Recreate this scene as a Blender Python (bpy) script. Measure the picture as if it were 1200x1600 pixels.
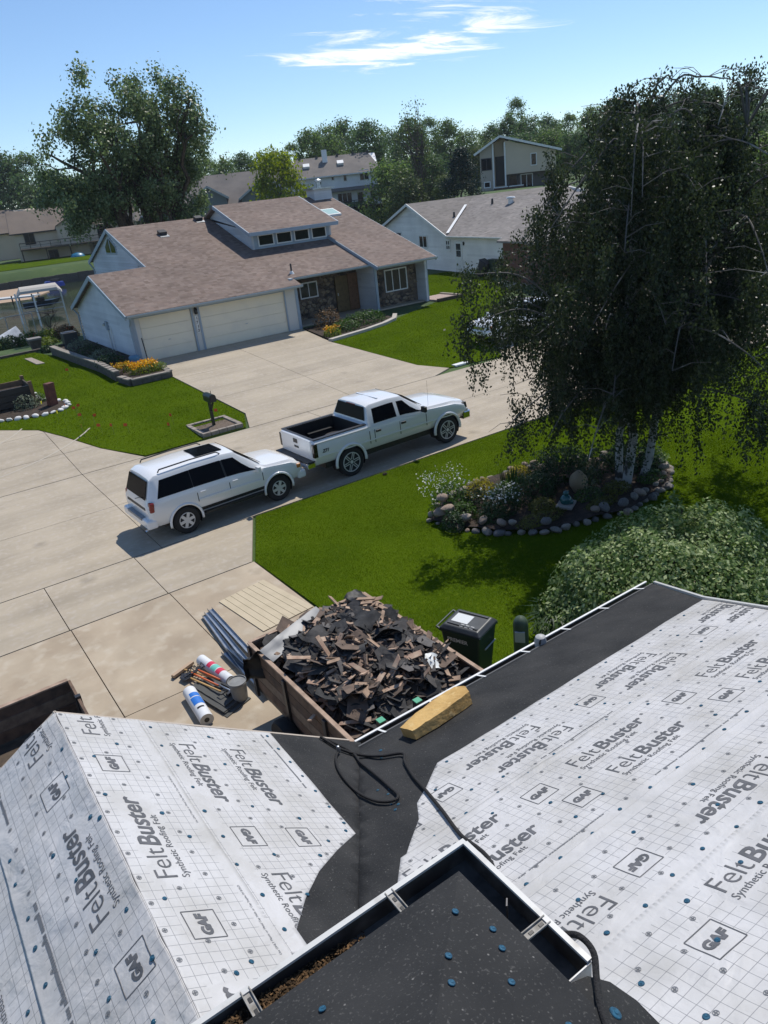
import bpy, bmesh, math, random
import numpy as np
from mathutils import Vector, Matrix, noise
from mathutils.geometry import delaunay_2d_cdt

for o in list(bpy.data.objects): bpy.data.objects.remove(o)
scene = bpy.context.scene
COL = scene.collection
rnd = random.Random(7)
RNG = np.random.default_rng(11)
R = math.radians

# ------------------------------------------------------------------ camera
YAW, PITCH, ROLL, CAM_Z = 0.565648, 0.411185, -0.112079, 7.7
fwd = Vector((math.sin(YAW)*math.cos(PITCH), math.cos(YAW)*math.cos(PITCH), -math.sin(PITCH)))
rgt = Vector((math.cos(YAW), -math.sin(YAW), 0)); upv = rgt.cross(fwd)
c_, s_ = math.cos(ROLL), math.sin(ROLL)
r2 = c_*rgt + s_*upv; u2 = -s_*rgt + c_*upv
cd = bpy.data.cameras.new('camera'); cam = bpy.data.objects.new('camera', cd); COL.objects.link(cam)
cam.matrix_world = Matrix(((r2.x, u2.x, -fwd.x, 0), (r2.y, u2.y, -fwd.y, 0), (r2.z, u2.z, -fwd.z, CAM_Z), (0, 0, 0, 1)))
cd.sensor_fit = 'VERTICAL'; cd.sensor_height = 36.0; cd.lens = 36*1166.96/1600
cd.clip_start = 0.05; cd.clip_end = 4000
scene.camera = cam

# ------------------------------------------------------------------ sky and sun
SUN_AZ, SUN_EL = 60.0, 57.0          # azimuth measured from +Y towards +X
wd = bpy.data.worlds.new('World'); scene.world = wd; wd.use_nodes = True
nt = wd.node_tree; nt.nodes.clear()
def wn(t, **k):
    n = nt.nodes.new(t)
    for a, b in k.items(): setattr(n, a, b)
    return n
sky = wn('ShaderNodeTexSky', sky_type='NISHITA', sun_disc=False, sun_elevation=R(SUN_EL), sun_rotation=R(SUN_AZ),
         altitude=3000.0, air_density=1.3, dust_density=0.0, ozone_density=5.0)
bg = wn('ShaderNodeBackground'); bg.inputs['Strength'].default_value = 0.126
tc = wn('ShaderNodeTexCoord'); sep = wn('ShaderNodeSeparateXYZ'); nt.links.new(tc.outputs['Generated'], sep.inputs[0])
zc = wn('ShaderNodeMath', operation='MAXIMUM'); nt.links.new(sep.outputs['Z'], zc.inputs[0]); zc.inputs[1].default_value = 0.03
dv = []
for ax in ('X', 'Y'):
    m = wn('ShaderNodeMath', operation='DIVIDE'); nt.links.new(sep.outputs[ax], m.inputs[0]); nt.links.new(zc.outputs[0], m.inputs[1]); dv.append(m)
cmb = wn('ShaderNodeCombineXYZ'); nt.links.new(dv[0].outputs[0], cmb.inputs[0]); nt.links.new(dv[1].outputs[0], cmb.inputs[1])
mp = wn('ShaderNodeMapping'); nt.links.new(cmb.outputs[0], mp.inputs[0]); mp.inputs['Rotation'].default_value = (0, 0, R(26)); mp.inputs['Scale'].default_value = (0.55, 1.0, 1.0)
nz = wn('ShaderNodeTexNoise'); nt.links.new(mp.outputs[0], nz.inputs[0]); nz.inputs['Scale'].default_value = 1.5; nz.inputs['Detail'].default_value = 10; nz.inputs['Roughness'].default_value = 0.66; nz.inputs['Distortion'].default_value = 0.9
nbig = wn('ShaderNodeTexNoise'); nt.links.new(mp.outputs[0], nbig.inputs[0]); nbig.inputs['Scale'].default_value = 0.21; nbig.inputs['Detail'].default_value = 2
CLOUD_AT = (4.25, 5.6)              # one drifting cloud patch, in sky-plane units
dist = wn('ShaderNodeVectorMath', operation='DISTANCE'); dist.inputs[1].default_value = (0, 0, 0)
sc = wn('ShaderNodeMapping', vector_type='POINT'); nt.links.new(cmb.outputs[0], sc.inputs[0])
sc.inputs['Location'].default_value = (0, 0, 0)
shift = wn('ShaderNodeVectorMath', operation='SUBTRACT'); nt.links.new(cmb.outputs[0], shift.inputs[0]); shift.inputs[1].default_value = (CLOUD_AT[0], CLOUD_AT[1], 0)
rot = wn('ShaderNodeVectorRotate', rotation_type='Z_AXIS'); nt.links.new(shift.outputs[0], rot.inputs['Vector']); rot.inputs['Angle'].default_value = YAW + 0.0
scl = wn('ShaderNodeVectorMath', operation='MULTIPLY'); nt.links.new(rot.outputs[0], scl.inputs[0]); scl.inputs[1].default_value = (0.62, 0.42, 1)
nt.links.new(scl.outputs[0], dist.inputs[0])
blob = wn('ShaderNodeMapRange'); nt.links.new(dist.outputs['Value'], blob.inputs[0]); blob.inputs[1].default_value = 0.0; blob.inputs[2].default_value = 1.0; blob.inputs[3].default_value = 0.34; blob.inputs[4].default_value = 0.0
far = wn('ShaderNodeMapRange'); nt.links.new(nbig.outputs['Fac'], far.inputs[0]); far.inputs[1].default_value = 0.60; far.inputs[2].default_value = 0.78; far.inputs[3].default_value = 0.0; far.inputs[4].default_value = 0.2
mx = wn('ShaderNodeMath', operation='MAXIMUM'); nt.links.new(blob.outputs[0], mx.inputs[0]); nt.links.new(far.outputs[0], mx.inputs[1])
ad = wn('ShaderNodeMath', operation='ADD'); nt.links.new(nz.outputs['Fac'], ad.inputs[0]); nt.links.new(mx.outputs[0], ad.inputs[1])
cf = wn('ShaderNodeMapRange', interpolation_type='SMOOTHSTEP'); nt.links.new(ad.outputs[0], cf.inputs[0]); cf.inputs[1].default_value = 0.66; cf.inputs[2].default_value = 0.86; cf.inputs[3].default_value = 0.0; cf.inputs[4].default_value = 0.9
mixc = wn('ShaderNodeMix', data_type='RGBA'); nt.links.new(cf.outputs[0], mixc.inputs['Factor']); hsv = wn('ShaderNodeHueSaturation'); hsv.inputs['Saturation'].default_value = 1.0; nt.links.new(sky.outputs[0], hsv.inputs['Color']); nt.links.new(hsv.outputs[0], mixc.inputs['A']); mixc.inputs['B'].default_value = (9.2, 9.2, 9.3, 1)
nt.links.new(mixc.outputs['Result'], bg.inputs['Color'])
wo = wn('ShaderNodeOutputWorld'); nt.links.new(bg.outputs[0], wo.inputs[0])

sd = bpy.data.lights.new('sun', 'SUN'); sd.energy = 3.9; sd.angle = R(0.53); sd.color = (1.0, 0.955, 0.88)
sun = bpy.data.objects.new('sun', sd); COL.objects.link(sun)
sdir = Vector((math.sin(R(SUN_AZ))*math.cos(R(SUN_EL)), math.cos(R(SUN_AZ))*math.cos(R(SUN_EL)), math.sin(R(SUN_EL))))
sun.rotation_euler = sdir.to_track_quat('Z', 'Y').to_euler(); sun.location = (30, 20, 60)

vs = scene.view_settings; vs.view_transform = 'Standard'; vs.look = 'None'; vs.exposure = 0.12; vs.gamma = 1.0; vs.use_curve_mapping = False
scene.render.engine = 'CYCLES'

# ------------------------------------------------------------------ helpers
def sm(a, b, t):
    t = min(1, max(0, (t-a)/(b-a))); return t*t*(3-2*t)
def ground_z(x, y):
    """street at 0, lots across it climb to 0.9, canal behind them, higher bank beyond"""
    near = 0.0 if y < 25 else .9*(y-25)/12 if y < 37 else .9
    brg = x/max(y, 1.0)
    base = near + 4.6*max(sm(.72, .86, brg)*sm(50, 75, y), sm(110, 117, y)*sm(40, 62, x)) + 1.0*sm(100, 150, y)*(1-sm(40, 62, x))
    c = sm(51, 58, y)*(1-sm(121, 128, y)*(1-sm(40, 60, x)))*(1-sm(.66, .78, brg))*(1-sm(110, 116, y)*sm(40, 60, x))
    return base*(1-c) - 2.2*c + 2.5*sm(170, 300, math.hypot(x, y))

class MB:
    """collects faces for ONE mesh object"""
    def __init__(s, off=(0, 0, 0)):
        s.v = []; s.f = []; s.off = Vector(off)
    def add(s, vs_, fs):
        n = len(s.v); s.v += [Vector(p)-s.off for p in vs_]; s.f += [tuple(i+n for i in f) for f in fs]; return s
    def box(s, lo, hi, rz=0, ctr=None):
        x0, y0, z0 = lo; x1, y1, z1 = hi
        p = [Vector(q) for q in ((x0,y0,z0),(x1,y0,z0),(x1,y1,z0),(x0,y1,z0),(x0,y0,z1),(x1,y0,z1),(x1,y1,z1),(x0,y1,z1))]
        if rz:
            c = Vector(ctr) if ctr else Vector(((x0+x1)/2, (y0+y1)/2, 0)); m = Matrix.Rotation(rz, 3, 'Z')
            p = [m @ (q-c) + c for q in p]
        return s.add(p, [(0,3,2,1),(4,5,6,7),(0,1,5,4),(1,2,6,5),(2,3,7,6),(3,0,4,7)])
    def obox(s, c, ax, ay, az):
        """box from centre and three half-axis vectors"""
        c, ax, ay, az = map(Vector, (c, ax, ay, az)); p = []
        for k in (-1, 1):
            for i, j in ((-1,-1),(1,-1),(1,1),(-1,1)): p.append(c+i*ax+j*ay+k*az)
        return s.add(p, [(0,3,2,1),(4,5,6,7),(0,1,5,4),(1,2,6,5),(2,3,7,6),(3,0,4,7)])
    def bar(s, a, b, w, h=None, up=(0, 0, 1)):
        a, b = Vector(a), Vector(b); d = b-a; L = d.length; d.normalize(); h = h or w
        u = Vector(up)
        if abs(d.dot(u)) > .98: u = Vector((1, 0, 0))
        sx = d.cross(u).normalized(); sy = sx.cross(d)
        return s.obox((a+b)/2, d*L/2, sx*w/2, sy*h/2)
    def prism(s, poly, ext):
        """polygon (3d points) extruded by vector ext"""
        n = len(poly); e = Vector(ext); p = [Vector(q) for q in poly]; p += [q+e for q in p]
        fs = [tuple(range(n)), tuple(range(2*n-1, n-1, -1))] + [(i, i+n, (i+1) % n + n, (i+1) % n) for i in range(n)]
        return s.add(p, fs)
    def tube(s, pts, r, n=8, cap=True):
        pts = [Vector(p) for p in pts]; m = len(pts); rs = r if isinstance(r, (list, tuple)) else [r]*m
        vs_ = []; prev = None
        for i in range(m):
            d = (pts[min(i+1, m-1)]-pts[max(i-1, 0)]).normalized()
            if prev is None:
                a = Vector((0, 0, 1)) if abs(d.z) < .9 else Vector((1, 0, 0)); u = d.cross(a).normalized()
            else:
                u = (prev - d*prev.dot(d));
                u = u.normalized() if u.length > 1e-6 else d.orthogonal().normalized()
            prev = u; w = d.cross(u)
            for k in range(n):
                t = 2*math.pi*k/n; vs_.append(pts[i] + rs[i]*(math.cos(t)*u + math.sin(t)*w))
        fs = [(i*n+k, i*n+(k+1) % n, (i+1)*n+(k+1) % n, (i+1)*n+k) for i in range(m-1) for k in range(n)]
        if cap: fs += [tuple(range(n-1, -1, -1)), tuple(range((m-1)*n, m*n))]
        return s.add(vs_, fs)
    def lathe(s, prof, c=(0, 0, 0), ax='Z', n=20, sx=1, sy=1):
        """profile [(r, h)] turned about an axis through c"""
        vs_ = []; c = Vector(c)
        for r, h in prof:
            for k in range(n):
                t = 2*math.pi*k/n; a, b = r*math.cos(t)*sx, r*math.sin(t)*sy
                vs_.append(c + (Vector((a, b, h)) if ax == 'Z' else Vector((b, h, a)) if ax == 'Y' else Vector((h, a, b))))
        fs = [(i*n+k, i*n+(k+1) % n, (i+1)*n+(k+1) % n, (i+1)*n+k) for i in range(len(prof)-1) for k in range(n)]
        if prof[0][0] > 1e-6: fs.append(tuple(range(n-1, -1, -1)))
        if prof[-1][0] > 1e-6: fs.append(tuple(range((len(prof)-1)*n, len(prof)*n)))
        return s.add(vs_, fs)
    def mesh(s, name):
        me = bpy.data.meshes.new(name); me.from_pydata([tuple(v) for v in s.v], [], s.f); me.update(); return me
    def build(s, name, mat, parent=None, smooth=False, bevel=0, matrix=None, fixn=True):
        me = s.mesh(name)
        if fixn or bevel:
            bm = bmesh.new(); bm.from_mesh(me)
            if bevel:
                bmesh.ops.remove_doubles(bm, verts=bm.verts, dist=1e-5)
                bmesh.ops.bevel(bm, geom=[e for e in bm.edges if len(e.link_faces) == 2 and e.calc_face_angle(0) > .5], offset=bevel, segments=2, profile=.5, affect='EDGES', clamp_overlap=True)
            bmesh.ops.recalc_face_normals(bm, faces=bm.faces); bm.to_mesh(me); bm.free()
        return link(name, me, mat, parent, smooth, matrix)

def link(name, me, mat, parent=None, smooth=False, matrix=None):
    if mat is not None and len(me.materials) == 0: me.materials.append(mat)
    if smooth:
        me.shade_smooth()
        if smooth is not True: me.set_sharp_from_angle(angle=R(smooth))
    o = bpy.data.objects.new(name, me); COL.objects.link(o)
    if parent: o.parent = parent
    if matrix is not None: o.matrix_local = matrix
    return o

def tag(o, label=None, cat=None, group=None, kind=None):
    if label: o['label'] = label
    if cat: o['category'] = cat
    if group: o['group'] = group
    if kind: o['kind'] = kind
    return o
def thing(name, label, cat, loc=(0, 0, 0), rz=0, group=None, scale=None):
    o = bpy.data.objects.new(name, None); COL.objects.link(o); o.location = loc; o.rotation_euler = (0, 0, rz); o.empty_display_size = .2
    if scale: o.scale = (scale,)*3
    return tag(o, label, cat, group)
def structure(o): o['kind'] = 'structure'; return o
def copy_tree(o, parent=None):
    kids = [c for c in bpy.data.objects if c.parent == o]
    c = o.copy(); COL.objects.link(c); c.parent = parent
    for k in kids: copy_tree(k, c)
    return c
def np_mesh(name, V, F):
    me = bpy.data.meshes.new(name); F = np.asarray(F, np.int32); V = np.asarray(V, np.float32)
    me.vertices.add(len(V)); me.vertices.foreach_set('co', V.ravel())
    k = F.shape[1]; me.loops.add(F.size); me.loops.foreach_set('vertex_index', F.ravel())
    me.polygons.add(len(F)); me.polygons.foreach_set('loop_start', np.arange(0, F.size, k, dtype=np.int32)); me.polygons.foreach_set('loop_total', np.full(len(F), k, np.int32))
    me.update(calc_edges=True); return me

# ------------------------------------------------------------------ materials
def mat(name, col, rough=.6, var=None, bump=None, metal=0.0, spec=.5, coat=0.0, coords='Object', var2=None, trans=0.0, alpha=None):
    """principled material; var=(colour2, scale, lo, hi[, detail]) mixes in a second colour by noise; bump=(scale, strength, distance)"""
    m = bpy.data.materials.new(name); m.use_nodes = True; t = m.node_tree; b = t.nodes['Principled BSDF']
    L = t.links.new
    b.inputs['Base Color'].default_value = (*col, 1); b.inputs['Roughness'].default_value = rough; b.inputs['Metallic'].default_value = metal
    b.inputs['Specular IOR Level'].default_value = spec; b.inputs['Coat Weight'].default_value = coat; b.inputs['Coat Roughness'].default_value = .08
    b.inputs['Transmission Weight'].default_value = trans
    tcn = t.nodes.new('ShaderNodeTexCoord'); out = None
    def noisef(scale, lo, hi, det=5):
        n = t.nodes.new('ShaderNodeTexNoise'); L(tcn.outputs[coords], n.inputs['Vector']); n.inputs['Scale'].default_value = scale; n.inputs['Detail'].default_value = det
        r = t.nodes.new('ShaderNodeMapRange'); L(n.outputs['Fac'], r.inputs[0]); r.inputs[1].default_value = lo; r.inputs[2].default_value = hi
        return n, r
    for v in (var, var2):
        if not v: continue
        n, r = noisef(v[1], v[2], v[3], v[4] if len(v) > 4 else 5)
        mxn = t.nodes.new('ShaderNodeMix'); mxn.data_type = 'RGBA'; L(r.outputs[0], mxn.inputs['Factor'])
        if out is None: mxn.inputs['A'].default_value = (*col, 1)
        else: L(out, mxn.inputs['A'])
        mxn.inputs['B'].default_value = (*v[0], 1); out = mxn.outputs['Result']
    if out is not None: L(out, b.inputs['Base Color'])
    if bump:
        n = t.nodes.new('ShaderNodeTexNoise'); L(tcn.outputs[coords], n.inputs['Vector']); n.inputs['Scale'].default_value = bump[0]; n.inputs['Detail'].default_value = 6
        bn = t.nodes.new('ShaderNodeBump'); bn.inputs['Strength'].default_value = bump[1]; bn.inputs['Distance'].default_value = bump[2]; L(n.outputs['Fac'], bn.inputs['Height']); L(bn.outputs[0], b.inputs['Normal'])
    return m
def mnode(t, op, a, b=None, c=None):
    n = t.nodes.new('ShaderNodeMath'); n.operation = op
    for i, q in enumerate((a, b, c)):
        if q is None: continue
        if isinstance(q, (int, float)): n.inputs[i].default_value = q
        else: t.links.new(q, n.inputs[i])
    return n.outputs[0]
def rows_mat(name, cols, row, width, axis, rough=.85, edge=.5, bumpd=.012, slope=1.0, off=.5):
    """courses stacked in z (shingles or lap siding): random tone per piece, small shadow line by bump"""
    m = bpy.data.materials.new(name); m.use_nodes = True; t = m.node_tree; b = t.nodes['Principled BSDF']; L = t.links.new
    b.inputs['Roughness'].default_value = rough; b.inputs['Specular IOR Level'].default_value = .25
    tcn = t.nodes.new('ShaderNodeTexCoord'); sp = t.nodes.new('ShaderNodeSeparateXYZ'); L(tcn.outputs['Object'], sp.inputs[0])
    rz = mnode(t, 'DIVIDE', sp.outputs['Z'], row); ri = mnode(t, 'FLOOR', rz); rf = mnode(t, 'FRACT', rz)
    wn1 = t.nodes.new('ShaderNodeTexWhiteNoise'); wn1.noise_dimensions = '1D'; L(ri, wn1.inputs['W'])
    xx = mnode(t, 'ADD', mnode(t, 'DIVIDE', sp.outputs[axis], width), mnode(t, 'MULTIPLY', wn1.outputs['Value'], 7.0))
    xi = mnode(t, 'FLOOR', xx); xf = mnode(t, 'FRACT', xx)
    cmbn = t.nodes.new('ShaderNodeCombineXYZ'); L(xi, cmbn.inputs[0]); L(ri, cmbn.inputs[1])
    wn2 = t.nodes.new('ShaderNodeTexWhiteNoise'); wn2.noise_dimensions = '2D'; L(cmbn.outputs[0], wn2.inputs['Vector'])
    cr = t.nodes.new('ShaderNodeValToRGB'); L(wn2.outputs['Value'], cr.inputs[0]); e = cr.color_ramp.elements
    e[0].color = (*cols[0], 1); e[1].color = (*cols[-1], 1)
    for i, c in enumerate(cols[1:-1]): q = e.new((i+1)/(len(cols)-1)); q.color = (*c, 1)
    n = t.nodes.new('ShaderNodeTexNoise'); L(tcn.outputs['Object'], n.inputs['Vector']); n.inputs['Scale'].default_value = .45; n.inputs['Detail'].default_value = 6
    r = t.nodes.new('ShaderNodeMapRange'); L(n.outputs['Fac'], r.inputs[0]); r.inputs[1].default_value = .3; r.inputs[2].default_value = .7; r.inputs[3].default_value = .86; r.inputs[4].default_value = 1.1
    mxn = t.nodes.new('ShaderNodeVectorMath'); mxn.operation = 'SCALE'; L(cr.outputs[0], mxn.inputs[0]); L(r.outputs[0], mxn.inputs['Scale'])
    L(mxn.outputs[0], b.inputs['Base Color'])
    h = mnode(t, 'SUBTRACT', 1.0, rf)
    bn = t.nodes.new('ShaderNodeBump'); bn.inputs['Strength'].default_value = edge; bn.inputs['Distance'].default_value = bumpd; L(h, bn.inputs['Height']); L(bn.outputs[0], b.inputs['Normal'])
    return m
def leaf_mat(name, c1, c2, c3=None, trans=.35, rough=.5, spec=.3):
    m = bpy.data.materials.new(name); m.use_nodes = True; t = m.node_tree; t.nodes.clear(); L = t.links.new
    g = t.nodes.new('ShaderNodeNewGeometry'); cr = t.nodes.new('ShaderNodeValToRGB'); L(g.outputs['Random Per Island'], cr.inputs[0])
    e = cr.color_ramp.elements; e[0].color = (*c1, 1); e[1].color = (*c2, 1)
    if c3: q = e.new(.55); q.color = (*c3, 1)
    p = t.nodes.new('ShaderNodeBsdfPrincipled'); L(cr.outputs[0], p.inputs['Base Color']); p.inputs['Roughness'].default_value = rough; p.inputs['Specular IOR Level'].default_value = spec
    tr = t.nodes.new('ShaderNodeBsdfTranslucent'); hs = t.nodes.new('ShaderNodeHueSaturation'); hs.inputs['Saturation'].default_value = 1.15; hs.inputs['Value'].default_value = 1.5; L(cr.outputs[0], hs.inputs['Color']); L(hs.outputs[0], tr.inputs['Color'])
    mx_ = t.nodes.new('ShaderNodeMixShader'); mx_.inputs[0].default_value = trans; L(p.outputs[0], mx_.inputs[1]); L(tr.outputs[0], mx_.inputs[2])
    o = t.nodes.new('ShaderNodeOutputMaterial'); L(mx_.outputs[0], o.inputs[0]); return m
def glass_mat(name, col=(.01, .012, .015), rough=.06):
    return mat(name, col, rough, spec=.55)

M = {}
M['concrete'] = mat('concrete', (.42, .355, .265), .9, var=((.35, .295, .22), .7, .42, .72, 8), var2=((.46, .40, .33), 7, .5, .8), bump=(60, .12, .01))
M['concrete_warm'] = mat('concrete_warm', (.44, .36, .26), .9, var=((.34, .265, .185), .8, .4, .7, 8), var2=((.5, .43, .33), 3, .52, .75, 8), bump=(60, .12, .01))
def weather(m, streak=True):
    """tyre-darkened lanes and scattered oil spots worn into the concrete"""
    t = m.node_tree; b = t.nodes['Principled BSDF']; L = t.links.new; src = b.inputs['Base Color'].links[0].from_socket
    g = t.nodes.new('ShaderNodeNewGeometry'); mpn = t.nodes.new('ShaderNodeMapping'); L(g.outputs['Position'], mpn.inputs[0]); mpn.inputs['Scale'].default_value = (.10, 1.5, 1) if streak else (.8, .5, 1)
    n = t.nodes.new('ShaderNodeTexNoise'); L(mpn.outputs[0], n.inputs['Vector']); n.inputs['Scale'].default_value = 1.0; n.inputs['Detail'].default_value = 7; n.inputs['Roughness'].default_value = .6
    r = t.nodes.new('ShaderNodeMapRange'); L(n.outputs['Fac'], r.inputs[0]); r.inputs[1].default_value = .40; r.inputs[2].default_value = .66; r.inputs[3].default_value = 1.04; r.inputs[4].default_value = .86
    v = t.nodes.new('ShaderNodeTexVoronoi'); L(g.outputs['Position'], v.inputs['Vector']); v.inputs['Scale'].default_value = .55
    n2 = t.nodes.new('ShaderNodeTexNoise'); L(g.outputs['Position'], n2.inputs['Vector']); n2.inputs['Scale'].default_value = 5
    r2n = t.nodes.new('ShaderNodeMapRange'); L(mnode(t, 'ADD', v.outputs['Distance'], mnode(t, 'MULTIPLY', n2.outputs['Fac'], .16)), r2n.inputs[0]); r2n.inputs[1].default_value = .10; r2n.inputs[2].default_value = .22; r2n.inputs[3].default_value = .72; r2n.inputs[4].default_value = 1.0
    k = mnode(t, 'MULTIPLY', r.outputs[0], r2n.outputs[0])
    sc_ = t.nodes.new('ShaderNodeVectorMath'); sc_.operation = 'SCALE'; L(src, sc_.inputs[0]); L(k, sc_.inputs['Scale']); L(sc_.outputs[0], b.inputs['Base Color'])
weather(M['concrete']); weather(M['concrete_warm'], False)
M['joint'] = mat('joint', (.155, .13, .10), .95)
M['asphalt_tar'] = mat('asphalt_tar', (.04, .04, .04), .8)
M['soil'] = mat('soil', (.035, .024, .016), .95, var=((.07, .045, .03), 8, .45, .7), bump=(25, .8, .05))
M['ground'] = mat('ground', (.055, .10, .02), .95, var=((.035, .07, .015), .12, .4, .65, 6), var2=((.10, .13, .035), .7, .55, .8), bump=(6, .4, .1))
def lawn_mat(name, c1, c2, c3):
    return mat(name, c1, 1.0, var=(c2, .55, .38, .66, 7), var2=(c3, 9, .5, .8, 4), bump=(40, .6, .03), spec=0.0)
M['lawn'] = lawn_mat('lawn', (.068, .110, .005), (.048, .083, .004), (.094, .136, .008))
M['blade'] = leaf_mat('grass_blade', (.054, .090, .003), (.098, .142, .006), (.072, .114, .004), trans=.3, rough=1.0, spec=.0)
def patchy(m, scale=.45, lo=.74, hi=1.22):
    """uneven growth: broad lighter and darker patches over the whole lawn, in world space"""
    t = m.node_tree; L = t.links.new; cr = [n for n in t.nodes if n.type == 'VALTORGB'][0]; outs = [l.to_socket for l in cr.outputs[0].links]
    g = t.nodes.new('ShaderNodeNewGeometry'); mpn = t.nodes.new('ShaderNodeMapping'); L(g.outputs['Position'], mpn.inputs[0]); mpn.inputs['Scale'].default_value = (1, 1, .2)
    n = t.nodes.new('ShaderNodeTexNoise'); L(mpn.outputs[0], n.inputs['Vector']); n.inputs['Scale'].default_value = scale; n.inputs['Detail'].default_value = 8; n.inputs['Roughness'].default_value = .62
    r = t.nodes.new('ShaderNodeMapRange'); L(n.outputs['Fac'], r.inputs[0]); r.inputs[1].default_value = .32; r.inputs[2].default_value = .68; r.inputs[3].default_value = lo; r.inputs[4].default_value = hi
    mp2 = t.nodes.new('ShaderNodeMapping'); L(g.outputs['Position'], mp2.inputs[0]); mp2.inputs['Rotation'].default_value = (0, 0, R(38)); mp2.inputs['Scale'].default_value = (1.9, .05, .05)
    n2 = t.nodes.new('ShaderNodeTexNoise'); L(mp2.outputs[0], n2.inputs['Vector']); n2.inputs['Scale'].default_value = 1.0; n2.inputs['Detail'].default_value = 2
    r2m = t.nodes.new('ShaderNodeMapRange'); L(n2.outputs['Fac'], r2m.inputs[0]); r2m.inputs[1].default_value = .35; r2m.inputs[2].default_value = .65; r2m.inputs[3].default_value = .90; r2m.inputs[4].default_value = 1.10
    sc_ = t.nodes.new('ShaderNodeVectorMath'); sc_.operation = 'SCALE'; L(cr.outputs[0], sc_.inputs[0]); L(mnode(t, 'MULTIPLY', r.outputs[0], r2m.outputs[0]), sc_.inputs['Scale'])
    for o in outs: L(sc_.outputs[0], o)
patchy(M['blade'])
M['siding_blue'] = rows_mat('siding_blue', [(.50, .52, .54), (.63, .65, .67), (.54, .56, .58), (.60, .62, .64)], .155, 5.0, 'Y', rough=.6, edge=.9, bumpd=.02)
M['siding_white'] = rows_mat('siding_white', [(.74, .72, .67), (.85, .83, .78), (.78, .76, .71)], .155, 5.0, 'Y', rough=.6, edge=.9, bumpd=.02)
M['siding_greyx'] = rows_mat('siding_greyx', [(.83, .82, .80), (.86, .85, .83)], .15, 3.6, 'X', rough=.6, edge=.9, bumpd=.02)
M['trim_blue'] = mat('trim_blue', (.30, .37, .44), .5, var=((.25, .31, .37), 3, .5, .8))
M['shingle_brown'] = rows_mat('shingle_brown', [(.145, .105, .085), (.20, .148, .12), (.235, .18, .15), (.17, .125, .105), (.215, .155, .125)], .055, .23, 'X', edge=.7, bumpd=.012)
M['shingle_grey'] = rows_mat('shingle_grey', [(.17, .15, .135), (.25, .225, .205), (.21, .19, .175), (.29, .26, .235)], .055, .34, 'Y', edge=.7, bumpd=.012)
M['shingle_greyx'] = rows_mat('shingle_greyx', [(.15, .135, .12), (.22, .195, .175), (.19, .17, .155)], .06, .4, 'X', edge=.6, bumpd=.012)
M['white'] = mat('white_paint', (.74, .74, .72), .5, var=((.62, .62, .6), 4, .5, .8))
M['cream_door'] = mat('cream_door', (.83, .75, .59), .55, var=((.76, .69, .56), 1.2, .45, .7))
M['glass'] = mat('window_glass', (.008, .009, .011), .08, spec=.25)
M['glass_green'] = mat('window_glass_green', (.010, .028, .020), .08, spec=.25)
M['black'] = mat('black_plastic', (.012, .012, .013), .5)
M['dark_metal'] = mat('dark_metal', (.05, .05, .055), .45, metal=.6)
M['metal'] = mat('galvanised_metal', (.48, .50, .52), .38, metal=.9, var=((.36, .38, .40), 6, .45, .7))
M['stone'] = mat('stone_veneer', (.16, .12, .09), .9, var=((.055, .045, .04), 2.2, .42, .6, 3), var2=((.33, .25, .17), 3.1, .56, .75, 3), bump=(7, .9, .08))
M['wood_dark'] = mat('wood_dark', (.055, .040, .028), .85, var=((.10, .07, .045), 6, .4, .7), bump=(30, .4, .02))
M['wood_brown'] = mat('wood_brown', (.20, .10, .05), .7, var=((.14, .07, .03), 9, .45, .7))
M['timber_grey'] = mat('timber_grey', (.085, .072, .06), .9, var=((.14, .12, .10), 5, .45, .75), bump=(30, .4, .02))
M['bark'] = mat('bark', (.11, .085, .06), .95, var=((.05, .038, .028), 5, .4, .65), bump=(14, 1, .08))
# ------------------------------------------------------------------ terrain, water, street, lawns
def axis(lo, hi, fine0, fine1, fine, coarse):
    a = list(np.arange(fine0, fine1, fine)); b = list(np.arange(lo, fine0, coarse)); c = list(np.arange(fine1, hi+1, coarse)); return b+a+c
gx_ = [-1500, -900, -500, -300] + axis(-200, 300, -30, 110, 2.0, 12) + [420, 600, 900, 1500, 2500]
gy_ = [-600, -300, -120] + axis(-60, 320, -10, 25, 5, 10)[:0] + list(np.arange(-60, 25, 5)) + list(np.arange(25, 150, 2.0)) + list(np.arange(150, 330, 12)) + [400, 600, 900, 1500, 2800]
V = [(x, y, ground_z(x, y)-.03) for y in gy_ for x in gx_]; nx = len(gx_)
F = [(j*nx+i, j*nx+i+1, (j+1)*nx+i+1, (j+1)*nx+i) for j in range(len(gy_)-1) for i in range(nx-1)]
structure(link('ground', np_mesh('ground', V, F), M['ground'], smooth=True))

# canal water
wm = mat('canal_water', (.028, .042, .022), .07, var=((.05, .055, .028), .08, .4, .7), bump=(1.1, .35, .05), spec=.5)
w = MB(); w.add([(-150, 51, -.75), (64, 51, -.75), (64, 131, -.75), (-150, 131, -.75)], [(0, 1, 2, 3)])
structure(w.build('water', wm, fixn=False))

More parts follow.
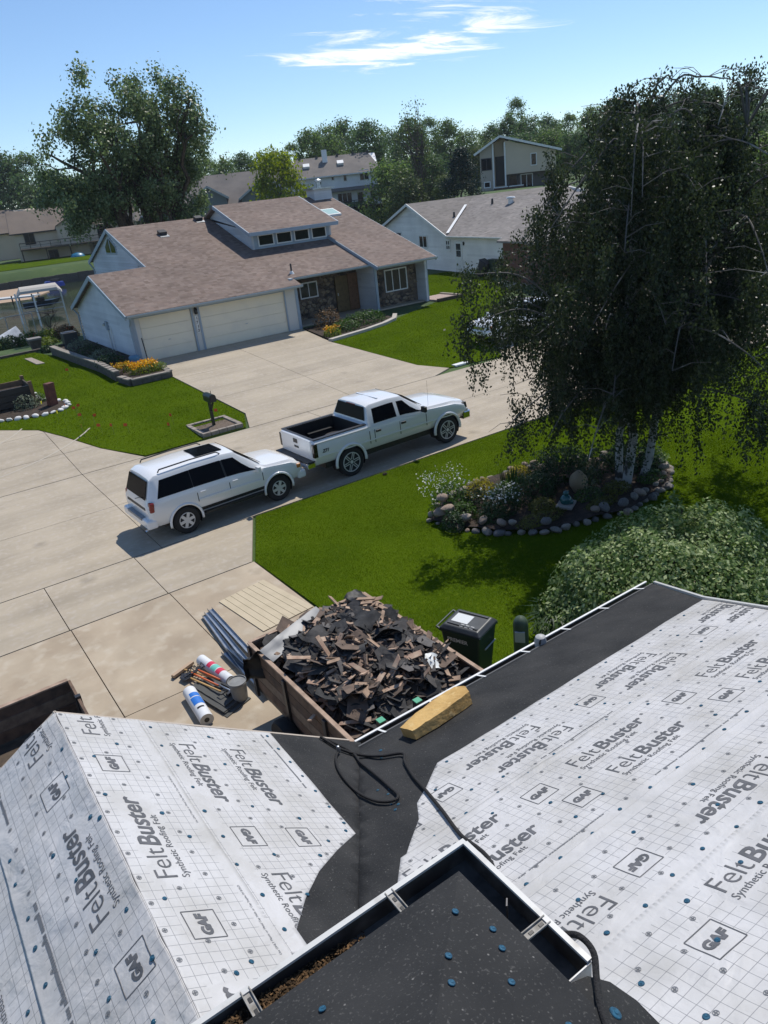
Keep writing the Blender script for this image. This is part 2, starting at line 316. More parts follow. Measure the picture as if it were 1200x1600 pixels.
def cdt_poly(poly, step=None, extra=None):
    """triangulate a 2d polygon, with interior grid points for following the terrain"""
    pts = [Vector((p[0], p[1])) for p in poly]; n = len(pts); edges = [(i, (i+1) % n) for i in range(n)]
    if step:
        xs = [p.x for p in pts]; ys = [p.y for p in pts]
        for x in np.arange(min(xs)+step*.5, max(xs), step):
            for y in np.arange(min(ys)+step*.5, max(ys), step): pts.append(Vector((float(x), float(y))))
    if extra: pts += [Vector(e) for e in extra]
    r = delaunay_2d_cdt(pts, edges, [], 1, 1e-5); return r[0], r[2]
def split_edges(poly, L):
    out = []
    for i, a in enumerate(poly):
        b = poly[(i+1) % len(poly)]; d = math.hypot(b[0]-a[0], b[1]-a[1]); k = max(1, int(d/L))
        out += [(a[0]+(b[0]-a[0])*j/k, a[1]+(b[1]-a[1])*j/k) for j in range(k)]
    return out
def inset(poly, g):
    """move each edge of a convex-ish polygon inwards by g"""
    a = sum(poly[i][0]*poly[(i+1) % len(poly)][1]-poly[(i+1) % len(poly)][0]*poly[i][1] for i in range(len(poly)))
    if a < 0: poly = poly[::-1]
    n = len(poly); out = []
    for i in range(n):
        p0, p1, p2 = Vector(poly[i-1]), Vector(poly[i]), Vector(poly[(i+1) % n])
        d1 = (p1-p0).normalized(); d2 = (p2-p1).normalized(); n1 = Vector((-d1.y, d1.x)); n2 = Vector((-d2.y, d2.x))
        k = 1+n1.dot(n2); out.append(tuple(p1 + (n1+n2)*(g/max(k, .3))))
    return out
def clip_poly(poly, xlo, xhi, ylo, yhi):
    def cut(p, f, t):
        out = []
        for i in range(len(p)):
            a, b = p[i], p[(i+1) % len(p)]; fa, fb = f(a), f(b)
            if fa >= 0: out.append(a)
            if (fa < 0) != (fb < 0):
                k = fa/(fa-fb); out.append((a[0]+(b[0]-a[0])*k, a[1]+(b[1]-a[1])*k))
        return out
    for f in (lambda p: p[0]-xlo, lambda p: xhi-p[0], lambda p: p[1]-ylo, lambda p: yhi-p[1]):
        poly = cut(poly, f, 0)
        if len(poly) < 3: return []
    return poly
def slab(poly, parent, m, top=.022, gap=.009, th=.05):
    poly = inset(poly, gap)
    n = len(poly); p = [Vector((x, y, ground_z(x, y)+top)) for x, y in poly]
    b = MB(); b.prism(p, (0, 0, -th)); return b.build('slab', m, parent)
def paved(name, polys, m, base_col=None):
    """a paved surface: dark joint bed with a separate slab for every cast panel"""
    allp = [p for q in polys for p in q]
    bed = MB()
    for q in polys:
        e = [(p[0], p[1], ground_z(*p)-.002) for p in inset(q, -.004)]; bed.add(e, [tuple(range(len(e)))])
    o = structure(bed.build(name, M['joint'], fixn=False))
    for q in polys: slab(q, o, m)
    return o

ST0, ST1, STC = 17.32, 25.0, 21.2
street = []
xs = [-46, -37, -28.5, -20, -11.5, -4.2, 4.36, 12.9, 21.2, 29.7, 38.2, 46.7, 55, 64, 73, 82, 91]
for i in range(len(xs)-1):
    street += [[(xs[i], ST0), (xs[i+1], ST0), (xs[i+1], STC), (xs[i], STC)], [(xs[i], STC), (xs[i+1], STC), (xs[i+1], ST1), (xs[i], ST1)]]
paved('street', street, M['concrete'])
# own driveway: apron between street and lot line, then larger warm slabs
apron = [[(x0, 14.87), (x1, 14.87), (x1 if x1 < 5.6 else 6.87, 17.3), (x0, 17.3)] for x0, x1 in ((-5.6, -2.6), (-2.6, -.55), (-.55, 1.53), (1.53, 3.64), (3.64, 5.68))]
paved('driveway_apron', apron, M['concrete'])
drv = []
dx = [-5.6, -2.6, -.55, 1.55, 3.66, 5.72]; dy = [14.85, 11.2, 8.0, 5.0]
for i in range(5):
    for j in range(3): drv.append([(dx[i], dy[j+1]), (dx[i+1], dy[j+1]), (dx[i+1], dy[j]), (dx[i], dy[j])])
paved('driveway', drv, M['concrete_warm'])
# driveway across the street, in panels
nd = [(10.45, 25.02), (19.2, 25.02), (20.4, 25.5), (19.7, 26.9), (19.2, 33.4), (19.6, 37.2), (10.85, 37.2), (10.82, 33.6), (11.05, 26.6)]
ndp = []
for x0, x1 in ((8, 15.2), (15.2, 22)):
    for y0, y1 in ((25.02, 29.2), (29.2, 33.2), (33.2, 37.2)):
        q = clip_poly(nd, x0, x1, y0, y1)
        if len(q) > 2: ndp.append(q)
paved('neighbour_driveway', ndp, M['concrete'])
# driveway at the left edge
ld = [(-12, 25.02), (6.5, 25.02), (5.54, 26.97), (4.82, 29.18), (4.24, 30.66), (3.06, 31.8), (-2, 33.6), (-12, 34)]
ldp = []
for x0, x1 in ((-12, -7), (-7, -2), (-2, 1.2), (1.2, 4.36), (4.36, 8)):
    for y0, y1 in ((25.02, 27.4), (27.4, 30.2), (30.2, 34)):
        q = clip_poly(ld, x0, x1, y0, y1)
        if len(q) > 2: ldp.append(q)
lw = paved('left_driveway', ldp, M['concrete'])
for rad, a0, a1 in ((4.6, 200, 330), (7.4, 215, 325)):     # pale caulk arcs across the slabs
    pts = [(-.2+rad*math.cos(R(a)), 33.6+rad*.98*math.sin(R(a))) for a in np.linspace(a0, a1, 26)]
    pts = [p for p in pts if p[1] > 25.3]
    q = MB()
    for (a, b) in zip(pts[:-1], pts[1:]):
        d = Vector((b[0]-a[0], b[1]-a[1])).normalized()*.03; nrm = Vector((-d.y, d.x))
        e = [Vector((a[0], a[1]))-nrm, Vector((b[0], b[1]))-nrm, Vector((b[0], b[1]))+nrm, Vector((a[0], a[1]))+nrm]
        q.add([(p.x, p.y, ground_z(p.x, p.y)+.027) for p in e], [(0, 1, 2, 3)])
    q.build('caulk_line', mat('caulk', (.47, .42, .34), .9), lw, fixn=False)
# walk and pads to the right
paved('right_driveway', [[(23.2, 25.05), (30, 25.05), (30, 30), (27, 30.5)], [(30, 25.05), (37.4, 25.05), (37.4, 36), (30, 30)], [(37.4, 25.05), (48, 25.05), (48, 36), (37.4, 36)], [(34.4, 36.1), (37.4, 36.1), (37.4, 38.6), (35.2, 38.6)]], M['concrete'])
paved('far_driveway', [[(58, 8), (66, 8), (66, 17.2), (58, 17.2)], [(38, 5), (46, 5), (46, 17.2), (38, 17.2)]], M['concrete_warm'])

def lawn(name, poly, mt=None, z=.012):
    p = split_edges(poly, 1.0); v, f = cdt_poly(p, 1.2)
    me = bpy.data.meshes.new(name); me.from_pydata([(q.x, q.y, ground_z(q.x, q.y)+z) for q in v], [], [tuple(t) for t in f])
    bm = bmesh.new(); bm.from_mesh(me); bmesh.ops.recalc_face_normals(bm, faces=bm.faces)
    if sum(q.normal.z for q in bm.faces) < 0: bmesh.ops.reverse_faces(bm, faces=bm.faces)
    bm.to_mesh(me); bm.free(); return structure(link(name, me, mt or M['lawn']))
def inside(P, poly):
    x, y = P[:, 0], P[:, 1]; c = np.zeros(len(P), bool); n = len(poly)
    for i in range(n):
        x0, y0 = poly[i]; x1, y1 = poly[(i+1) % n]
        if y0 == y1: continue
        k = ((y0 > y) != (y1 > y)) & (x < (x1-x0)*(y-y0)/(y1-y0)+x0); c ^= k
    return c
def grass(name, poly, dens, h, wd_, label, holes=()):
    poly = inset(poly, -.035); xs_ = [p[0] for p in poly]; ys_ = [p[1] for p in poly]
    n = int((max(xs_)-min(xs_))*(max(ys_)-min(ys_))*dens)
    P = np.stack([RNG.uniform(min(xs_), max(xs_), n), RNG.uniform(min(ys_), max(ys_), n)], 1); P = P[inside(P, poly)]
    for q in holes: P = P[~inside(P, q)]
    n = len(P); Z = np.array([ground_z(x, y) for x, y in P])+.008
    a = RNG.uniform(0, 2*np.pi, n); hh = h*RNG.uniform(.55, 1.25, n)*(0.85+.35*np.array([noise.noise((x*.9, y*.9, 3.)) for x, y in P])); w_ = wd_*RNG.uniform(.6, 1.2, n); la = RNG.uniform(0, 2*np.pi, n); ln = hh*RNG.uniform(.1, .75, n)
    V = np.zeros((n, 3, 3)); ca, sa = np.cos(a)*w_/2, np.sin(a)*w_/2
    V[:, 0] = np.stack([P[:, 0]-ca, P[:, 1]-sa, Z], 1); V[:, 1] = np.stack([P[:, 0]+ca, P[:, 1]+sa, Z], 1)
    V[:, 2] = np.stack([P[:, 0]+np.cos(la)*ln, P[:, 1]+np.sin(la)*ln, Z+hh], 1)
    o = link(name, np_mesh(name, V.reshape(-1, 3), np.arange(n*3).reshape(-1, 3)), M['blade'])
    tag(o, label, 'grass', kind='stuff'); return o
own = [(5.78, 12.0), (5.75, 14.85), (6.95, 17.28), (80, 17.28), (80, -6), (5.78, -6)]
lawn('lawn', own)
bed_own = [(9.9, 13.5), (10.1, 12.7), (10.5, 11.8), (11.3, 11.05), (12.1, 10.8), (13.4, 10.4), (15.2, 10.6), (16.3, 11.3), (16.6, 12.3), (15.6, 13.2), (13.8, 14.3), (12.2, 14.4), (10.6, 14.1)]
grass('grass', [(5.78, 6), (5.78, 14.85), (6.95, 17.28), (19, 17.28), (21, 6)], 2300, .040, .0075, 'short mown green grass on the lawn around the birch', [bed_own, [(6.9, 6), (6.9, 6.5), (21, 6.5), (21, 6)]])
grass('grass', [(17, 17.28), (34, 17.28), (32, 4), (19, 4)], 120, .06, .02, 'mown grass to the right beyond the birch')
lawnL = [(6.55, 25.15), (8.62, 25.2), (10.4, 25.2), (11.0, 26.6), (10.78, 33.6), (8.75, 34.8), (8.3, 43.5), (7.6, 47.5), (-6, 49.5), (-12, 49), (-12, 34.1), (-2, 33.7), (3.06, 31.9), (4.28, 30.72), (4.86, 29.22), (5.58, 27.0)]
lawn('lawn', lawnL)
grass('grass', lawnL, 330, .06, .016, 'mown green grass left of the three car garage')
lawnR = [(19.25, 33.5), (19.75, 26.85), (20.45, 25.55), (23.2, 25.2), (27, 30.6), (34, 36), (37.2, 41.5), (39.1, 48), (36, 48.2), (29.5, 44), (29.5, 37), (24.3, 35.0), (21.8, 34.0)]
lawn('lawn', lawnR)
grass('grass', lawnR, 330, .06, .016, 'mown green grass in front of the stone faced porch')
# grassy far bank
fb = [(-40, 131), (62, 131), (62, 150), (-40, 150)]
lawn('far_bank', fb, z=.03)
# ------------------------------------------------------------------ own house with felt covered roofs
KR, KL, KM = .69, .60, .416
R0 = Vector((.28, 5.39, 4.3)); E0 = Vector((0, 5.27, 2.6))
cR = 1/math.hypot(1, KR); cL = 1/math.hypot(1, KL); cM = 1/math.hypot(1, KM)
def frame(o, x, y, z): return Matrix(((x[0], y[0], z[0], o[0]), (x[1], y[1], z[1], o[1]), (x[2], y[2], z[2], o[2]), (0, 0, 0, 1)))
FR = frame(R0, (cR, 0, -KR*cR), (0, 1, 0), (KR*cR, 0, cR))       # x down slope, y towards street
FL = frame(R0, (cL, 0, KL*cL), (0, 1, 0), (-KL*cL, 0, cL))       # x up slope
FM = frame(E0, (1, 0, 0), (0, cM, -KM*cM), (0, KM*cM, cM))       # x along eave, y down slope

house = thing('roofers_house', 'house being reroofed in the foreground, roof covered in white and black felt', 'house', (0, 0, 0))
wallm = mat('house_wall', (.45, .40, .33), .8)
b = MB(); b.prism([(-2.2, 5.0, 0), (2.75, 5.0, 0), (2.75, 5.0, 2.55), (.28, 5.0, 4.2), (-2.2, 5.0, 2.75)], (0, -3.6, 0)); b.build('garage_wall', wallm, house)
b = MB(); b.box((2.76, 0.2, 0), (6.9, 4.8, 2.55)); b.prism([(6.9, .2, 2.55), (6.9, 4.8, 2.55), (6.9, .2, 4.3)], (-.15, 0, 0)); b.build('wall', wallm, house)
b = MB(); b.box((-2.6, -6, 0), (.95, 1.4, 5.12)); b.build('upper_wall', wallm, house)

felt_black = bpy.data.materials.new('black_felt'); felt_black.use_nodes = True
def make_black(m):
    t = m.node_tree; b = t.nodes['Principled BSDF']; L = t.links.new
    tcn = t.nodes.new('ShaderNodeTexCoord')
    n = t.nodes.new('ShaderNodeTexNoise'); n.inputs['Scale'].default_value = 2.2; n.inputs['Detail'].default_value = 8; L(tcn.outputs['Object'], n.inputs['Vector'])
    r = t.nodes.new('ShaderNodeValToRGB'); L(n.outputs['Fac'], r.inputs[0]); e = r.color_ramp.elements; e[0].position = .35; e[0].color = (.014, .0145, .0155, 1); e[1].position = .80; e[1].color = (.038, .0375, .037, 1)
    v = t.nodes.new('ShaderNodeTexNoise'); v.inputs['Scale'].default_value = 85; v.inputs['Detail'].default_value = 2; L(tcn.outputs['Object'], v.inputs['Vector'])
    r2_ = t.nodes.new('ShaderNodeMapRange'); L(v.outputs['Fac'], r2_.inputs[0]); r2_.inputs[1].default_value = .60; r2_.inputs[2].default_value = .80
    v2 = t.nodes.new('ShaderNodeTexVoronoi'); v2.inputs['Scale'].default_value = 17; L(tcn.outputs['Object'], v2.inputs['Vector'])
    r3 = t.nodes.new('ShaderNodeMapRange'); L(v2.outputs['Distance'], r3.inputs[0]); r3.inputs[1].default_value = .085; r3.inputs[2].default_value = .05
    mxx = mnode(t, 'MAXIMUM', mnode(t, 'MULTIPLY', r2_.outputs[0], .55), r3.outputs[0])
    mm = t.nodes.new('ShaderNodeMix'); mm.data_type = 'RGBA'; L(mxx, mm.inputs['Factor']); L(r.outputs[0], mm.inputs['A']); mm.inputs['B'].default_value = (.16, .155, .145, 1)
    L(mm.outputs['Result'], b.inputs['Base Color']); b.inputs['Roughness'].default_value = .82; b.inputs['Specular IOR Level'].default_value = .35
    n2 = t.nodes.new('ShaderNodeTexNoise'); n2.inputs['Scale'].default_value = 4; n2.inputs['Detail'].default_value = 10; n2.inputs['Roughness'].default_value = .7; L(tcn.outputs['Object'], n2.inputs['Vector'])
    bp = t.nodes.new('ShaderNodeBump'); bp.inputs['Strength'].default_value = .6; bp.inputs['Distance'].default_value = .02; L(n2.outputs['Fac'], bp.inputs['Height']); L(bp.outputs[0], b.inputs['Normal'])
make_black(felt_black)
felt_white = bpy.data.materials.new('white_felt'); felt_white.use_nodes = True
def make_white(m):
    t = m.node_tree; b = t.nodes['Principled BSDF']; L = t.links.new
    tcn = t.nodes.new('ShaderNodeTexCoord'); sp = t.nodes.new('ShaderNodeSeparateXYZ'); L(tcn.outputs['Object'], sp.inputs[0])
    def line(ax):
        f = mnode(t, 'ABSOLUTE', mnode(t, 'SUBTRACT', mnode(t, 'FRACT', mnode(t, 'DIVIDE', sp.outputs[ax], .07)), .5))
        r = t.nodes.new('ShaderNodeMapRange'); L(f, r.inputs[0]); r.inputs[1].default_value = .472; r.inputs[2].default_value = .490; return r.outputs[0]
    g = mnode(t, 'MAXIMUM', line('X'), line('Y'))
    at = t.nodes.new('ShaderNodeAttribute'); at.attribute_name = 'grid'
    g = mnode(t, 'MULTIPLY', g, mnode(t, 'GREATER_THAN', at.outputs['Fac'], .5))
    n = t.nodes.new('ShaderNodeTexNoise'); n.inputs['Scale'].default_value = 1.7; n.inputs['Detail'].default_value = 9; n.inputs['Roughness'].default_value = .62; L(tcn.outputs['Object'], n.inputs['Vector'])
    r = t.nodes.new('ShaderNodeValToRGB'); L(n.outputs['Fac'], r.inputs[0]); e = r.color_ramp.elements; e[0].position = .40; e[0].color = (.56, .55, .545, 1); e[1].position = .78; e[1].color = (.40, .385, .355, 1)
    mm = t.nodes.new('ShaderNodeMix'); mm.data_type = 'RGBA'; L(mnode(t, 'MULTIPLY', g, .8), mm.inputs['Factor']); L(r.outputs[0], mm.inputs['A']); mm.inputs['B'].default_value = (.09, .095, .11, 1)
    L(mm.outputs['Result'], b.inputs['Base Color']); b.inputs['Roughness'].default_value = .5; b.inputs['Specular IOR Level'].default_value = .4
    n2 = t.nodes.new('ShaderNodeTexNoise'); n2.inputs['Scale'].default_value = 2.3; n2.inputs['Detail'].default_value = 4; n2.inputs['Roughness'].default_value = .45; n2.inputs['Distortion'].default_value = .7; L(tcn.outputs['Object'], n2.inputs['Vector'])
    n3 = t.nodes.new('ShaderNodeTexNoise'); n3.inputs['Scale'].default_value = 7; n3.inputs['Detail'].default_value = 3; n3.inputs['Distortion'].default_value = 1.0; L(tcn.outputs['Object'], n3.inputs['Vector'])
    hh = mnode(t, 'ADD', n2.outputs['Fac'], mnode(t, 'MULTIPLY', n3.outputs['Fac'], .16))
    bp = t.nodes.new('ShaderNodeBump'); bp.inputs['Strength'].default_value = .7; bp.inputs['Distance'].default_value = .07; L(hh, bp.inputs['Height']); L(bp.outputs[0], b.inputs['Normal'])
make_white(felt_white)
ink = mat('print_ink', (.085, .088, .095), .65, var=((.13, .13, .14), 9, .45, .7))
ink_pale = mat('print_ink_pale', (.15, .155, .165), .6)
drip = mat('drip_edge', (.62, .62, .60), .4, metal=.2)

def wav(f, x, y):
    """gentle ripple of the laid felt, metres"""
    s_ = {'R': 0., 'L': 9., 'M': 21.}[f]
    a = .0075*noise.noise((x*1.7+s_, y*1.7, 1.7)) + .0038*noise.noise((x*4.6+s_, y*3.9, 4.7))
    if f == 'M': a += .026*max(0, noise.noise((x*2.6, y*3.3, 8.2)))*sm(2.4, 4.4, -y)
    if f == 'L': a += .032*max(0, noise.noise((x*2.2, y*4.4, 2.2)))*sm(.9, .1, -x)
    return a
def sheet(name, poly, step, f, z, mt, parent, mtx, blanks=(), seam=None):
    def lift(x, y):
        if not seam: return 0
        d = abs((x if seam[0] == 'x' else y)-seam[1]); return max(0, 1-d/.06)*(.003+.009*max(0, noise.noise((x*3.3, y*3.3, 6.1))))
    v, fc = cdt_poly(split_edges(poly, step), step)
    me = bpy.data.meshes.new(name); me.from_pydata([(p.x, p.y, z+wav(f, p.x, p.y)+lift(p.x, p.y)) for p in v], [], [tuple(t) for t in fc])
    bm = bmesh.new(); bm.from_mesh(me)
    for q in bm.faces:
        if q.normal.z < 0: q.normal_flip()
    ed = [e for e in bm.edges if e.is_boundary]; r_ = bmesh.ops.extrude_edge_only(bm, edges=ed)
    for q in r_['geom']:
        if isinstance(q, bmesh.types.BMVert): q.co.z -= .006+abs(lift(q.co.x, q.co.y))
    nv = len(bm.verts); bm.to_mesh(me); bm.free(); v = list(v)+[None]*(nv-len(v))
    at = me.attributes.new('grid', 'FLOAT', 'POINT')
    at.data.foreach_set('value', [0. if p is None or any(a <= p.x <= c and b_ <= p.y <= d for a, b_, c, d in blanks) else 1. for p in v])
    return link(name, me, mt, parent, smooth=True, matrix=mtx)
txt_cache = {}
def text_mesh(body, size, off=0, shear=0, space=1):
    k = (body, size, off, shear, space)
    if k in txt_cache: return txt_cache[k]
    cu = bpy.data.curves.new('t', 'FONT'); cu.body = body; cu.size = size; cu.offset = off; cu.shear = shear; cu.space_character = space; cu.resolution_u = 3; cu.fill_mode = 'FRONT'
    o = bpy.data.objects.new('t', cu); COL.objects.link(o); dg = bpy.context.evaluated_depsgraph_get(); me = bpy.data.meshes.new_from_object(o.evaluated_get(dg))
    bpy.data.objects.remove(o); bm = bmesh.new(); bm.from_mesh(me); bmesh.ops.triangulate(bm, faces=bm.faces)
    for _ in range(2):
        e = [q for q in bm.edges if q.calc_length() > .045]
        if e: bmesh.ops.subdivide_edges(bm, edges=e, cuts=1); bmesh.ops.triangulate(bm, faces=[f for f in bm.faces if len(f.verts) > 3])
    vs_ = [v.co.copy() for v in bm.verts]; fs = [[v.index for v in f.verts] for f in bm.faces]; bm.free(); bpy.data.meshes.remove(me)
    txt_cache[k] = (vs_, fs); return txt_cache[k]
def put(mb, f, tm, ox, oy, ang, sx=1, sy=1, z=0):
    c, s = math.cos(ang), math.sin(ang); out = []
    for v in tm[0]:
        x, y = v.x*sx, v.y*sy; X, Y = ox+c*x-s*y, oy+s*x+c*y; out.append((X, Y, z+.0024+wav(f, X, Y)))
    mb.add(out, tm[1])
def width(tm): return max(v.x for v in tm[0])
FELT = text_mesh('Felt', .17, -.0016, 0, .97); BUST = text_mesh('Buster', .165, .0034, .12, 1.0); SYN = text_mesh('Synthetic Roofing Felt', .066, 0, 0, 1.02); GAF = text_mesh('GAF', .085, .0055, .1, 1)
NOTE = text_mesh('Use ONLY Plastic or Metal Cap Nails or Cap Staples IN BOLD', .022, 0, 0, 1)
def logo(mb, f, ox, oy, ang, z):
    """FeltBuster over 'Synthetic Roofing Felt', 0.83 long, origin at the baseline start"""
    wf = width(FELT); k = .83/(wf+width(BUST)+.012)
    put(mb, f, FELT, ox, oy, ang, k, k, z); c, s = math.cos(ang), math.sin(ang); d = (wf+.012)*k
    put(mb, f, BUST, ox+c*d, oy+s*d, ang, k, k, z)
    put(mb, f, SYN, ox+c*.01+s*.075, oy+s*.01-c*.075, ang, .62/width(SYN), .62/width(SYN), z)
def rects(mb, f, x0, y0, x1, y1, z, w=.005, ang=0, ox=0, oy=0):
    def P(x, y):
        c, s = math.cos(ang), math.sin(ang); return ox+c*x-s*y, oy+s*x+c*y
    for a, b_ in (((x0, y0), (x1, y0)), ((x1, y0), (x1, y1)), ((x1, y1), (x0, y1)), ((x0, y1), (x0, y0))):
        seg = 6; d = Vector((b_[0]-a[0], b_[1]-a[1])).normalized()*w/2; nn = Vector((-d.y, d.x))
        for i in range(seg):
            p = [Vector(a).lerp(Vector(b_), i/seg), Vector(a).lerp(Vector(b_), (i+1)/seg)]
            q = [p[0]-nn, p[1]-nn, p[1]+nn, p[0]+nn]; q = [P(v.x, v.y) for v in q]
            mb.add([(X, Y, z+.0024+wav(f, X, Y)) for X, Y in q], [(0, 1, 2, 3)])
def box_gaf(mb, f, cx, cy, ang, z):
    rects(mb, f, -.105, -.1, .105, .1, z, .006, ang, cx, cy); w_ = width(GAF)
    c, s = math.cos(ang), math.sin(ang); put(mb, f, GAF, cx-c*w_/2+s*.03, cy-s*w_/2-c*.03, ang, 1, 1, z)
def ring(mb, f, cx, cy, z, r=.019):
    n = 10; vs_ = []
    for k in range(n):
        t = 2*math.pi*k/n
        for q in (r, r*.78): X, Y = cx+q*math.cos(t), cy+q*math.sin(t); vs_.append((X, Y, z+.0024+wav(f, X, Y)))
    mb.add(vs_, [(2*k, 2*((k+1) % n), 2*((k+1) % n)+1, 2*k+1) for k in range(n)])
    for a in (0, 1):
        w_, l_ = (.003, r*.62) if a else (r*.62, .003); h = z+.0024+wav(f, cx, cy); mb.add([(cx-w_, cy-l_, h), (cx+w_, cy-l_, h), (cx+w_, cy+l_, h), (cx-w_, cy+l_, h)], [(0, 1, 2, 3)])
capm = mat('blue_cap', (.022, .10, .165), .35, var=((.012, .055, .095), 60, .45, .6))
cap_me = MB().lathe([(.0, .0065), (.006, .0065), (.008, .004), (.019, .0035), (.0215, .001), (.0215, -.004)], n=14).mesh('plastic_cap')
cap_me.materials.append(capm)
def caps(parent, f, pts, z):
    for x, y in pts:
        o = bpy.data.objects.new('plastic_cap', cap_me); COL.objects.link(o); o.parent = parent; o.location = (x, y, z+wav(f, x, y)+.003); o.rotation_euler = (rnd.uniform(-.12, .12), rnd.uniform(-.12, .12), rnd.uniform(0, 6)); q = rnd.uniform(.62, .8); o.scale = (q, q, q)
def strip(name, f, mtx, poly, z, logos, gafs, lab, rings=None, bands=(), cap_pts=(), notes=(), blank_strips=(), seam=None):
    """one run of printed white felt: sheet > lettering, caps"""
    bl = list(blank_strips)
    for ox, oy, ang in logos:
        c, s = math.cos(ang), math.sin(ang); P = [(ox+c*a-s*b_, oy+s*a+c*b_) for a, b_ in ((-.03, -.1), (.87, -.1), (.87, .15), (-.03, .15))]
        bl.append((min(p[0] for p in P), min(p[1] for p in P), max(p[0] for p in P), max(p[1] for p in P)))
    for cx, cy, ang in gafs: bl.append((cx-.125, cy-.12, cx+.125, cy+.12))
    o = sheet(name, poly, .035, f, z, felt_white, house, mtx, bl, seam); o['label'] = lab
    mb = MB()
    def ok(x, y): return inside(np.array([[x, y]]), poly)[0]
    def finish(mb, nm, **kw):
        if not mb.f: return
        C_ = np.array([[sum(mb.v[i].x for i in q)/len(q), sum(mb.v[i].y for i in q)/len(q)] for q in mb.f]); msk = inside(C_, poly); keep = [q for q, k in zip(mb.f, msk) if k]
        if not keep: return
        idx = sorted({i for q in keep for i in q}); mp2 = {i: j for j, i in enumerate(idx)}; m2 = MB(); m2.v = [mb.v[i] for i in idx]; m2.f = [tuple(mp2[i] for i in q) for q in keep]
        e = m2.build(nm, ink if nm != 'printed_marks' else ink_pale, o, fixn=False)
        for k, v in kw.items(): e[k] = v
    for ox, oy, ang in logos: lg_ = MB(); logo(lg_, f, ox, oy, ang, z); finish(lg_, 'printed_logo')
    for cx, cy, ang in gafs: lg_ = MB(); box_gaf(lg_, f, cx, cy, ang, z); finish(lg_, 'printed_badge')
    for ox, oy, ang, tm in notes: put(mb, f, tm, ox, oy, ang, 1, 1, z)
    for (x0, y0, x1, y1, w_) in bands:
        L_ = math.hypot(x1-x0, y1-y0); n = int(L_/.022); d = Vector((x1-x0, y1-y0)).normalized(); nn = Vector((-d.y, d.x))*w_/2
        rr = random.Random(3)
        for i in range(n):
            if rr.random() < .1: continue
            a = Vector((x0, y0))+d*(.022*i); b_ = a+d*(.017 if rr.random() < .6 else .022)
            mb.add([(q.x, q.y, z+.0024+wav(f, q.x, q.y)) for q in (a-nn, b_-nn, b_+nn, a+nn)], [(0, 1, 2, 3)])
    if rings:
        x0, y0, x1, y1 = rings
        for i, x in enumerate(np.arange(x0, x1, .21)):
            for y in np.arange(y0+(.105 if i % 2 else 0), y1, .21):
                if ok(x, y) and not any(a < x < c and b_ < y < d for a, b_, c, d in bl): ring(mb, f, x, y, z, .016)
    finish(mb, 'printed_marks', kind='stuff')
    caps(o, f, [p for p in cap_pts if ok(*p)], z)
    return o
PI2 = math.pi/2
# roof decks (boards under the felt)
deck = mat('roof_board', (.30, .22, .14), .85, bump=(20, .4, .02))
b = MB(); b.prism([(0, 0, -.006), (2.95, 0, -.006), (2.95, -.25, -.006), (.93, -3.95, -.006), (0, -3.95, -.006)], (0, 0, -.09)); b.build('roof_deck', deck, house, matrix=FR)
b = MB(); b.prism([(0, 0, -.006), (-3.6, 0, -.006), (-3.6, -3.95, -.006), (0, -3.95, -.006)], (0, 0, -.09)); b.build('roof_deck', deck, house, matrix=FL)
mp_ = [(2.74, 0), (7.36, 0), (7.26, -.23), (6.82, -1.13), (6.68, -1.63), (6.55, -2.07), (6.3, -3.0), (6.0, -5.2), (.2, -5.2), (1.0, -2.95)]
b = MB(); b.prism([(x, y, -.006) for x, y in mp_], (0, 0, -.09)); b.build('roof_deck', deck, house, matrix=FM)
# black felt
vx = lambda y: (0.28 + (4.3-(2.6+KM*(5.27-y)))/KR-.28)/cR      # valley: down-slope distance on garage slope at world y
gp = [(.6, -.01)] + [(1.97, -.01), (vx(5.27)+.10, -.01), (vx(5.27)+.03, -.14)] + [(vx(y)+.02, y-5.39) for y in (4.6, 3.9, 3.2, 2.5, 1.8)] + [(.6, -3.6)]
sheet('black_felt_sheet', gp, .12, 'R', .002, felt_black, house, FR)['label'] = 'black felt beside the valley on the garage slope'
mpoly = [(2.70, 0)] + [(2.74-(2.74-1.08)*k, -2.77*k/cM) for k in (.2, .4, .6, .8, 1, 1.15)]
mblack = [(2.72, 0), (7.34, 0), (7.24, -.23), (6.8, -1.13), (6.6, -1.5), (3.2, -1.6), (3.0, -2.6), (2.9, -3.4), (.95, -3.4), (1.08, -2.77/cM), (1.74, -1.67/cM), (2.24, -.83/cM)]
bf = sheet('black_felt_sheet', mblack, .12, 'M', .002, felt_black, house, FM); bf['label'] = 'black felt along the eave and down the valley'
caps(bf, 'M', [(2.35, -1.06), (2.42, -1.15), (2.36, -1.22), (2.28, -1.4), (2.31, -1.47), (2.25, -1.52), (2.8, -.35), (2.72, -.5)], .002)
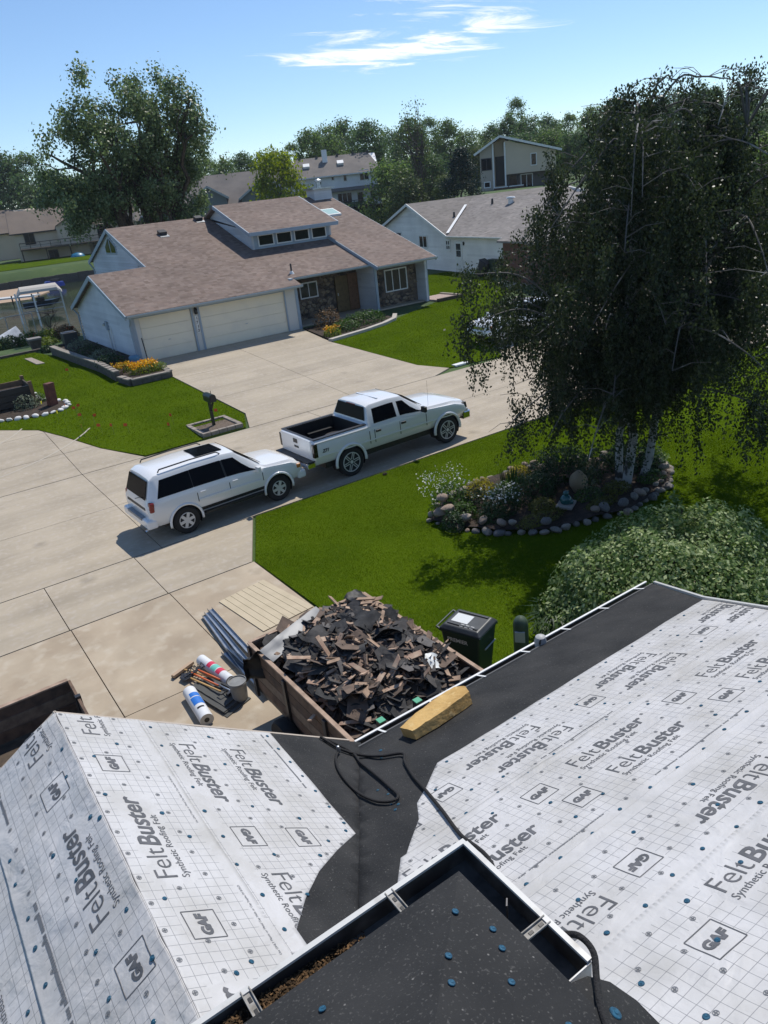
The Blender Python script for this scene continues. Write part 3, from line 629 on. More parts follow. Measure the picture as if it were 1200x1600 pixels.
# white strips: garage slope facing right
A = [(0, -.006), (.67, -.006), (.68, -2.0), (.70, -3.6), (0, -3.6)]
lg = [(.27, -1.95, PI2), (.27, -.32, PI2), (.27, -3.58, PI2)]
strip('white_felt_sheet', 'R', FR, A, .008, lg, [(.24, -.70, PI2), (.27, -2.32, PI2)], 'white printed felt laid over the garage ridge', (.03, -3.6, .62, 0), (), [(.13, -.62), (.36, -.42), (.07, -1.1), (.40, -1.30), (.12, -2.1), (.42, -2.62), (.30, -2.68), (.50, -1.55)], [(.63, -2.6, PI2, NOTE), (.63, -1.4, PI2, NOTE)], [(.60, -3.6, .72, 0)], ('x', .68))
B = [(.64, -.004), (1.97, -.004), (1.95, -.8), (1.93, -1.53), (1.62, -1.72), (1.31, -1.94), (1.05, -2.18), (.83, -2.43), (.83, -2.6), (.64, -2.6)]
lg = [(.90, -.32, -PI2), (1.36, -.35, -PI2), (.92, -1.92, -PI2)]
cp = [(.74+rnd.uniform(-.03, .03), -.1-.29*i) for i in range(9)] + [(1.90, -.08-.22*i) for i in range(7)] + [(1.85, -1.5), (1.60, -1.62), (1.2, -.62), (1.16, -1.2), (1.50, -1.35), (1.42, -1.78), (1.30, -2.02), (1.05, -1.75), (1.08, -2.15), (1.25, -.18), (.98, -2.3)]
strip('white_felt_sheet', 'R', FR, B, .005, lg, [(.95, -1.55, -PI2), (1.40, -1.57, -PI2)], 'white printed felt on the lower garage slope, cut along the valley', (.86, -2.5, 1.95, 0), [(1.84, -.06, 1.83, -.96, .016)], cp, (), [(.70, -2.6, .80, 0), (1.80, -1.1, 2.0, 0)])
# garage slope facing left (in half shade)
C1 = [(.004, -.006), (-.72, -.006), (-.73, -3.6), (.004, -3.6)]
strip('white_felt_sheet', 'L', FL, C1, .008, [(-.19, -1.98, PI2), (-.19, -.34, PI2), (-.19, -3.58, PI2)], [(-.22, -.74, PI2), (-.18, -2.37, PI2)], 'white printed felt on the shaded side of the garage ridge', (-.60, -3.6, -.03, 0), [(-.585, -1.40, -.58, -3.2, .024), (-.60, -.05, -.6, -.62, .02)],
      [(-.06, -.44), (-.11, -.72), (-.07, -1.24), (-.02, -1.32), (-.10, -2.05), (-.08, -2.43), (-.30, -1.55), (-.38, -1.22), (-.34, -2.08), (-.36, -2.38), (-.66, -.9), (-.67, -1.12), (-.65, -1.45), (-.66, -1.68), (-.66, -1.95), (-.66, -2.25), (-.2, -2.7)], (), [(-.74, -3.6, -.62, 0)], ('x', -.725))
C2 = [(-.66, -.004), (-1.85, -.004), (-1.85, -3.6), (-.66, -3.6)]
strip('white_felt_sheet', 'L', FL, C2, .004, [(-1.0, -1.98, PI2), (-1.45, -1.98, PI2), (-1.0, -.35, PI2)], [(-1.0, -2.4, PI2), (-.98, -.75, PI2)], 'white printed felt on the lower shaded garage slope', (-1.8, -3.6, -.75, 0), (), [(-.80, -1.98), (-.82, -2.5), (-.9, -1.3)])
# main slope
E1 = [(2.90, -1.20), (6.80, -1.14), (6.66, -1.63), (6.53, -2.07), (6.5, -2.25), (1.86, -2.25), (2.05, -2.05), (2.27, -1.84), (2.40, -1.62), (2.62, -1.45)]
def row(xs_, y, a): return [(x, y, a) for x in xs_]
lg = row([3.76, 5.36, 6.96], -1.52, math.pi) + row([3.86, 5.42, 7.0], -1.83, math.pi) + row([2.26], -1.80, math.pi)
cp = [(2.2+.31*i, -2.14+rnd.uniform(-.02, .02)) for i in range(15)] + [(2.95+.42*i, -1.27+rnd.uniform(-.03, .05)) for i in range(9)] + [(2.6, -1.6), (4.2, -1.65), (4.3, -1.9), (5.8, -1.55), (5.7, -1.9), (2.75, -1.9), (3.0, -2.0)]
strip('white_felt_sheet', 'M', FM, E1, .005, lg, [(2.62, -1.72, math.pi), (4.30, -1.72, math.pi), (5.95, -1.75, math.pi)], 'lowest white felt run on the main roof slope', (2, -2.1, 6.8, -1.2), [(2.92, -2.19, 3.84, -2.185, .02), (4.5, -2.19, 5.44, -2.185, .02), (3.34, -2.08, 4.2, -2.08, .012), (1.9, -2.19, 2.45, -2.185, .016)], cp, (), [(1.5, -2.17, 7, -2.10)])
E2 = [(1.90, -2.16), (6.52, -2.12), (6.3, -3.0), (6.2, -3.28), (1.2, -3.28), (1.5, -2.7)]
lg = row([1.78, 3.34, 4.97], -2.47, 0) + row([1.82, 3.40, 5.02], -2.83, 0)
cp = [(1.9+.29*i, -3.16+rnd.uniform(-.02, .02)) for i in range(15)] + [(2.6, -2.35), (2.9, -2.65), (3.15, -2.92), (4.4, -2.3), (4.5, -2.75), (5.0, -2.95), (2.85, -2.95), (3.25, -2.6), (4.4, -2.95), (5.9, -2.6)]
strip('white_felt_sheet', 'M', FM, E2, .009, lg, [(2.95, -2.48, 0), (3.06, -2.81, 0), (4.58, -2.48, 0), (4.72, -2.83, 0)], 'second white felt run up the main roof slope', (1.5, -3.1, 6.5, -2.2), [(2.2, -3.09, 3.0, -3.09, .008), (3.5, -3.09, 4.6, -3.09, .008), (2.45, -3.24, 3.3, -3.24, .008)], cp, (), [(1.5, -3.22, 7, -3.10), (1.5, -2.24, 7, -2.1)], ('y', -2.14))
E3 = [(1.4, -3.19), (6.24, -3.19), (6.1, -4.02), (1.2, -4.02)]
lg = row([3.98, 2.36, 5.6], -3.63, math.pi)
cp = [(1.6+.27*i, -3.88+rnd.uniform(-.02, .02)) for i in range(9)] + [(2.25, -3.55), (3.36, -3.68), (2.9, -3.4), (3.5, -3.4)]
strip('white_felt_sheet', 'M', FM, E3, .013, lg, [(2.68, -3.62, math.pi), (4.3, -3.62, math.pi)], 'third white felt run up the main roof slope, scuffed with dirt', (1.4, -3.8, 6.2, -3.3), [(2.36, -3.95, 3.42, -3.955, .03)], cp, (), [(1.2, -3.96, 6.3, -3.80), (1.2, -3.27, 6.3, -3.1)], ('y', -3.19))
E4 = [(1.0, -3.92), (6.1, -3.92), (5.9, -5.2), (.9, -5.2)]
lg = [(2.68, -4.18, 0), (1.0, -4.26, 0)] ; cp = [(1.98, -4.22), (2.4, -4.33), (2.55, -4.05), (2.0, -4.55), (2.95, -4.1), (2.2, -4.75), (2.7, -4.7), (1.75, -4.02)]
strip('white_felt_sheet', 'M', FM, E4, .017, lg, [(2.4, -4.32, 0)], 'top white felt run on the main slope beside the gutter', (1.2, -5.2, 6, -4.02), (), cp, (), [(.9, -4.02, 6.3, -3.9)], ('y', -3.92))
# drip edge along eave and rakes
b = MB(); b.box((2.74, -.002, -.05), (7.36, .03, .008)); b.build('drip_edge', mat('drip_grey', (.10, .10, .098), .6), house, matrix=FM)
for i in range(7):
    x = 3.05+.68*i; b = MB(); b.box((x, -.02, .009), (x+.025, .14, .014)); b.build('gutter_strap', M['white'], house, matrix=FM)
b = MB(); b.bar((7.38, 0, 0), (6.84, -1.13, 0), .03, .05); b.bar((6.84, -1.13, 0), (6.57, -2.07, 0), .03, .05); b.bar((6.57, -2.07, 0), (6.0, -5.2, 0), .03, .05); b.build('rake_edge', drip, house, matrix=FM)
b = MB(); b.box((-.01, .0, -.09), (2.95, .025, .004)); b.build('rake_board', mat('rake_board', (.42, .36, .30), .8), house, matrix=FR)
b = MB(); b.box((-3.6, .0, -.09), (.01, .025, .004)); b.build('rake_board', bpy.data.materials['rake_board'], house, matrix=FL)
# lower eave gutter seen as a pale lip
b = MB(); b.box((2.78, 5.31, 2.44), (7.4, 5.42, 2.45)); b.box((2.78, 5.412, 2.45), (7.4, 5.42, 2.545)); b.build('gutter', mat('eave_gutter_shade', (.05, .048, .045), .6), house)  # gutter inside coloured dark to stand for the shadow line behind the lip
b = MB(); b.box((2.78, 5.405, 2.545), (7.4, 5.43, 2.56)); b.box((2.78, 5.421, 2.44), (7.4, 5.43, 2.5449)); b.build('gutter_lip', M['white'], house)

# ---- upper roof corner with open gutters
UZ, UX, UY, GW = 5.2, 1.37, 1.83, .125
ex, ey = UX-GW, UY-GW+.005
b = MB(); ku = .40; D = 4.2
hip = lambda x, y, zz=0: UZ+.02+ku*min(ex-x, ey-y)+zz
n = 26; P = []
def uproof(poly, lab):
    v, fc = cdt_poly(split_edges(poly, .12), .12)
    me = bpy.data.meshes.new('black_felt_sheet'); me.from_pydata([(p.x, p.y, hip(p.x, p.y)+.006*noise.noise((p.x*3, p.y*3, 0))) for p in v], [], [tuple(t) for t in fc])
    bm = bmesh.new(); bm.from_mesh(me)
    for q in bm.faces:
        if q.normal.z < 0: q.normal_flip()
    bm.to_mesh(me); bm.free(); o = link('black_felt_sheet', me, felt_black, house, smooth=40); o['label'] = lab; return o
f1 = uproof([(ex, ey), (ex-D, ey), (ex-D, ey-D)], 'black felt on the upper roof, slope towards the street')
f2 = uproof([(ex, ey), (ex-D, ey-D), (ex, ey-D)], 'black felt on the upper roof, slope towards the right')
for x, y in ((1.09, 1.54), (.94, 1.39), (.53, 1.54), (.88, 1.30), (1.16, 1.42), (1.13, 1.34), (1.06, 1.22), (.98, 1.07), (1.11, 1.02), (.3, 1.2)):
    o = bpy.data.objects.new('plastic_cap', cap_me); COL.objects.link(o); o.parent = f1 if ey-y < ex-x else f2; o.location = (x, y, hip(x, y)+.006); o.scale = (.60,)*3
    o.rotation_euler = (-.38, 0, 0) if ey-y < ex-x else (0, .38, 0)
gm_out = mat('gutter_outside', (.55, .545, .52), .45, var=((.36, .34, .31), 11, .52, .72, 7)); gm_in = mat('gutter_inside', (.055, .05, .045), .6, var=((.15, .14, .125), 6, .48, .72, 7), spec=.2)
GY1 = 1.16        # the right-hand gutter run ends here
b = MB(); x0 = -2.9
b.box((x0, ey+.002, UZ-.105), (UX-.012, UY-.012, UZ-.10)); b.box((x0, UY-.012, UZ-.105), (UX, UY-.006, UZ-.012)); b.box((x0, ey-.002, UZ-.105), (ex+.0, ey+.003, UZ-.01))
b.box((ex+.002, GY1, UZ-.106), (UX-.012, ey+.002, UZ-.101)); b.box((UX-.012, GY1, UZ-.105), (UX-.006, UY-.012, UZ-.012)); b.box((ex-.002, GY1, UZ-.106), (ex+.003, ey-.002, UZ-.012))
gi = b.build('gutter', gm_in, house); gi['label'] = 'dark open box gutter round the upper roof corner'
b = MB(); b.box((x0, UY-.016, UZ-.012), (UX, UY+.006, UZ)); b.box((UX-.016, GY1, UZ-.0122), (UX+.006, UY-.016, UZ-.0002)); b.box((x0, UY-.0055, UZ-.11), (UX+.005, UY, UZ-.0125)); b.box((UX-.0055, GY1, UZ-.11), (UX, UY-.006, UZ-.0125)); b.box((ex, GY1-.005, UZ-.106), (UX, GY1, UZ-.0125))
b.build('gutter_lip', gm_out, gi)
hang = mat('hanger_metal', (.30, .285, .26), .6, var=((.18, .165, .14), 25, .45, .65))
def hanger(x, y, rz):
    q = MB(); q.box((-.018, -.062, -.006), (.018, .062, -.002)); q.box((-.018, -.062, -.006), (-.014, .062, .008)); q.box((.014, -.062, -.006), (.018, .062, .008))
    o = q.build('gutter_hanger', hang, gi); o.location = (x, y, UZ-.004); o.rotation_euler = (0, 0, rz)
    for t in (-.03, .02): z_ = MB().box((-.006, t-.01, -.0015), (.006, t+.01, .0005)).build('slot', M['black'], o)
for x in (.985, .37, -.25): hanger(x, UY-GW/2-.002, 0)
hanger(UX-GW/2-.002, 1.36, PI2)
b = MB(); b.obox((UX-.07, 1.50, UZ-.03), (.012, .012, 0), (0, 0, .035), (-.002, .002, 0)); b.build('bent_metal_strip', M['dark_metal'], gi)
# leaf litter and grit in the gutter
lit = leaf_mat('leaf_litter', (.025, .018, .012), (.17, .10, .05), (.07, .045, .025), trans=0.0, rough=.9, spec=.1)
V_, F_ = [], []
for i in range(5200):
    t = RNG.beta(1.6, 2.2); x = -.15+t*1.0; y = UY-.02-abs(RNG.normal(0, .05)); y = max(y, ey+.01); z_ = UZ-.100+RNG.uniform(0, .05)*(1-abs(t-.4)); a = RNG.uniform(0, 6.28); l_ = RNG.uniform(.003, .011); w_ = RNG.uniform(.0012, .004); tl = RNG.uniform(-.5, .5)
    d = np.array([math.cos(a), math.sin(a), tl])*l_; e_ = np.array([-math.sin(a), math.cos(a), RNG.uniform(-.5, .5)])*w_; c0 = np.array([x, y, z_+.01]); k = len(V_)
    V_ += [c0-d-e_, c0+d-e_, c0+d+e_, c0-d+e_]; F_.append((k, k+1, k+2, k+3))
o = link('leaf_litter', np_mesh('leaf_litter', np.array(V_), F_), lit); tag(o, 'brown leaf litter lying in the open gutter', 'litter', kind='stuff')
# flap of felt past the end of the gutter
q = MB(); fl = [(1.20, 1.16, 5.20), (1.33, 1.14, 5.17), (1.40, 1.10, 5.12), (1.44, 1.02, 5.08), (1.45, .90, 5.05), (1.43, .75, 5.03), (1.38, .55, 5.03), (1.18, .5, 5.22), (1.2, .9, 5.22)]
q.prism(fl, (0, 0, -.008)); q.build('felt_flap', felt_black, house)
o = bpy.data.objects.new('plastic_cap', cap_me); COL.objects.link(o); o.parent = house; o.location = (1.305, 1.0, 5.17); o.rotation_euler = (.2, .5, 0)
cav = mat('plastic_tag_green', (.02, .25, .09), .4)
tag(MB().lathe([(.0, .008), (.014, .008), (.018, 0), (.016, -.004)], c=(.27, UY-.07, UZ-.055), n=12).build('cap_nail', cav, smooth=True), 'green plastic cap lying in the gutter litter', 'plastic cap')
tag(MB().lathe([(.0, .008), (.014, .008), (.018, 0), (.016, -.004)], c=(.155, UY-.075, UZ-.055), n=12).build('cap_nail', mat('plastic_tag_red', (.5, .03, .02), .4), smooth=True), 'red plastic cap lying in the gutter by the hanger', 'plastic cap')
# ------------------------------------------------------------------ houses across the street
def window(parent, c, u, w_, h, n, fm, gm, nx=1, ny=1, fr=.07, name='window', depth=.05):
    """window standing proud of a wall: frame part with pane sub-parts. c centre, u horizontal dir, n outward normal (parent space)"""
    c, u, n = Vector(c), Vector(u).normalized(), Vector(n).normalized(); z = Vector((0, 0, 1)); b = MB()
    for sgn in (-1, 1):
        b.obox(c+u*sgn*(w_/2-fr/2), u*fr/2, n*depth/2, z*h/2); b.obox(c+z*sgn*(h/2-fr/2), u*(w_/2-fr-.001), n*depth/2*.98, z*fr/2)
    for i in range(1, nx): b.obox(c+u*(-w_/2+fr/2+(w_-fr)*i/nx), u*fr*.35, n*depth/2*.9, z*(h/2-fr))
    for j in range(1, ny): b.obox(c+z*(-h/2+fr/2+(h-fr)*j/ny), u*(w_/2-fr), n*depth/2*.85, z*fr*.3)
    o = b.build(name, fm, parent)
    for i in range(nx):
        a0 = -w_/2+fr/2+(w_-fr)*i/nx; a1 = -w_/2+fr/2+(w_-fr)*(i+1)/nx
        MB().obox(c+u*(a0+a1)/2-n*.004, u*((a1-a0)/2-.012), n*.006, z*(h/2-fr*.8)).build('pane', gm, o)
    return o
def slab3(poly, th): # roof slab below a polygon
    return MB().prism(poly, (0, 0, -th))
def siding(parent, poly, place, m, row=.155):
    """lap siding boards clipped to a wall polygon (a, z): each board tilts out at its lower edge"""
    z0 = min(p[1] for p in poly); z1 = max(p[1] for p in poly); mb = MB(); z = z0
    while z < z1-.01:
        q = clip_poly(poly, -1e3, 1e3, z, z+row)
        if len(q) > 2:
            o_ = lambda zz: .055-.052*(zz-z)/row
            n = len(q); fr_ = [place(a, zz, o_(zz)) for a, zz in q]; bk = [place(a, zz, 0) for a, zz in q]; mb.add(fr_+bk, [tuple(range(n))]+[(i, (i+1) % n, (i+1) % n+n, i+n) for i in range(n)])
        z += row
    return mb.build('siding', m, parent)
HZ = .9
h1 = thing('garage_house', 'blue grey sided house with brown shingle roof, clerestory dormer and cream garage doors', 'house', (10.5, 37.2, HZ))
O1 = (10.5, 37.2, HZ)
def P1(mb, name, m, parent=None, **k):
    mb.off = Vector(O1) if parent is None or True else mb.off
    mb.v = [v-Vector(O1) for v in mb.v]; return mb.build(name, m, parent or h1, **k)
SL = .34
rz_ = lambda y: 3.29+SL*(y-36.7)
# walls
P1(MB().prism([(10.5, 37.2, HZ), (10.5, 47.0, HZ), (10.5, 47.0, 3.1), (10.5, 41.7, 4.86), (10.5, 37.2, 3.33)], (.2, 0, 0)), 'side_wall', M['siding_blue'])
P1(MB().prism([(13.4, 41.9, 4.6), (13.4, 52.6, HZ), (13.4, 52.6, 5.2), (13.4, 47.6, 6.88), (13.4, 41.9, 4.92)], (.2, 0, 0)), 'gable_wall', M['siding_blue'])
P1(MB().prism([(10.5, 46.8, HZ), (13.4, 46.8, HZ), (13.4, 46.8, 3.1), (10.5, 46.8, 3.1)], (0, .2, 0)), 'back_wall', M['siding_blue'])
P1(MB().box((13.6, 52.4, HZ), (28.6, 52.6, 5.2)), 'back_wall', M['siding_blue'])
cw = mat('front_wall', (.62, .60, .55), .6)
fw = MB(); fw.box((10.7, 37.2, HZ+2.16), (19.6, 37.35, 3.3))
for a, b_ in ((10.7, 10.9), (13.54, 14.0), (18.9, 19.6)): fw.box((a, 37.2, HZ), (b_, 37.35, HZ+2.159))
P1(fw, 'front_wall', cw)
P1(MB().box((19.4, 37.36, HZ), (19.6, 39.5, 3.6)), 'entry_side_wall', M['siding_blue'])
_pl = lambda x: (lambda a, z, o: Vector((x-o, a, z))-Vector(O1))
siding(h1, [(37.2, HZ), (47.0, HZ), (47.0, 3.1), (41.7, 4.86), (37.2, 3.33)], _pl(10.5), M['siding_blue'])
siding(h1, [(43.3, 5.0), (52.6, 2.0), (52.6, 5.2), (47.6, 6.88), (42.2, 5.03)], _pl(13.4), M['siding_blue'])
# trim
for x0, x1 in ((10.44, 10.66), (13.54, 13.64), (13.90, 14.0), (18.82, 18.9), (19.5, 19.66)): P1(MB().box((x0, 37.165, HZ), (x1, 37.198, 3.28)), 'corner_trim', M['trim_blue'])
for x0, x1 in ((10.67, 13.53), (14.01, 18.81)): P1(MB().box((x0, 37.168, HZ+2.13), (x1, 37.198, HZ+2.25)), 'door_head_trim', M['trim_blue'])
# garage doors, four sections each
for x0, x1 in ((10.9, 13.54), (14.0, 18.9)):
    d = P1(MB().box((x0+.01, 37.26, HZ), (x1-.01, 37.28, HZ+2.14)), 'garage_door', M['cream_door'])
    for k in range(4): P1(MB().box((x0+.02, 37.235, HZ+.02+k*.53), (x1-.02, 37.258, HZ+.535+k*.53)), 'panel', M['cream_door'], d, bevel=.008)
    P1(MB().box(((x0+x1)/2-.06, 37.20, HZ+.86), ((x0+x1)/2+.06, 37.234, HZ+.89)), 'handle', M['metal'], d)
# house number and lamp between the doors
pl = P1(MB().box((13.70, 37.155, HZ+.9), (13.84, 37.196, HZ+1.75)), 'number_plaque', M['white'])
for i, ch in enumerate('1713'):
    v_, f_ = text_mesh(ch, .2, .006, 0, 1); w_ = max(p.x for p in v_); q = MB(); q.add([(13.77+p.x-w_/2, 37.150, HZ+1.56-i*.2+p.y) for p in v_], f_); P1(q, 'numeral', M['black'], pl, fixn=False)
lp = P1(MB().lathe([(.02, 0), (.07, .02), (.085, .06), (.085, .26), (.05, .32), (.02, .36)], c=(13.77, 37.08, HZ+1.82), n=10), 'wall_lamp', M['black'], smooth=40)
P1(MB().box((13.73, 37.11, HZ+1.95), (13.81, 37.196, HZ+2.05)), 'bracket', M['black'], lp)
# main roof: one front plane shared by garage, hall and entry
poly = [(10.2, 36.7), (19.72, 36.7), (19.72, 37.6), (24.96, 37.6), (24.96, 41.85), (19.62, 41.85), (19.62, 47.6), (13.25, 47.6), (13.25, 41.7), (10.2, 41.7)]
P1(slab3([(x, y, rz_(y)) for x, y in poly], .12), 'roof', M['shingle_brown'])
P1(slab3([(10.2, 41.7, rz_(41.7)), (13.4, 41.7, rz_(41.7)), (13.4, 47.3, rz_(41.7)-SL*5.6), (10.2, 47.3, rz_(41.7)-SL*5.6)], .12), 'roof', M['shingle_brown'])
P1(slab3([(13.25, 47.6, rz_(47.6)), (25.0, 47.6, rz_(47.6)), (25.0, 53.1, rz_(47.6)-SL*5.5), (13.25, 53.1, rz_(47.6)-SL*5.5)], .12), 'roof', M['shingle_brown'])
# fascia, rakes, gutter
def rake(pts, nm='rake_trim'):
    q = MB()
    for a, b_ in zip(pts[:-1], pts[1:]): q.bar(a, b_, .05, .2)
    P1(q, nm, M['trim_blue'])
rake([(10.17, 36.7, rz_(36.7)-.12), (10.17, 41.7, rz_(41.7)-.12)]); rake([(10.17, 41.7, rz_(41.7)-.12), (10.17, 47.3, rz_(41.7)-SL*5.6-.12)])
rake([(13.22, 41.75, rz_(41.75)-.10), (13.22, 47.6, rz_(47.6)-.12)]); rake([(13.22, 47.6, rz_(47.6)-.12), (13.22, 53.1, rz_(47.6)-SL*5.5-.12)])
gut_m = mat('gutter_paint', (.36, .42, .46), .4)
for x0, x1, y, z in ((10.2, 19.75, 36.68, rz_(36.7)-.02), (19.76, 24.9, 37.58, rz_(37.6)-.02)):
    q = MB(); q.prism([(x0, y, z), (x0, y-.12, z+.01), (x0, y-.12, z-.05), (x0, y-.06, z-.12), (x0, y, z-.12)], (x1-x0, 0, 0)); P1(q, 'gutter', gut_m)
q = MB(); q.tube([(10.35, 36.62, rz_(36.7)-.12), (10.38, 36.75, rz_(36.7)-.25), (10.40, 37.10, 2.75), (10.41, 37.13, 2.5), (10.42, 37.13, HZ+.1)], .045, 6); P1(q, 'downspout', M['trim_blue'])
q = MB(); q.tube([(10.2, 47.2, 3.0), (10.4, 47.05, 2.6), (10.42, 47.04, HZ+.1)], .045, 6); P1(q, 'downspout', M['trim_blue'])
q = MB(); q.tube([(13.2, 53.0, 5.0), (13.35, 52.7, 4.6), (13.33, 52.68, 2.4)], .05, 6); P1(q, 'downspout', M['trim_blue'])
# meter and conduit on the side wall
mt = P1(MB().box((10.36, 41.2, HZ+1.3), (10.5, 41.5, HZ+1.75)), 'meter_box', M['trim_blue']); P1(MB().tube([(10.42, 41.35, HZ+1.3), (10.42, 41.35, HZ+.05)], .03, 6), 'conduit', M['white'], mt)
P1(MB().lathe([(.09, 0), (.09, .1), (.06, .13)], c=(10.36, 41.7, HZ+1.5), ax='Z', n=10), 'meter', M['metal'], mt)
P1(MB().tube([(10.40, 40.7, HZ+1.5), (10.40, 40.7, HZ+.1)], .025, 6), 'conduit', M['white'], mt)
# gable windows: pair of raked panes
fr = P1(MB().prism([(13.33, 46.75, 5.55), (13.33, 48.95, 5.55), (13.33, 48.95, 6.02), (13.33, 47.85, 6.62), (13.33, 46.75, 6.02)], (.068, 0, 0)), 'window', M['trim_blue'])
P1(MB().prism([(13.315, 46.9, 5.66), (13.315, 47.75, 5.66), (13.315, 47.75, 6.44), (13.315, 46.9, 5.98)], (.01, 0, 0)), 'pane', M['glass'], fr)
P1(MB().prism([(13.315, 47.95, 5.66), (13.315, 48.8, 5.66), (13.315, 48.8, 5.98), (13.315, 47.95, 6.44)], (.01, 0, 0)), 'pane', M['glass'], fr)
# clerestory dormer
dy0, dyr, dz0, dzr = 41.25, 45.7, 5.98, 7.58
ks = (dzr-dz0)/(dyr-dy0)
dz = lambda y: dz0+ks*(y-dy0)
P1(MB().prism([(19.66, 41.8, 4.95), (19.66, dyr, rz_(dyr)-.1), (19.66, 47.6, 6.9), (19.66, 47.6, dz(dyr)-.25-.3*(1.9)), (19.66, dyr, dz(dyr)-.14), (19.66, 41.8, dz(41.8)-.14)], (.12, 0, 0)), 'dormer_wall', M['siding_blue'])
P1(MB().prism([(25.0, 41.8, 4.8), (25.0, 47.6, 6.6), (25.0, dyr, dz(dyr)-.14), (25.0, 41.8, dz(41.8)-.14)], (-.12, 0, 0)), 'dormer_wall', M['siding_blue'])
P1(MB().box((19.78, 41.8, 4.9), (24.88, 41.9, 6.02)), 'clerestory_wall', M['trim_blue'])
P1(slab3([(19.32, dy0, dz0), (25.2, dy0, dz0), (25.2, dyr, dzr), (19.32, dyr, dzr)], .12), 'dormer_roof', M['shingle_brown'])
P1(slab3([(19.32, dyr, dzr), (25.2, dyr, dzr), (25.2, 49.5, dzr-ks*3.8), (19.32, 49.5, dzr-ks*3.8)], .12), 'dormer_roof', M['shingle_brown'])
rake([(19.29, dy0, dz0-.1), (19.29, dyr, dzr-.1)]); rake([(19.3, dy0-.02, dz0-.1), (25.22, dy0-.02, dz0-.1)], 'dormer_fascia'); rake([(25.23, dy0, dz0-.1), (25.23, dyr, dzr-.1)])
for k in range(4):
    window(h1, Vector((20.55+1.19*k, 41.77, 5.47))-Vector(O1), (1, 0, 0), 1.02, .62, (0, -1, 0), M['white'], M['glass'], fr=.06)
# right block with its own slightly higher roof
by0, bz0 = 36.75, 3.5
bz = lambda y: bz0+SL*(y-by0)
P1(MB().prism([(25.0, 37.5, HZ), (25.0, 48.3, HZ), (25.0, 48.3, bz(48.3)-.14), (25.0, 37.5, bz(37.5)-.14)], (.14, 0, 0)), 'wing_wall', M['siding_blue'])
P1(MB().prism([(28.7, 37.4, HZ), (28.7, 52.5, HZ), (28.7, 52.5, 5.4), (28.7, 48.3, bz(48.3)-.14), (28.7, 37.4, bz(37.4)-.14)], (-.14, 0, 0)), 'wing_wall', M['siding_blue'])
P1(MB().box((25.14, 38.3, HZ), (28.56, 38.5, 3.85)), 'stone_wall', M['stone'])
P1(MB().box((25.14, 37.5, 3.22), (28.56, 37.62, 3.6)), 'beam', M['trim_blue'])
for x in (24.96, 28.68): P1(MB().box((x-.03, 37.42, HZ), (x+.1, 37.50, 3.55)), 'corner_trim', M['trim_blue'])
P1(slab3([(24.75, by0, bz0), (28.98, by0, bz0), (28.98, 48.3, bz(48.3)), (24.75, 48.3, bz(48.3))], .12), 'wing_roof', M['shingle_brown'])
P1(slab3([(24.75, 48.3, bz(48.3)), (28.98, 48.3, bz(48.3)), (28.98, 53, bz(48.3)-SL*4.7), (24.75, 53, bz(48.3)-SL*4.7)], .12), 'wing_roof', M['shingle_brown'])
rake([(24.73, by0, bz0-.12), (24.73, 48.3, bz(48.3)-.12)]); rake([(29.0, by0, bz0-.12), (29.0, 48.3, bz(48.3)-.12)])
q = MB(); q.prism([(24.72, by0, bz0-.02), (24.72, by0-.12, bz0-.01), (24.72, by0-.12, bz0-.07), (24.72, by0-.06, bz0-.14), (24.72, by0, bz0-.14)], (4.3, 0, 0)); P1(q, 'gutter', gut_m)
window(h1, Vector((27.0, 38.27, 2.4))-Vector(O1), (1, 0, 0), 1.65, 1.3, (0, -1, 0), M['white'], M['glass_green'], nx=3, fr=.07)
P1(MB().box((25.2, 37.55, HZ), (28.5, 38.29, HZ+.08)), 'porch_slab', M['concrete'])
# veneer stones, laid as separate pieces
stones = [mat('veneer_stone', c, .9, var=(d, 4, .4, .7), bump=(14, .7, .04)) for c, d in (((.24, .18, .12), (.12, .09, .065)), ((.10, .08, .065), (.05, .042, .036)), ((.34, .27, .19), (.2, .15, .1)))]
smesh = []
for i in range(7):
    rr = random.Random(i+40); pts = []; nn = rr.choice((5, 6, 7))
    for k in range(nn):
        a = 2*math.pi*k/nn+rr.uniform(-.25, .25); r_ = rr.uniform(.75, 1.1); pts.append((math.cos(a)*r_*.19, 0, math.sin(a)*r_*.12))
    mb = MB(); top = [(p[0]*.82, -.05-rr.uniform(0, .02), p[2]*.82) for p in pts]; n_ = nn; mb.add(pts+top, [tuple(range(n_, 2*n_))]+[(k, (k+1) % n_, (k+1) % n_+n_, k+n_) for k in range(n_)]); smesh.append(mb.mesh('stone'))
def veneer(wall, x0, x1, z0, z1, y, skip):
    rr = random.Random(int(x0*10)); j = 0; z = z0+.1
    while z < z1-.05:
        x = x0+.15+(.16 if j % 2 else 0)
        while x < x1-.1:
            if not (skip and skip[0]-.2 < x < skip[1]+.2 and skip[2]-.1 < z < skip[3]+.1):
                o = bpy.data.objects.new('stone', rr.choice(smesh)); COL.objects.link(o); o.parent = wall; o.location = Vector((x+rr.uniform(-.05, .05), y-.002, z+rr.uniform(-.03, .03)))-Vector(O1); o.rotation_euler = (0, rr.uniform(-.4, .4), 0); o.scale = (rr.uniform(.8, 1.15), rr.uniform(.6, 1.3), rr.uniform(.8, 1.15))
                m_ = rr.choice(stones)
                if len(o.data.materials) == 0: o.data.materials.append(m_)
                o.material_slots[0].link = 'OBJECT'; o.material_slots[0].material = m_
            x += .34+rr.uniform(-.04, .06)
        z += .215; j += 1
sw = [o for o in bpy.data.objects if o.parent == h1 and o.name.startswith('stone_wall')][0]
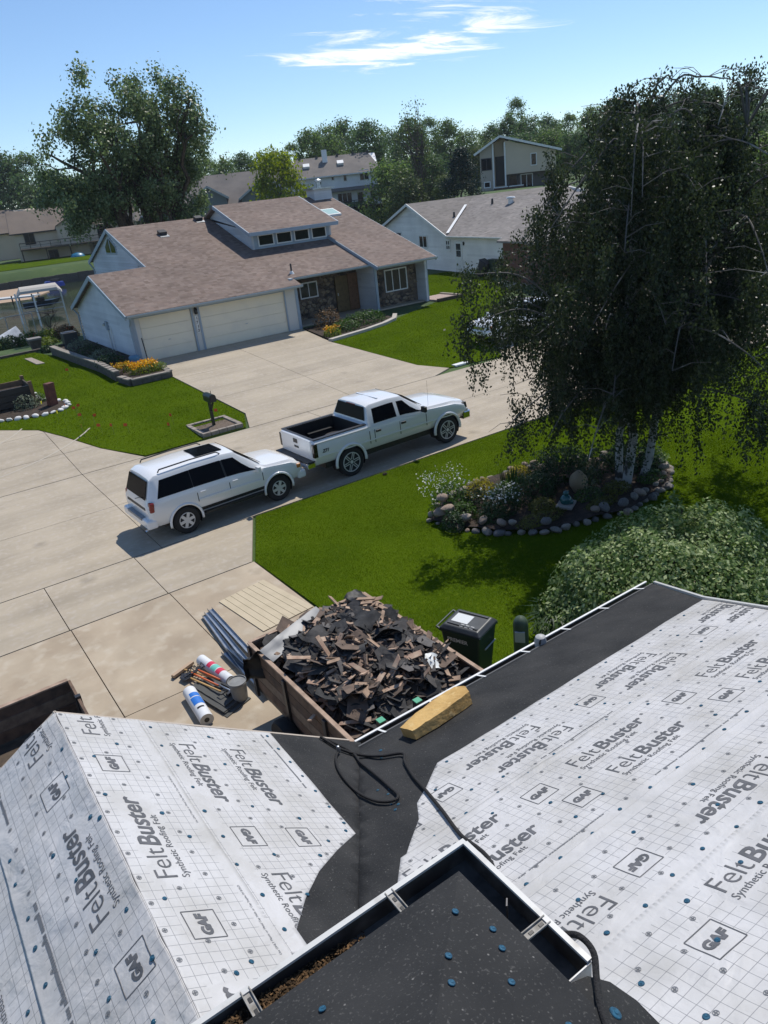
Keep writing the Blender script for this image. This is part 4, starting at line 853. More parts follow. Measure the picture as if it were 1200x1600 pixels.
veneer(sw, 25.15, 28.55, HZ, 3.4, 38.3, (26.15, 27.85, 1.73, 3.07))
ew = P1(MB().box((19.6, 39.5, HZ), (25.0, 39.7, 4.1)), 'stone_wall', M['stone'])
veneer(ew, 19.65, 23.3, HZ, 3.5, 39.5, (21.0, 22.25, 2.1, 3.05))
window(h1, Vector((21.62, 39.46, 2.57))-Vector(O1), (1, 0, 0), 1.2, .9, (0, -1, 0), M['white'], M['glass_green'], nx=2, fr=.07)
dr = P1(MB().box((23.4, 39.38, HZ+.1), (24.25, 39.46, HZ+2.15)), 'entry_door', mat('door_olive', (.16, .10, .035), .5, var=((.11, .07, .025), 5, .4, .7))); P1(MB().box((23.48, 39.34, HZ+1.05), (23.53, 39.379, HZ+1.2)), 'handle', M['metal'], dr)
P1(MB().box((24.27, 39.36, HZ+.1), (24.95, 39.46, HZ+2.2)), 'door_panel', M['wood_brown'])
P1(MB().box((19.7, 37.7, HZ-.02), (24.9, 39.48, HZ+.07)), 'porch_slab', M['concrete'])
# rooftop bits
sk = P1(MB().prism([(26.6, 44.55, bz(44.55)+.12), (27.6, 44.55, bz(44.55)+.12), (27.6, 45.6, bz(45.6)+.12), (26.6, 45.6, bz(45.6)+.12)], (0, 0, -.2)), 'skylight', M['white']); P1(MB().prism([(26.68, 44.65, bz(44.65)+.128), (27.52, 44.65, bz(44.65)+.128), (27.52, 45.5, bz(45.5)+.128), (26.68, 45.5, bz(45.5)+.128)], (0, 0, -.01)), 'pane', mat('skylight_pane', (.45, .62, .55), .15, spec=.6), sk)
ch = P1(MB().box((27.5, 47.6, 6.6), (28.9, 48.6, 7.85)), 'chimney', M['siding_blue']); P1(MB().box((27.35, 47.45, 7.85), (29.05, 48.75, 7.95)), 'chimney_cap', M['metal'], ch); P1(MB().lathe([(.16, 0), (.16, .35), (.25, .37), (.25, .47), (.1, .55)], c=(28.2, 48.1, 7.95), n=12), 'flue', M['metal'], ch)
for x, y in ((15.9, 45.7), (18.85, 47.2)):
    v_ = P1(MB().obox((x, y, rz_(y)+.1), (.22, 0, 0), (0, .2, .2*SL), (0, -.03, .1)), 'roof_vent', M['dark_metal']); P1(MB().obox((x, y-.24, rz_(y-.24)+.02), (.27, 0, 0), (0, .2, .2*SL), (0, 0, .006)), 'flashing', M['metal'], v_)
v_ = P1(MB().lathe([(.05, -.1), (.05, .5)], c=(20.0, 38.15, rz_(38.15)), n=8), 'vent_pipe', M['dark_metal']); P1(MB().lathe([(.16, -.06), (.1, .06), (.06, .12)], c=(20.0, 38.15, rz_(38.15)), n=10), 'boot', M['white'], v_)

# ------------------------------------------------------------------ house to the right, partly behind the birch
d_ = Vector((.17, .985, 0)).normalized(); ang = math.atan2(d_.y, d_.x)-PI2     # local y runs along its west wall
h2 = thing('grey_house', 'pale grey house with gable and half glazed door, beyond the right lawn', 'house', (39.2, 48.1, HZ), ang)
B2 = M['siding_white']
MB().prism([(0, 0, 0), (0, 13.2, 0), (0, 13.2, 2.72), (0, 6.0, 5.05), (0, 0, 2.72)], (.2, 0, 0)).build('gable_wall', B2, h2)
MB().box((0, -9.5, 0), (.2, -.001, 2.72)).build('wall', B2, h2)
siding(h2, [(-9.5, 0), (13.2, 0), (13.2, 2.7), (6, 5.0), (-.05, 2.7), (-9.5, 2.7)], lambda a, z, o: Vector((-o, a, z)), B2, .155)
MB().box((.2, -9.5, 0), (16, -9.3, 2.7)).build('wall', B2, h2); MB().box((.2, 13.0, 0), (16, 13.2, 2.7)).build('wall', B2, h2)
MB().prism([(15.8, -9.5, 0), (15.8, 13.2, 0), (15.8, 13.2, 2.7), (15.8, 6, 5), (15.8, -9.5, 2.7)], (.2, 0, 0)).build('wall', B2, h2)
ov = .35; sl = 2.33/6.0
slab3([(-ov, -.35, 2.72-.35*sl*.4+.02), (-ov, 6.0, 5.12), (16.3, 6.0, 5.12), (16.3, -.35, 2.72)], .12).build('roof', M['shingle_greyx'], h2)
slab3([(-ov, 6.0, 5.12), (-ov, 13.6, 2.62), (16.3, 13.6, 2.62), (16.3, 6.0, 5.12)], .12).build('roof', M['shingle_greyx'], h2)
wl = 9.9/2
slab3([(-ov, -9.9, 2.66), (5.8, -9.9, 4.95), (5.8, 5.6, 4.95), (.1, .1, 2.84), (-ov, -.3, 2.66)], .12).build('wing_roof', M['shingle_grey'], h2)
slab3([(5.8, -9.9, 4.95), (13, -9.9, 2.2), (13, 5.6, 2.2), (5.8, 5.6, 4.95)], .12).build('wing_roof', M['shingle_grey'], h2)
q = MB(); q.bar((-ov-.02, -.4, 2.60), (-ov-.02, 6, 5.04), .05, .2); q.bar((-ov-.02, 6, 5.04), (-ov-.02, 13.6, 2.56), .05, .2); q.build('rake_trim', M['white'], h2)
q = MB(); q.bar((-.1, -.2, 2.86), (4.3, 4.2, 4.55), .22, .03); q.build('valley_flashing', M['white'], h2)
q = MB(); q.prism([(-ov, -9.9, 2.66), (-ov-.12, -9.9, 2.67), (-ov-.12, -9.9, 2.6), (-ov-.05, -9.9, 2.54), (-ov, -9.9, 2.54)], (0, 9.5, 0)); q.build('gutter', M['white'], h2)
window(h2, (-.065, 4.0, 2.15), (0, 1, 0), 1.5, 1.08, (-1, 0, 0), M['white'], M['glass'], nx=2, fr=.13)
window(h2, (-.065, 9.4, 2.48), (0, 1, 0), 3.0, .85, (-1, 0, 0), M['white'], M['glass'], nx=2, fr=.12)
window(h2, (-.065, -.1, 1.96), (0, 1, 0), .75, .85, (-1, 0, 0), M['white'], M['glass'], nx=2, ny=2, fr=.12)
dr = MB().box((-.075, -2.2, .05), (-.002, -1.15, 2.3)).build('side_door', M['white'], h2); MB().box((-.09, -2.0, 1.15), (-.076, -1.35, 2.1)).build('pane', M['glass'], dr); MB().box((-.095, -2.02, 1.60), (-.091, -1.33, 1.64)).build('glazing_bar', M['white'], dr)
MB().box((-.12, -2.55, 2.0), (-.001, -2.42, 2.25)).build('wall_lamp', M['black'], h2)
for x, y in ((2.2, 2.6), (4.6, .6)):
    zz = 2.84+.39*x if x > 3 else 2.72+sl*y+.2
    MB().lathe([(.1, -.15), (.08, .25)], c=(x, y, zz), n=8).build('vent_pipe', M['dark_metal'], h2)
MB().lathe([(.0, .42), (.3, .40), (.36, .3), (.2, .22), (.2, -.2)], c=(4.6, -2.0, 4.55), n=12).build('turbine_vent', M['white'], h2, smooth=40)
# low brick wing by the garage, seen through the tree
MB().box((-1.2, -16, 0), (8, -9.51, 2.6)).build('brick_wing', mat('brick_red', (.16, .075, .055), .9, var=((.11, .05, .04), 6, .4, .7)), h2)
slab3([(-1.6, -16.4, 2.6), (3.4, -16.4, 4.6), (3.4, -9.4, 4.6), (-1.6, -9.4, 2.6)], .12).build('wing_roof', M['shingle_grey'], h2); slab3([(3.4, -16.4, 4.6), (8.4, -16.4, 2.6), (8.4, -9.4, 2.6), (3.4, -9.4, 4.6)], .12).build('wing_roof', M['shingle_grey'], h2)

# ------------------------------------------------------------------ houses beyond the canal
def far_house(name, label, loc, rz, L_, W_, eave, ridge, wm_, rm, tm, ov=.6, hipped=0, wins=(), base=-3):
    """gable house, local x along the ridge, front wall at y=0; wins: (x, z, w, h, nx)"""
    t = thing(name, label, 'house', loc, rz)
    MB().prism([(0, 0, base), (0, W_, base), (0, W_, eave), (0, W_/2, ridge-.1), (0, 0, eave)], (L_, 0, 0)).build('wall', wm_, t)
    s = (ridge-eave)/(W_/2); e = eave-s*ov
    h_ = hipped
    slab3([(-ov, -ov, e), (L_+ov, -ov, e), (L_+ov-h_, W_/2, ridge+.1), (-ov+h_, W_/2, ridge+.1)], .18).build('roof', rm, t)
    slab3([(-ov, W_+ov, e), (L_+ov, W_+ov, e), (L_+ov-h_, W_/2, ridge+.1), (-ov+h_, W_/2, ridge+.1)], .18).build('roof', rm, t)
    q = MB(); q.box((-ov, -ov-.06, e-.2), (L_+ov, -ov, e-.01)); q.build('gutter', tm, t)
    q = MB()
    for x in (-ov-.03, L_+ov+.03):
        if not h_: q.bar((x, -ov, e-.09), (x, W_/2, ridge), .06, .24); q.bar((x, W_+ov, e-.09), (x, W_/2, ridge), .06, .24)
    if q.f: q.build('rake_trim', tm, t)
    for x, z, w_, hh, nx_ in wins: window(t, (x, -.03, z), (1, 0, 0), w_, hh, (0, -1, 0), tm if tm is not M['black'] else M['dark_metal'], M['glass'], nx=nx_, fr=.12, depth=.1)
    return t
def deckset(t, x0, x1, y0, z, mt_, rail=True, posts=4, drop=3.2):
    d = MB(); d.box((x0, y0, z-.25), (x1, -.02, z)); o = d.build('deck', mt_, t)
    for i in range(posts):
        x = x0+.15+(x1-x0-.3)*i/(posts-1); MB().box((x-.1, y0+.05, z-drop), (x+.1, y0+.25, z-.251)).build('deck_post', mt_, t)
    if rail:
        r = MB(); r.box((x0, y0, z+.9), (x1, y0+.1, z+1.0)); r.box((x0, y0+.1, z+.9), (x0+.1, 0, z+1.0)); r.box((x0, y0+.02, z+.45), (x1, y0+.08, z+.5)); r.build('deck_rail', mt_, t)
        for i in range(posts*2+1):
            x = x0+(x1-x0-.1)*i/(posts*2); MB().box((x, y0, z), (x+.1, y0+.099, z+.899)).build('rail_post', mt_, t)
tanm = mat('tan_siding', (.58, .48, .36), .75, var=((.53, .44, .33), .5, .4, .7))
rf_tan = mat('tan_roof', (.20, .155, .12), .9, var=((.155, .12, .095), .35, .35, .7, 8), bump=(8, .4, .05))
rf_grey = mat('weathered_roof', (.19, .165, .145), .9, var=((.13, .115, .105), .4, .4, .7, 8), bump=(8, .4, .05))
t = far_house('canal_house', 'tan two storey house with wraparound dark deck across the canal', (25.6, 147.5, 1.2), R(-13), 20, 10, 5.6, 8.7, tanm, rf_tan, M['black'], wins=[(2.3, 4.2, 1.7, 1.9, 2), (7.8, 4.0, 1.2, 1.9, 1), (12.4, 4.0, 1.2, 1.9, 1), (14.6, 4.0, 2.2, 2.1, 2), (5.5, 1.2, 1.6, 1.7, 2), (13, 1.2, 1.6, 1.7, 2)])
MB().box((8.9, -1.3, -1), (11.6, .0, 8.6)).build('chimney', tanm, t); MB().lathe([(.35, 0), (.35, .5), (.5, .55), (.5, .7)], c=(10.2, -.6, 8.6), n=10).build('flue', M['metal'], t)
slab3([(6.9, -1.6, 5.8), (9.2, -1.6, 7.0), (9.2, 4, 7.0), (6.9, 4, 5.8)], .15).build('gable_roof', rf_tan, t); slab3([(9.2, -1.6, 7.0), (13.4, -1.6, 5.4), (13.4, 4, 5.4), (9.2, 4, 7.0)], .15).build('gable_roof', rf_tan, t)
MB().prism([(6.9, -1.2, 2.6), (13.4, -1.2, 2.6), (13.4, -1.2, 5.3), (9.2, -1.2, 6.9), (6.9, -1.2, 5.7)], (0, 1.18, 0)).build('bay_wall', tanm, t)
MB().box((17, 0, 5), (20.2, 6, 8.8)).build('upper_wall', tanm, t)
slab3([(16.4, -.6, 8.6), (20.8, -.6, 8.6), (20.8, 6.6, 9.2), (16.4, 6.6, 9.2)], .2).build('upper_roof', rf_tan, t)
deckset(t, .6, 20, -4.0, 2.7, M['wood_dark'], posts=6)
g_ = thing('gazebo', 'small hip roofed gazebo on the tan house deck', 'gazebo', (44.6, 139.2, 3.9)); MB().lathe([(2.6, 2.4), (2.4, 2.5), (.1, 4.0)], n=6).build('roof', rf_grey, g_)
for k in range(6): MB().tube([(2.1*math.cos(k*1.047), 2.1*math.sin(k*1.047), 0), (2.1*math.cos(k*1.047), 2.1*math.sin(k*1.047), 2.45)], .1, 6).build('post', tanm, g_)
t = far_house('canal_house', 'tan hip roofed house at the left edge, behind the decked house', (12, 168, 2.0), R(-10), 22, 11, 5.0, 8.6, tanm, rf_tan, M['black'], hipped=5, wins=[(4, 3, 2, 1.5, 2), (12, 3, 2, 1.5, 2)])
# grey green house with cross gables
ggm = mat('grey_green_siding', (.17, .19, .18), .8); trim_pale = mat('pale_trim', (.42, .44, .42), .6)
t = far_house('grey_green_house', 'grey green house with several pale trimmed gables, behind the big cottonwood', (42.6, 129.0, 2.6), R(-24), 22.5, 13, 4.9, 9.4, ggm, rf_grey, trim_pale, wins=[(3, 3.2, 1.4, 1.5, 2)])
for gx0, gw, gz_, gyo in ((3.2, 3.0, 6.4, -1.6), (8.0, 5.4, 7.6, -2.2), (15.8, 8.2, 8.1, -2.6), (20.0, 3.6, 6.6, -3.4)):
    MB().prism([(gx0, gyo, -3), (gx0+gw, gyo, -3), (gx0+gw, gyo, gz_-gw*.32), (gx0+gw/2, gyo, gz_), (gx0, gyo, gz_-gw*.32)], (0, -gyo-.02, 0)).build('gable_wall', ggm, t)
    for sg in (-1, 1): slab3([(gx0+gw/2, gyo-.5, gz_+.15), (gx0+gw/2+sg*(gw/2+.4), gyo-.5, gz_-gw*.32-.1), (gx0+gw/2+sg*(gw/2+.4), 5.5, gz_-gw*.32-.1), (gx0+gw/2, 5.5, gz_+.15)], .16).build('gable_roof', rf_grey, t)
    q = MB()
    for sg in (-1, 1): q.bar((gx0+gw/2, gyo-.53, gz_+.02), (gx0+gw/2+sg*(gw/2+.42), gyo-.53, gz_-gw*.32-.22), .07, .3)
    q.build('rake_trim', trim_pale, t)
# white two storey house with skylights
wh = M['siding_greyx']
t = far_house('white_house', 'white two storey house with skylights and black deck beyond the canal', (66.8, 123.0, 4.9), R(-29.5), 15.2, 11, 5.4, 8.2, wh, rf_grey, M['white'], hipped=1.8, wins=[(4.9, 4.4, .7, 1.3, 1), (7.2, 4.6, .6, .7, 1), (9.3, 4.5, .7, 1.2, 1), (12.6, 4.6, 1.7, 1.7, 2), (3.2, 1.0, 2.6, 1.7, 3), (8.9, 1.1, 2.6, 2.2, 3), (11.6, 1.0, 1.2, 2.2, 1), (13.8, 1.4, 1.1, 1.4, 1)])
slab3([(-.5, -1.3, 2.55), (15.6, -1.3, 2.55), (15.6, 0, 3.0), (-.5, 0, 3.0)], .15).build('pent_roof', rf_grey, t)
for x in (3.0, 8.9): o = MB().obox((x, 2.6, 7.0), (.55, 0, 0), (0, .5, .25), (0, -.08, .16)).build('skylight', M['white'], t)
MB().box((5.9, 3.6, 6.6), (6.8, 4.5, 9.3)).build('chimney', wh, t)
for x in (2.0, 5, 8.6, 11.4, 14): MB().box((x-.2, 5.1, 8.2), (x+.2, 5.5, 8.5)).build('roof_vent', M['dark_metal'], t)
deckset(t, 8.0, 19.0, -3.6, -.1, M['black'], posts=5, drop=4)
MB().obox((19.6, -2.2, -1.9), (1.2, 0, -1.6), (0, .9, 0), (.1, 0, .12)).build('deck_stair', M['wood_dark'], t)
# tan gabled house on the rise
t = far_house('tall_tan_house', 'tan gable fronted house with tall white posts on the rise at right', (73.4, 82.3, 5.6), R(-47), 5.6, 5.6, 4.4, 5.6, tanm, rf_grey, M['white'])
for c in [c for c in bpy.data.objects if c.parent == t]: bpy.data.objects.remove(c)
MB().prism([(0, 0, -3), (1.75, 0, -3), (1.75, 0, 5.6), (0, 0, 4.6)], (0, 10, 0)).build('wall', mat('tan_dark_siding', (.42, .36, .29), .75), t)
MB().prism([(1.75, 1.6, -3), (3.3, 1.6, -3), (3.3, 1.6, 5.9), (2.9, 1.6, 6.1), (1.75, 1.6, 5.6)], (0, 8, 0)).build('recess_wall', tanm, t)
MB().prism([(3.3, 0, 1.6), (9.8, 0, 1.6), (9.8, 0, 3.9), (3.3, 0, 5.7)], (0, 10, 0)).build('wall', tanm, t)
MB().box((3.3, 1.2, -3), (9.8, 10, 1.6)).build('lower_wall', mat('dark_lower_wall', (.10, .09, .08), .8), t)
slab3([(-.7, -.6, 4.45), (2.75, -.6, 6.35), (2.75, 11, 6.35), (-.7, 11, 4.45)], .18).build('roof', rf_grey, t)
slab3([(2.75, -.6, 6.35), (10.6, -.6, 3.95), (10.6, 11, 3.95), (2.75, 11, 6.35)], .18).build('roof', rf_grey, t)
q = MB(); q.bar((-.7, -.63, 4.35), (2.75, -.63, 6.25), .06, .26); q.bar((2.75, -.63, 6.25), (10.6, -.63, 3.85), .06, .26); q.build('rake_trim', M['white'], t)
for x in (1.65, 3.2): MB().box((x, -.12, -3), (x+.2, .05, 5.5)).build('post', M['white'], t)
window(t, (.85, -.04, 3.1), (1, 0, 0), 1.4, 1.5, (0, -1, 0), M['dark_metal'], M['glass'], nx=2, fr=.1); window(t, (.85, -.04, .6), (1, 0, 0), .9, .8, (0, -1, 0), M['white'], M['glass'], fr=.12)
MB().box((1.9, 1.52, .3), (3.1, 1.59, 3.9)).build('dark_door', M['black'], t); window(t, (6.0, 1.15, .6), (1, 0, 0), 1.6, 1.7, (0, -1, 0), M['white'], M['glass'], nx=2, fr=.1); window(t, (7.0, -.04, 3.1), (1, 0, 0), .8, 1.5, (0, -1, 0), M['white'], M['glass'], fr=.1); window(t, (4.2, 1.15, .6), (1, 0, 0), 1.2, 1.7, (0, -1, 0), M['dark_metal'], M['glass'], fr=.1)
w_ = thing('terrace_wall', 'brown block terrace wall with white caps before the tan house', 'wall', (73.2, 79.6, 5.2), R(-47))
MB().box((0, 0, -3), (3.9, .5, .5)).build('block_wall', mat('brown_block', (.12, .07, .05), .9), w_)
for x in (0, 2.0): MB().box((x, -.05, .501), (x+1.85, .55, .62)).build('cap_stone', M['white'], w_)
# ------------------------------------------------------------------ vehicles
paint = mat('white_car_paint', (.80, .80, .79), .25, coat=.8, spec=.4)
rubber = mat('tyre_rubber', (.012, .012, .013), .8, bump=(60, .3, .01))
alloy = mat('alloy', (.60, .61, .62), .35, metal=.25)
chrome = mat('chrome', (.7, .7, .72), .12, metal=1)
car_glass = mat('car_glass', (.004, .005, .008), .08, spec=.04)
red_lens = mat('tail_lens', (.22, .012, .01), .15, spec=.6); amber = mat('amber_lens', (.55, .20, .05), .2); clear_lens = mat('clear_lens', (.6, .6, .58), .1)
trim_k = mat('black_trim', (.016, .016, .017), .45)
class Loft:
    """body shell from cross-sections: each station (x, zb, ws, wb, zbelt, wt, ztop)"""
    def __init__(s, st): s.st = st
    def half(s, x, zb, ws, wb, zk, wt, zt):
        zm = zb+(zk-zb)*.5; cr = .035 if zt-zk > .25 else .02
        return [(0, zb), (ws-.07, zb), (ws, zb+.09), (wb, zm), (wb-.004, zk-.10), (wb-.03, zk), (wt+.02, zt-.085), (wt-.03, zt-.02), (wt-.16, zt+.012), (0, zt+cr)]
    def at(s, x):
        st = s.st
        if x <= st[0][0]: return s.half(*st[0])
        for a, b_ in zip(st[:-1], st[1:]):
            if a[0] <= x <= b_[0]:
                k = (x-a[0])/(b_[0]-a[0]); return s.half(*[p+(q-p)*k for p, q in zip(a, b_)])
        return s.half(*st[-1])
    def mesh(s, name, subdiv=.12):
        xs_ = [s.st[0][0]]
        for a, b_ in zip(s.st[:-1], s.st[1:]):
            n = max(1, int((b_[0]-a[0])/subdiv)); xs_ += [a[0]+(b_[0]-a[0])*(i+1)/n for i in range(n)]
        mb = MB(); n = 0
        for x in xs_:
            h = s.at(x); rg = h + [(-y, z) for y, z in h[-2:0:-1]]; mb.v += [Vector((x, y, z)) for y, z in rg]; n = len(rg)
        m_ = len(xs_)
        mb.f = [(i*n+k, (i+1)*n+k, (i+1)*n+(k+1) % n, i*n+(k+1) % n) for i in range(m_-1) for k in range(n)]
        mb.f += [tuple(range(n-1, -1, -1)), tuple(range((m_-1)*n, m_*n))]
        return mb
    def surf(s, x, k, t, sgn=-1, off=.006):
        h = s.at(x); a, b_ = h[k], h[k+1]; y = a[0]+(b_[0]-a[0])*t; z = a[1]+(b_[1]-a[1])*t
        n = Vector((0, b_[1]-a[1], -(b_[0]-a[0]))).normalized(); p = Vector((x, y, z))+n*off; return Vector((p.x, -p.y if sgn < 0 else p.y, p.z))
    def side_panel(s, name, k, x0b, x1b, x0t, x1t, t0, t1, m, parent, sgn, off=.006, th=.01, rnd_c=0):
        """curved panel on ring segment k between fractions t0..t1 (bottom/top x limits)"""
        mb = MB(); nx_, nz_ = 8, 3; g = []
        for o_ in (off, off-th):
            for j in range(nz_+1):
                q = j/nz_; t = t0+(t1-t0)*q; xa = x0b+(x0t-x0b)*q; xb = x1b+(x1t-x1b)*q
                for i in range(nx_+1): g.append(s.surf(xa+(xb-xa)*i/nx_, k, t, sgn, o_))
        w_ = nx_+1; N = w_*(nz_+1); mb.v = g
        for j in range(nz_):
            for i in range(nx_): mb.f.append((j*w_+i, j*w_+i+1, (j+1)*w_+i+1, (j+1)*w_+i)); mb.f.append((N+j*w_+i, N+(j+1)*w_+i, N+(j+1)*w_+i+1, N+j*w_+i+1))
        per = [i for i in range(w_)] + [j*w_+nx_ for j in range(1, nz_+1)] + [nz_*w_+i for i in range(nx_-1, -1, -1)] + [j*w_ for j in range(nz_-1, 0, -1)]
        for a, b_ in zip(per, per[1:]+per[:1]): mb.f.append((a, b_, b_+N, a+N))
        return mb.build(name, m, parent, smooth=40)
def boolean(o, cutters):
    for c in cutters:
        md = o.modifiers.new('b', 'BOOLEAN'); md.operation = 'DIFFERENCE'; md.object = c; md.solver = 'EXACT'
    dg = bpy.context.evaluated_depsgraph_get(); dg.update(); me = bpy.data.meshes.new_from_object(o.evaluated_get(dg)); o.modifiers.clear(); old = o.data; o.data = me; bpy.data.meshes.remove(old)
    for c in cutters: bpy.data.objects.remove(c)
    me.shade_smooth(); me.set_sharp_from_angle(angle=R(32)); 
    if not me.materials: me.materials.append(paint)
def wheel(parent, x, y, r, w_, rim_r, spokes, style):
    sgn = -1 if y < 0 else 1
    t = MB(); pf = [(rim_r, -w_*.42), (r-.05, -w_*.5), (r-.012, -w_*.42), (r, -w_*.3), (r, w_*.3), (r-.012, w_*.42), (r-.05, w_*.5), (rim_r, w_*.42)]
    t.lathe([(p[0], p[1]) for p in pf], ax='Y', n=36); wh_ = t.build('wheel', rubber, parent, smooth=35); wh_.location = (x, y, r)
    q = MB(); q.lathe([(rim_r*1.0, w_*.40), (rim_r*.97, w_*.46), (rim_r*.90, w_*.46), (rim_r*.86, w_*.30), (rim_r*.86, -w_*.3)] if sgn > 0 else [(rim_r*.86, w_*.3), (rim_r*.86, -w_*.30), (rim_r*.90, -w_*.46), (rim_r*.97, -w_*.46), (rim_r*1.0, -w_*.40)], ax='Y', n=32); q.build('rim', alloy, wh_, smooth=35)
    q = MB(); q.lathe([(0, sgn*w_*.16), (rim_r*.9, sgn*w_*.16), (rim_r*.9, sgn*w_*.1), (0, sgn*w_*.1)], ax='Y', n=24); q.build('brake_disc', trim_k, wh_)
    q = MB(); yo = sgn*w_*.40
    for k in range(spokes):
        a = 2*math.pi*k/spokes+.2
        if style == 'paired':
            for dl in (-.032, .032): q.bar((math.cos(a)*.05-math.sin(a)*dl, yo*.9, math.sin(a)*.05+math.cos(a)*dl), (math.cos(a)*rim_r*.93-math.sin(a)*dl*.8, yo, math.sin(a)*rim_r*.93+math.cos(a)*dl*.8), .024, .03, up=(0, 1, 0))
        else:
            q.bar((math.cos(a)*.03, yo*.95, math.sin(a)*.03), (math.cos(a)*rim_r*.92, yo, math.sin(a)*rim_r*.92), rim_r*.36, .03, up=(0, 1, 0))
    q.lathe([(0, yo+sgn*.012), (.055, yo+sgn*.01), (.06, yo-sgn*.02)], ax='Y', n=14); q.build('spokes', alloy, wh_)
    return wh_
def arch(parent, x, zc, r, y, m, th=.035):
    sgn = 1 if y > 0 else -1; pts = [(x+r*math.cos(a), y, zc+r*math.sin(a)) for a in np.linspace(R(-8), R(188), 20)]
    MB().tube(pts, th, 7).build('fender_flare', m, parent, smooth=True)
def well(parent, x, zc, r, y0, y1):
    b = MB(); n = 18; vs_ = []
    for y in (y0, y1):
        for a in np.linspace(R(-25), R(205), n): vs_.append((x+r*math.cos(a), y, zc+r*math.sin(a)))
    b.add(vs_, [(i, i+1, n+i+1, n+i) for i in range(n-1)] + [tuple(range(n))]); b.build('wheel_well', trim_k, parent, fixn=False)
def cutter(x, r, zc, y0, y1):
    o = MB().lathe([(r, y0), (r, y1)], c=(x, 0, zc), ax='Y', n=40).build('cut', None); return o

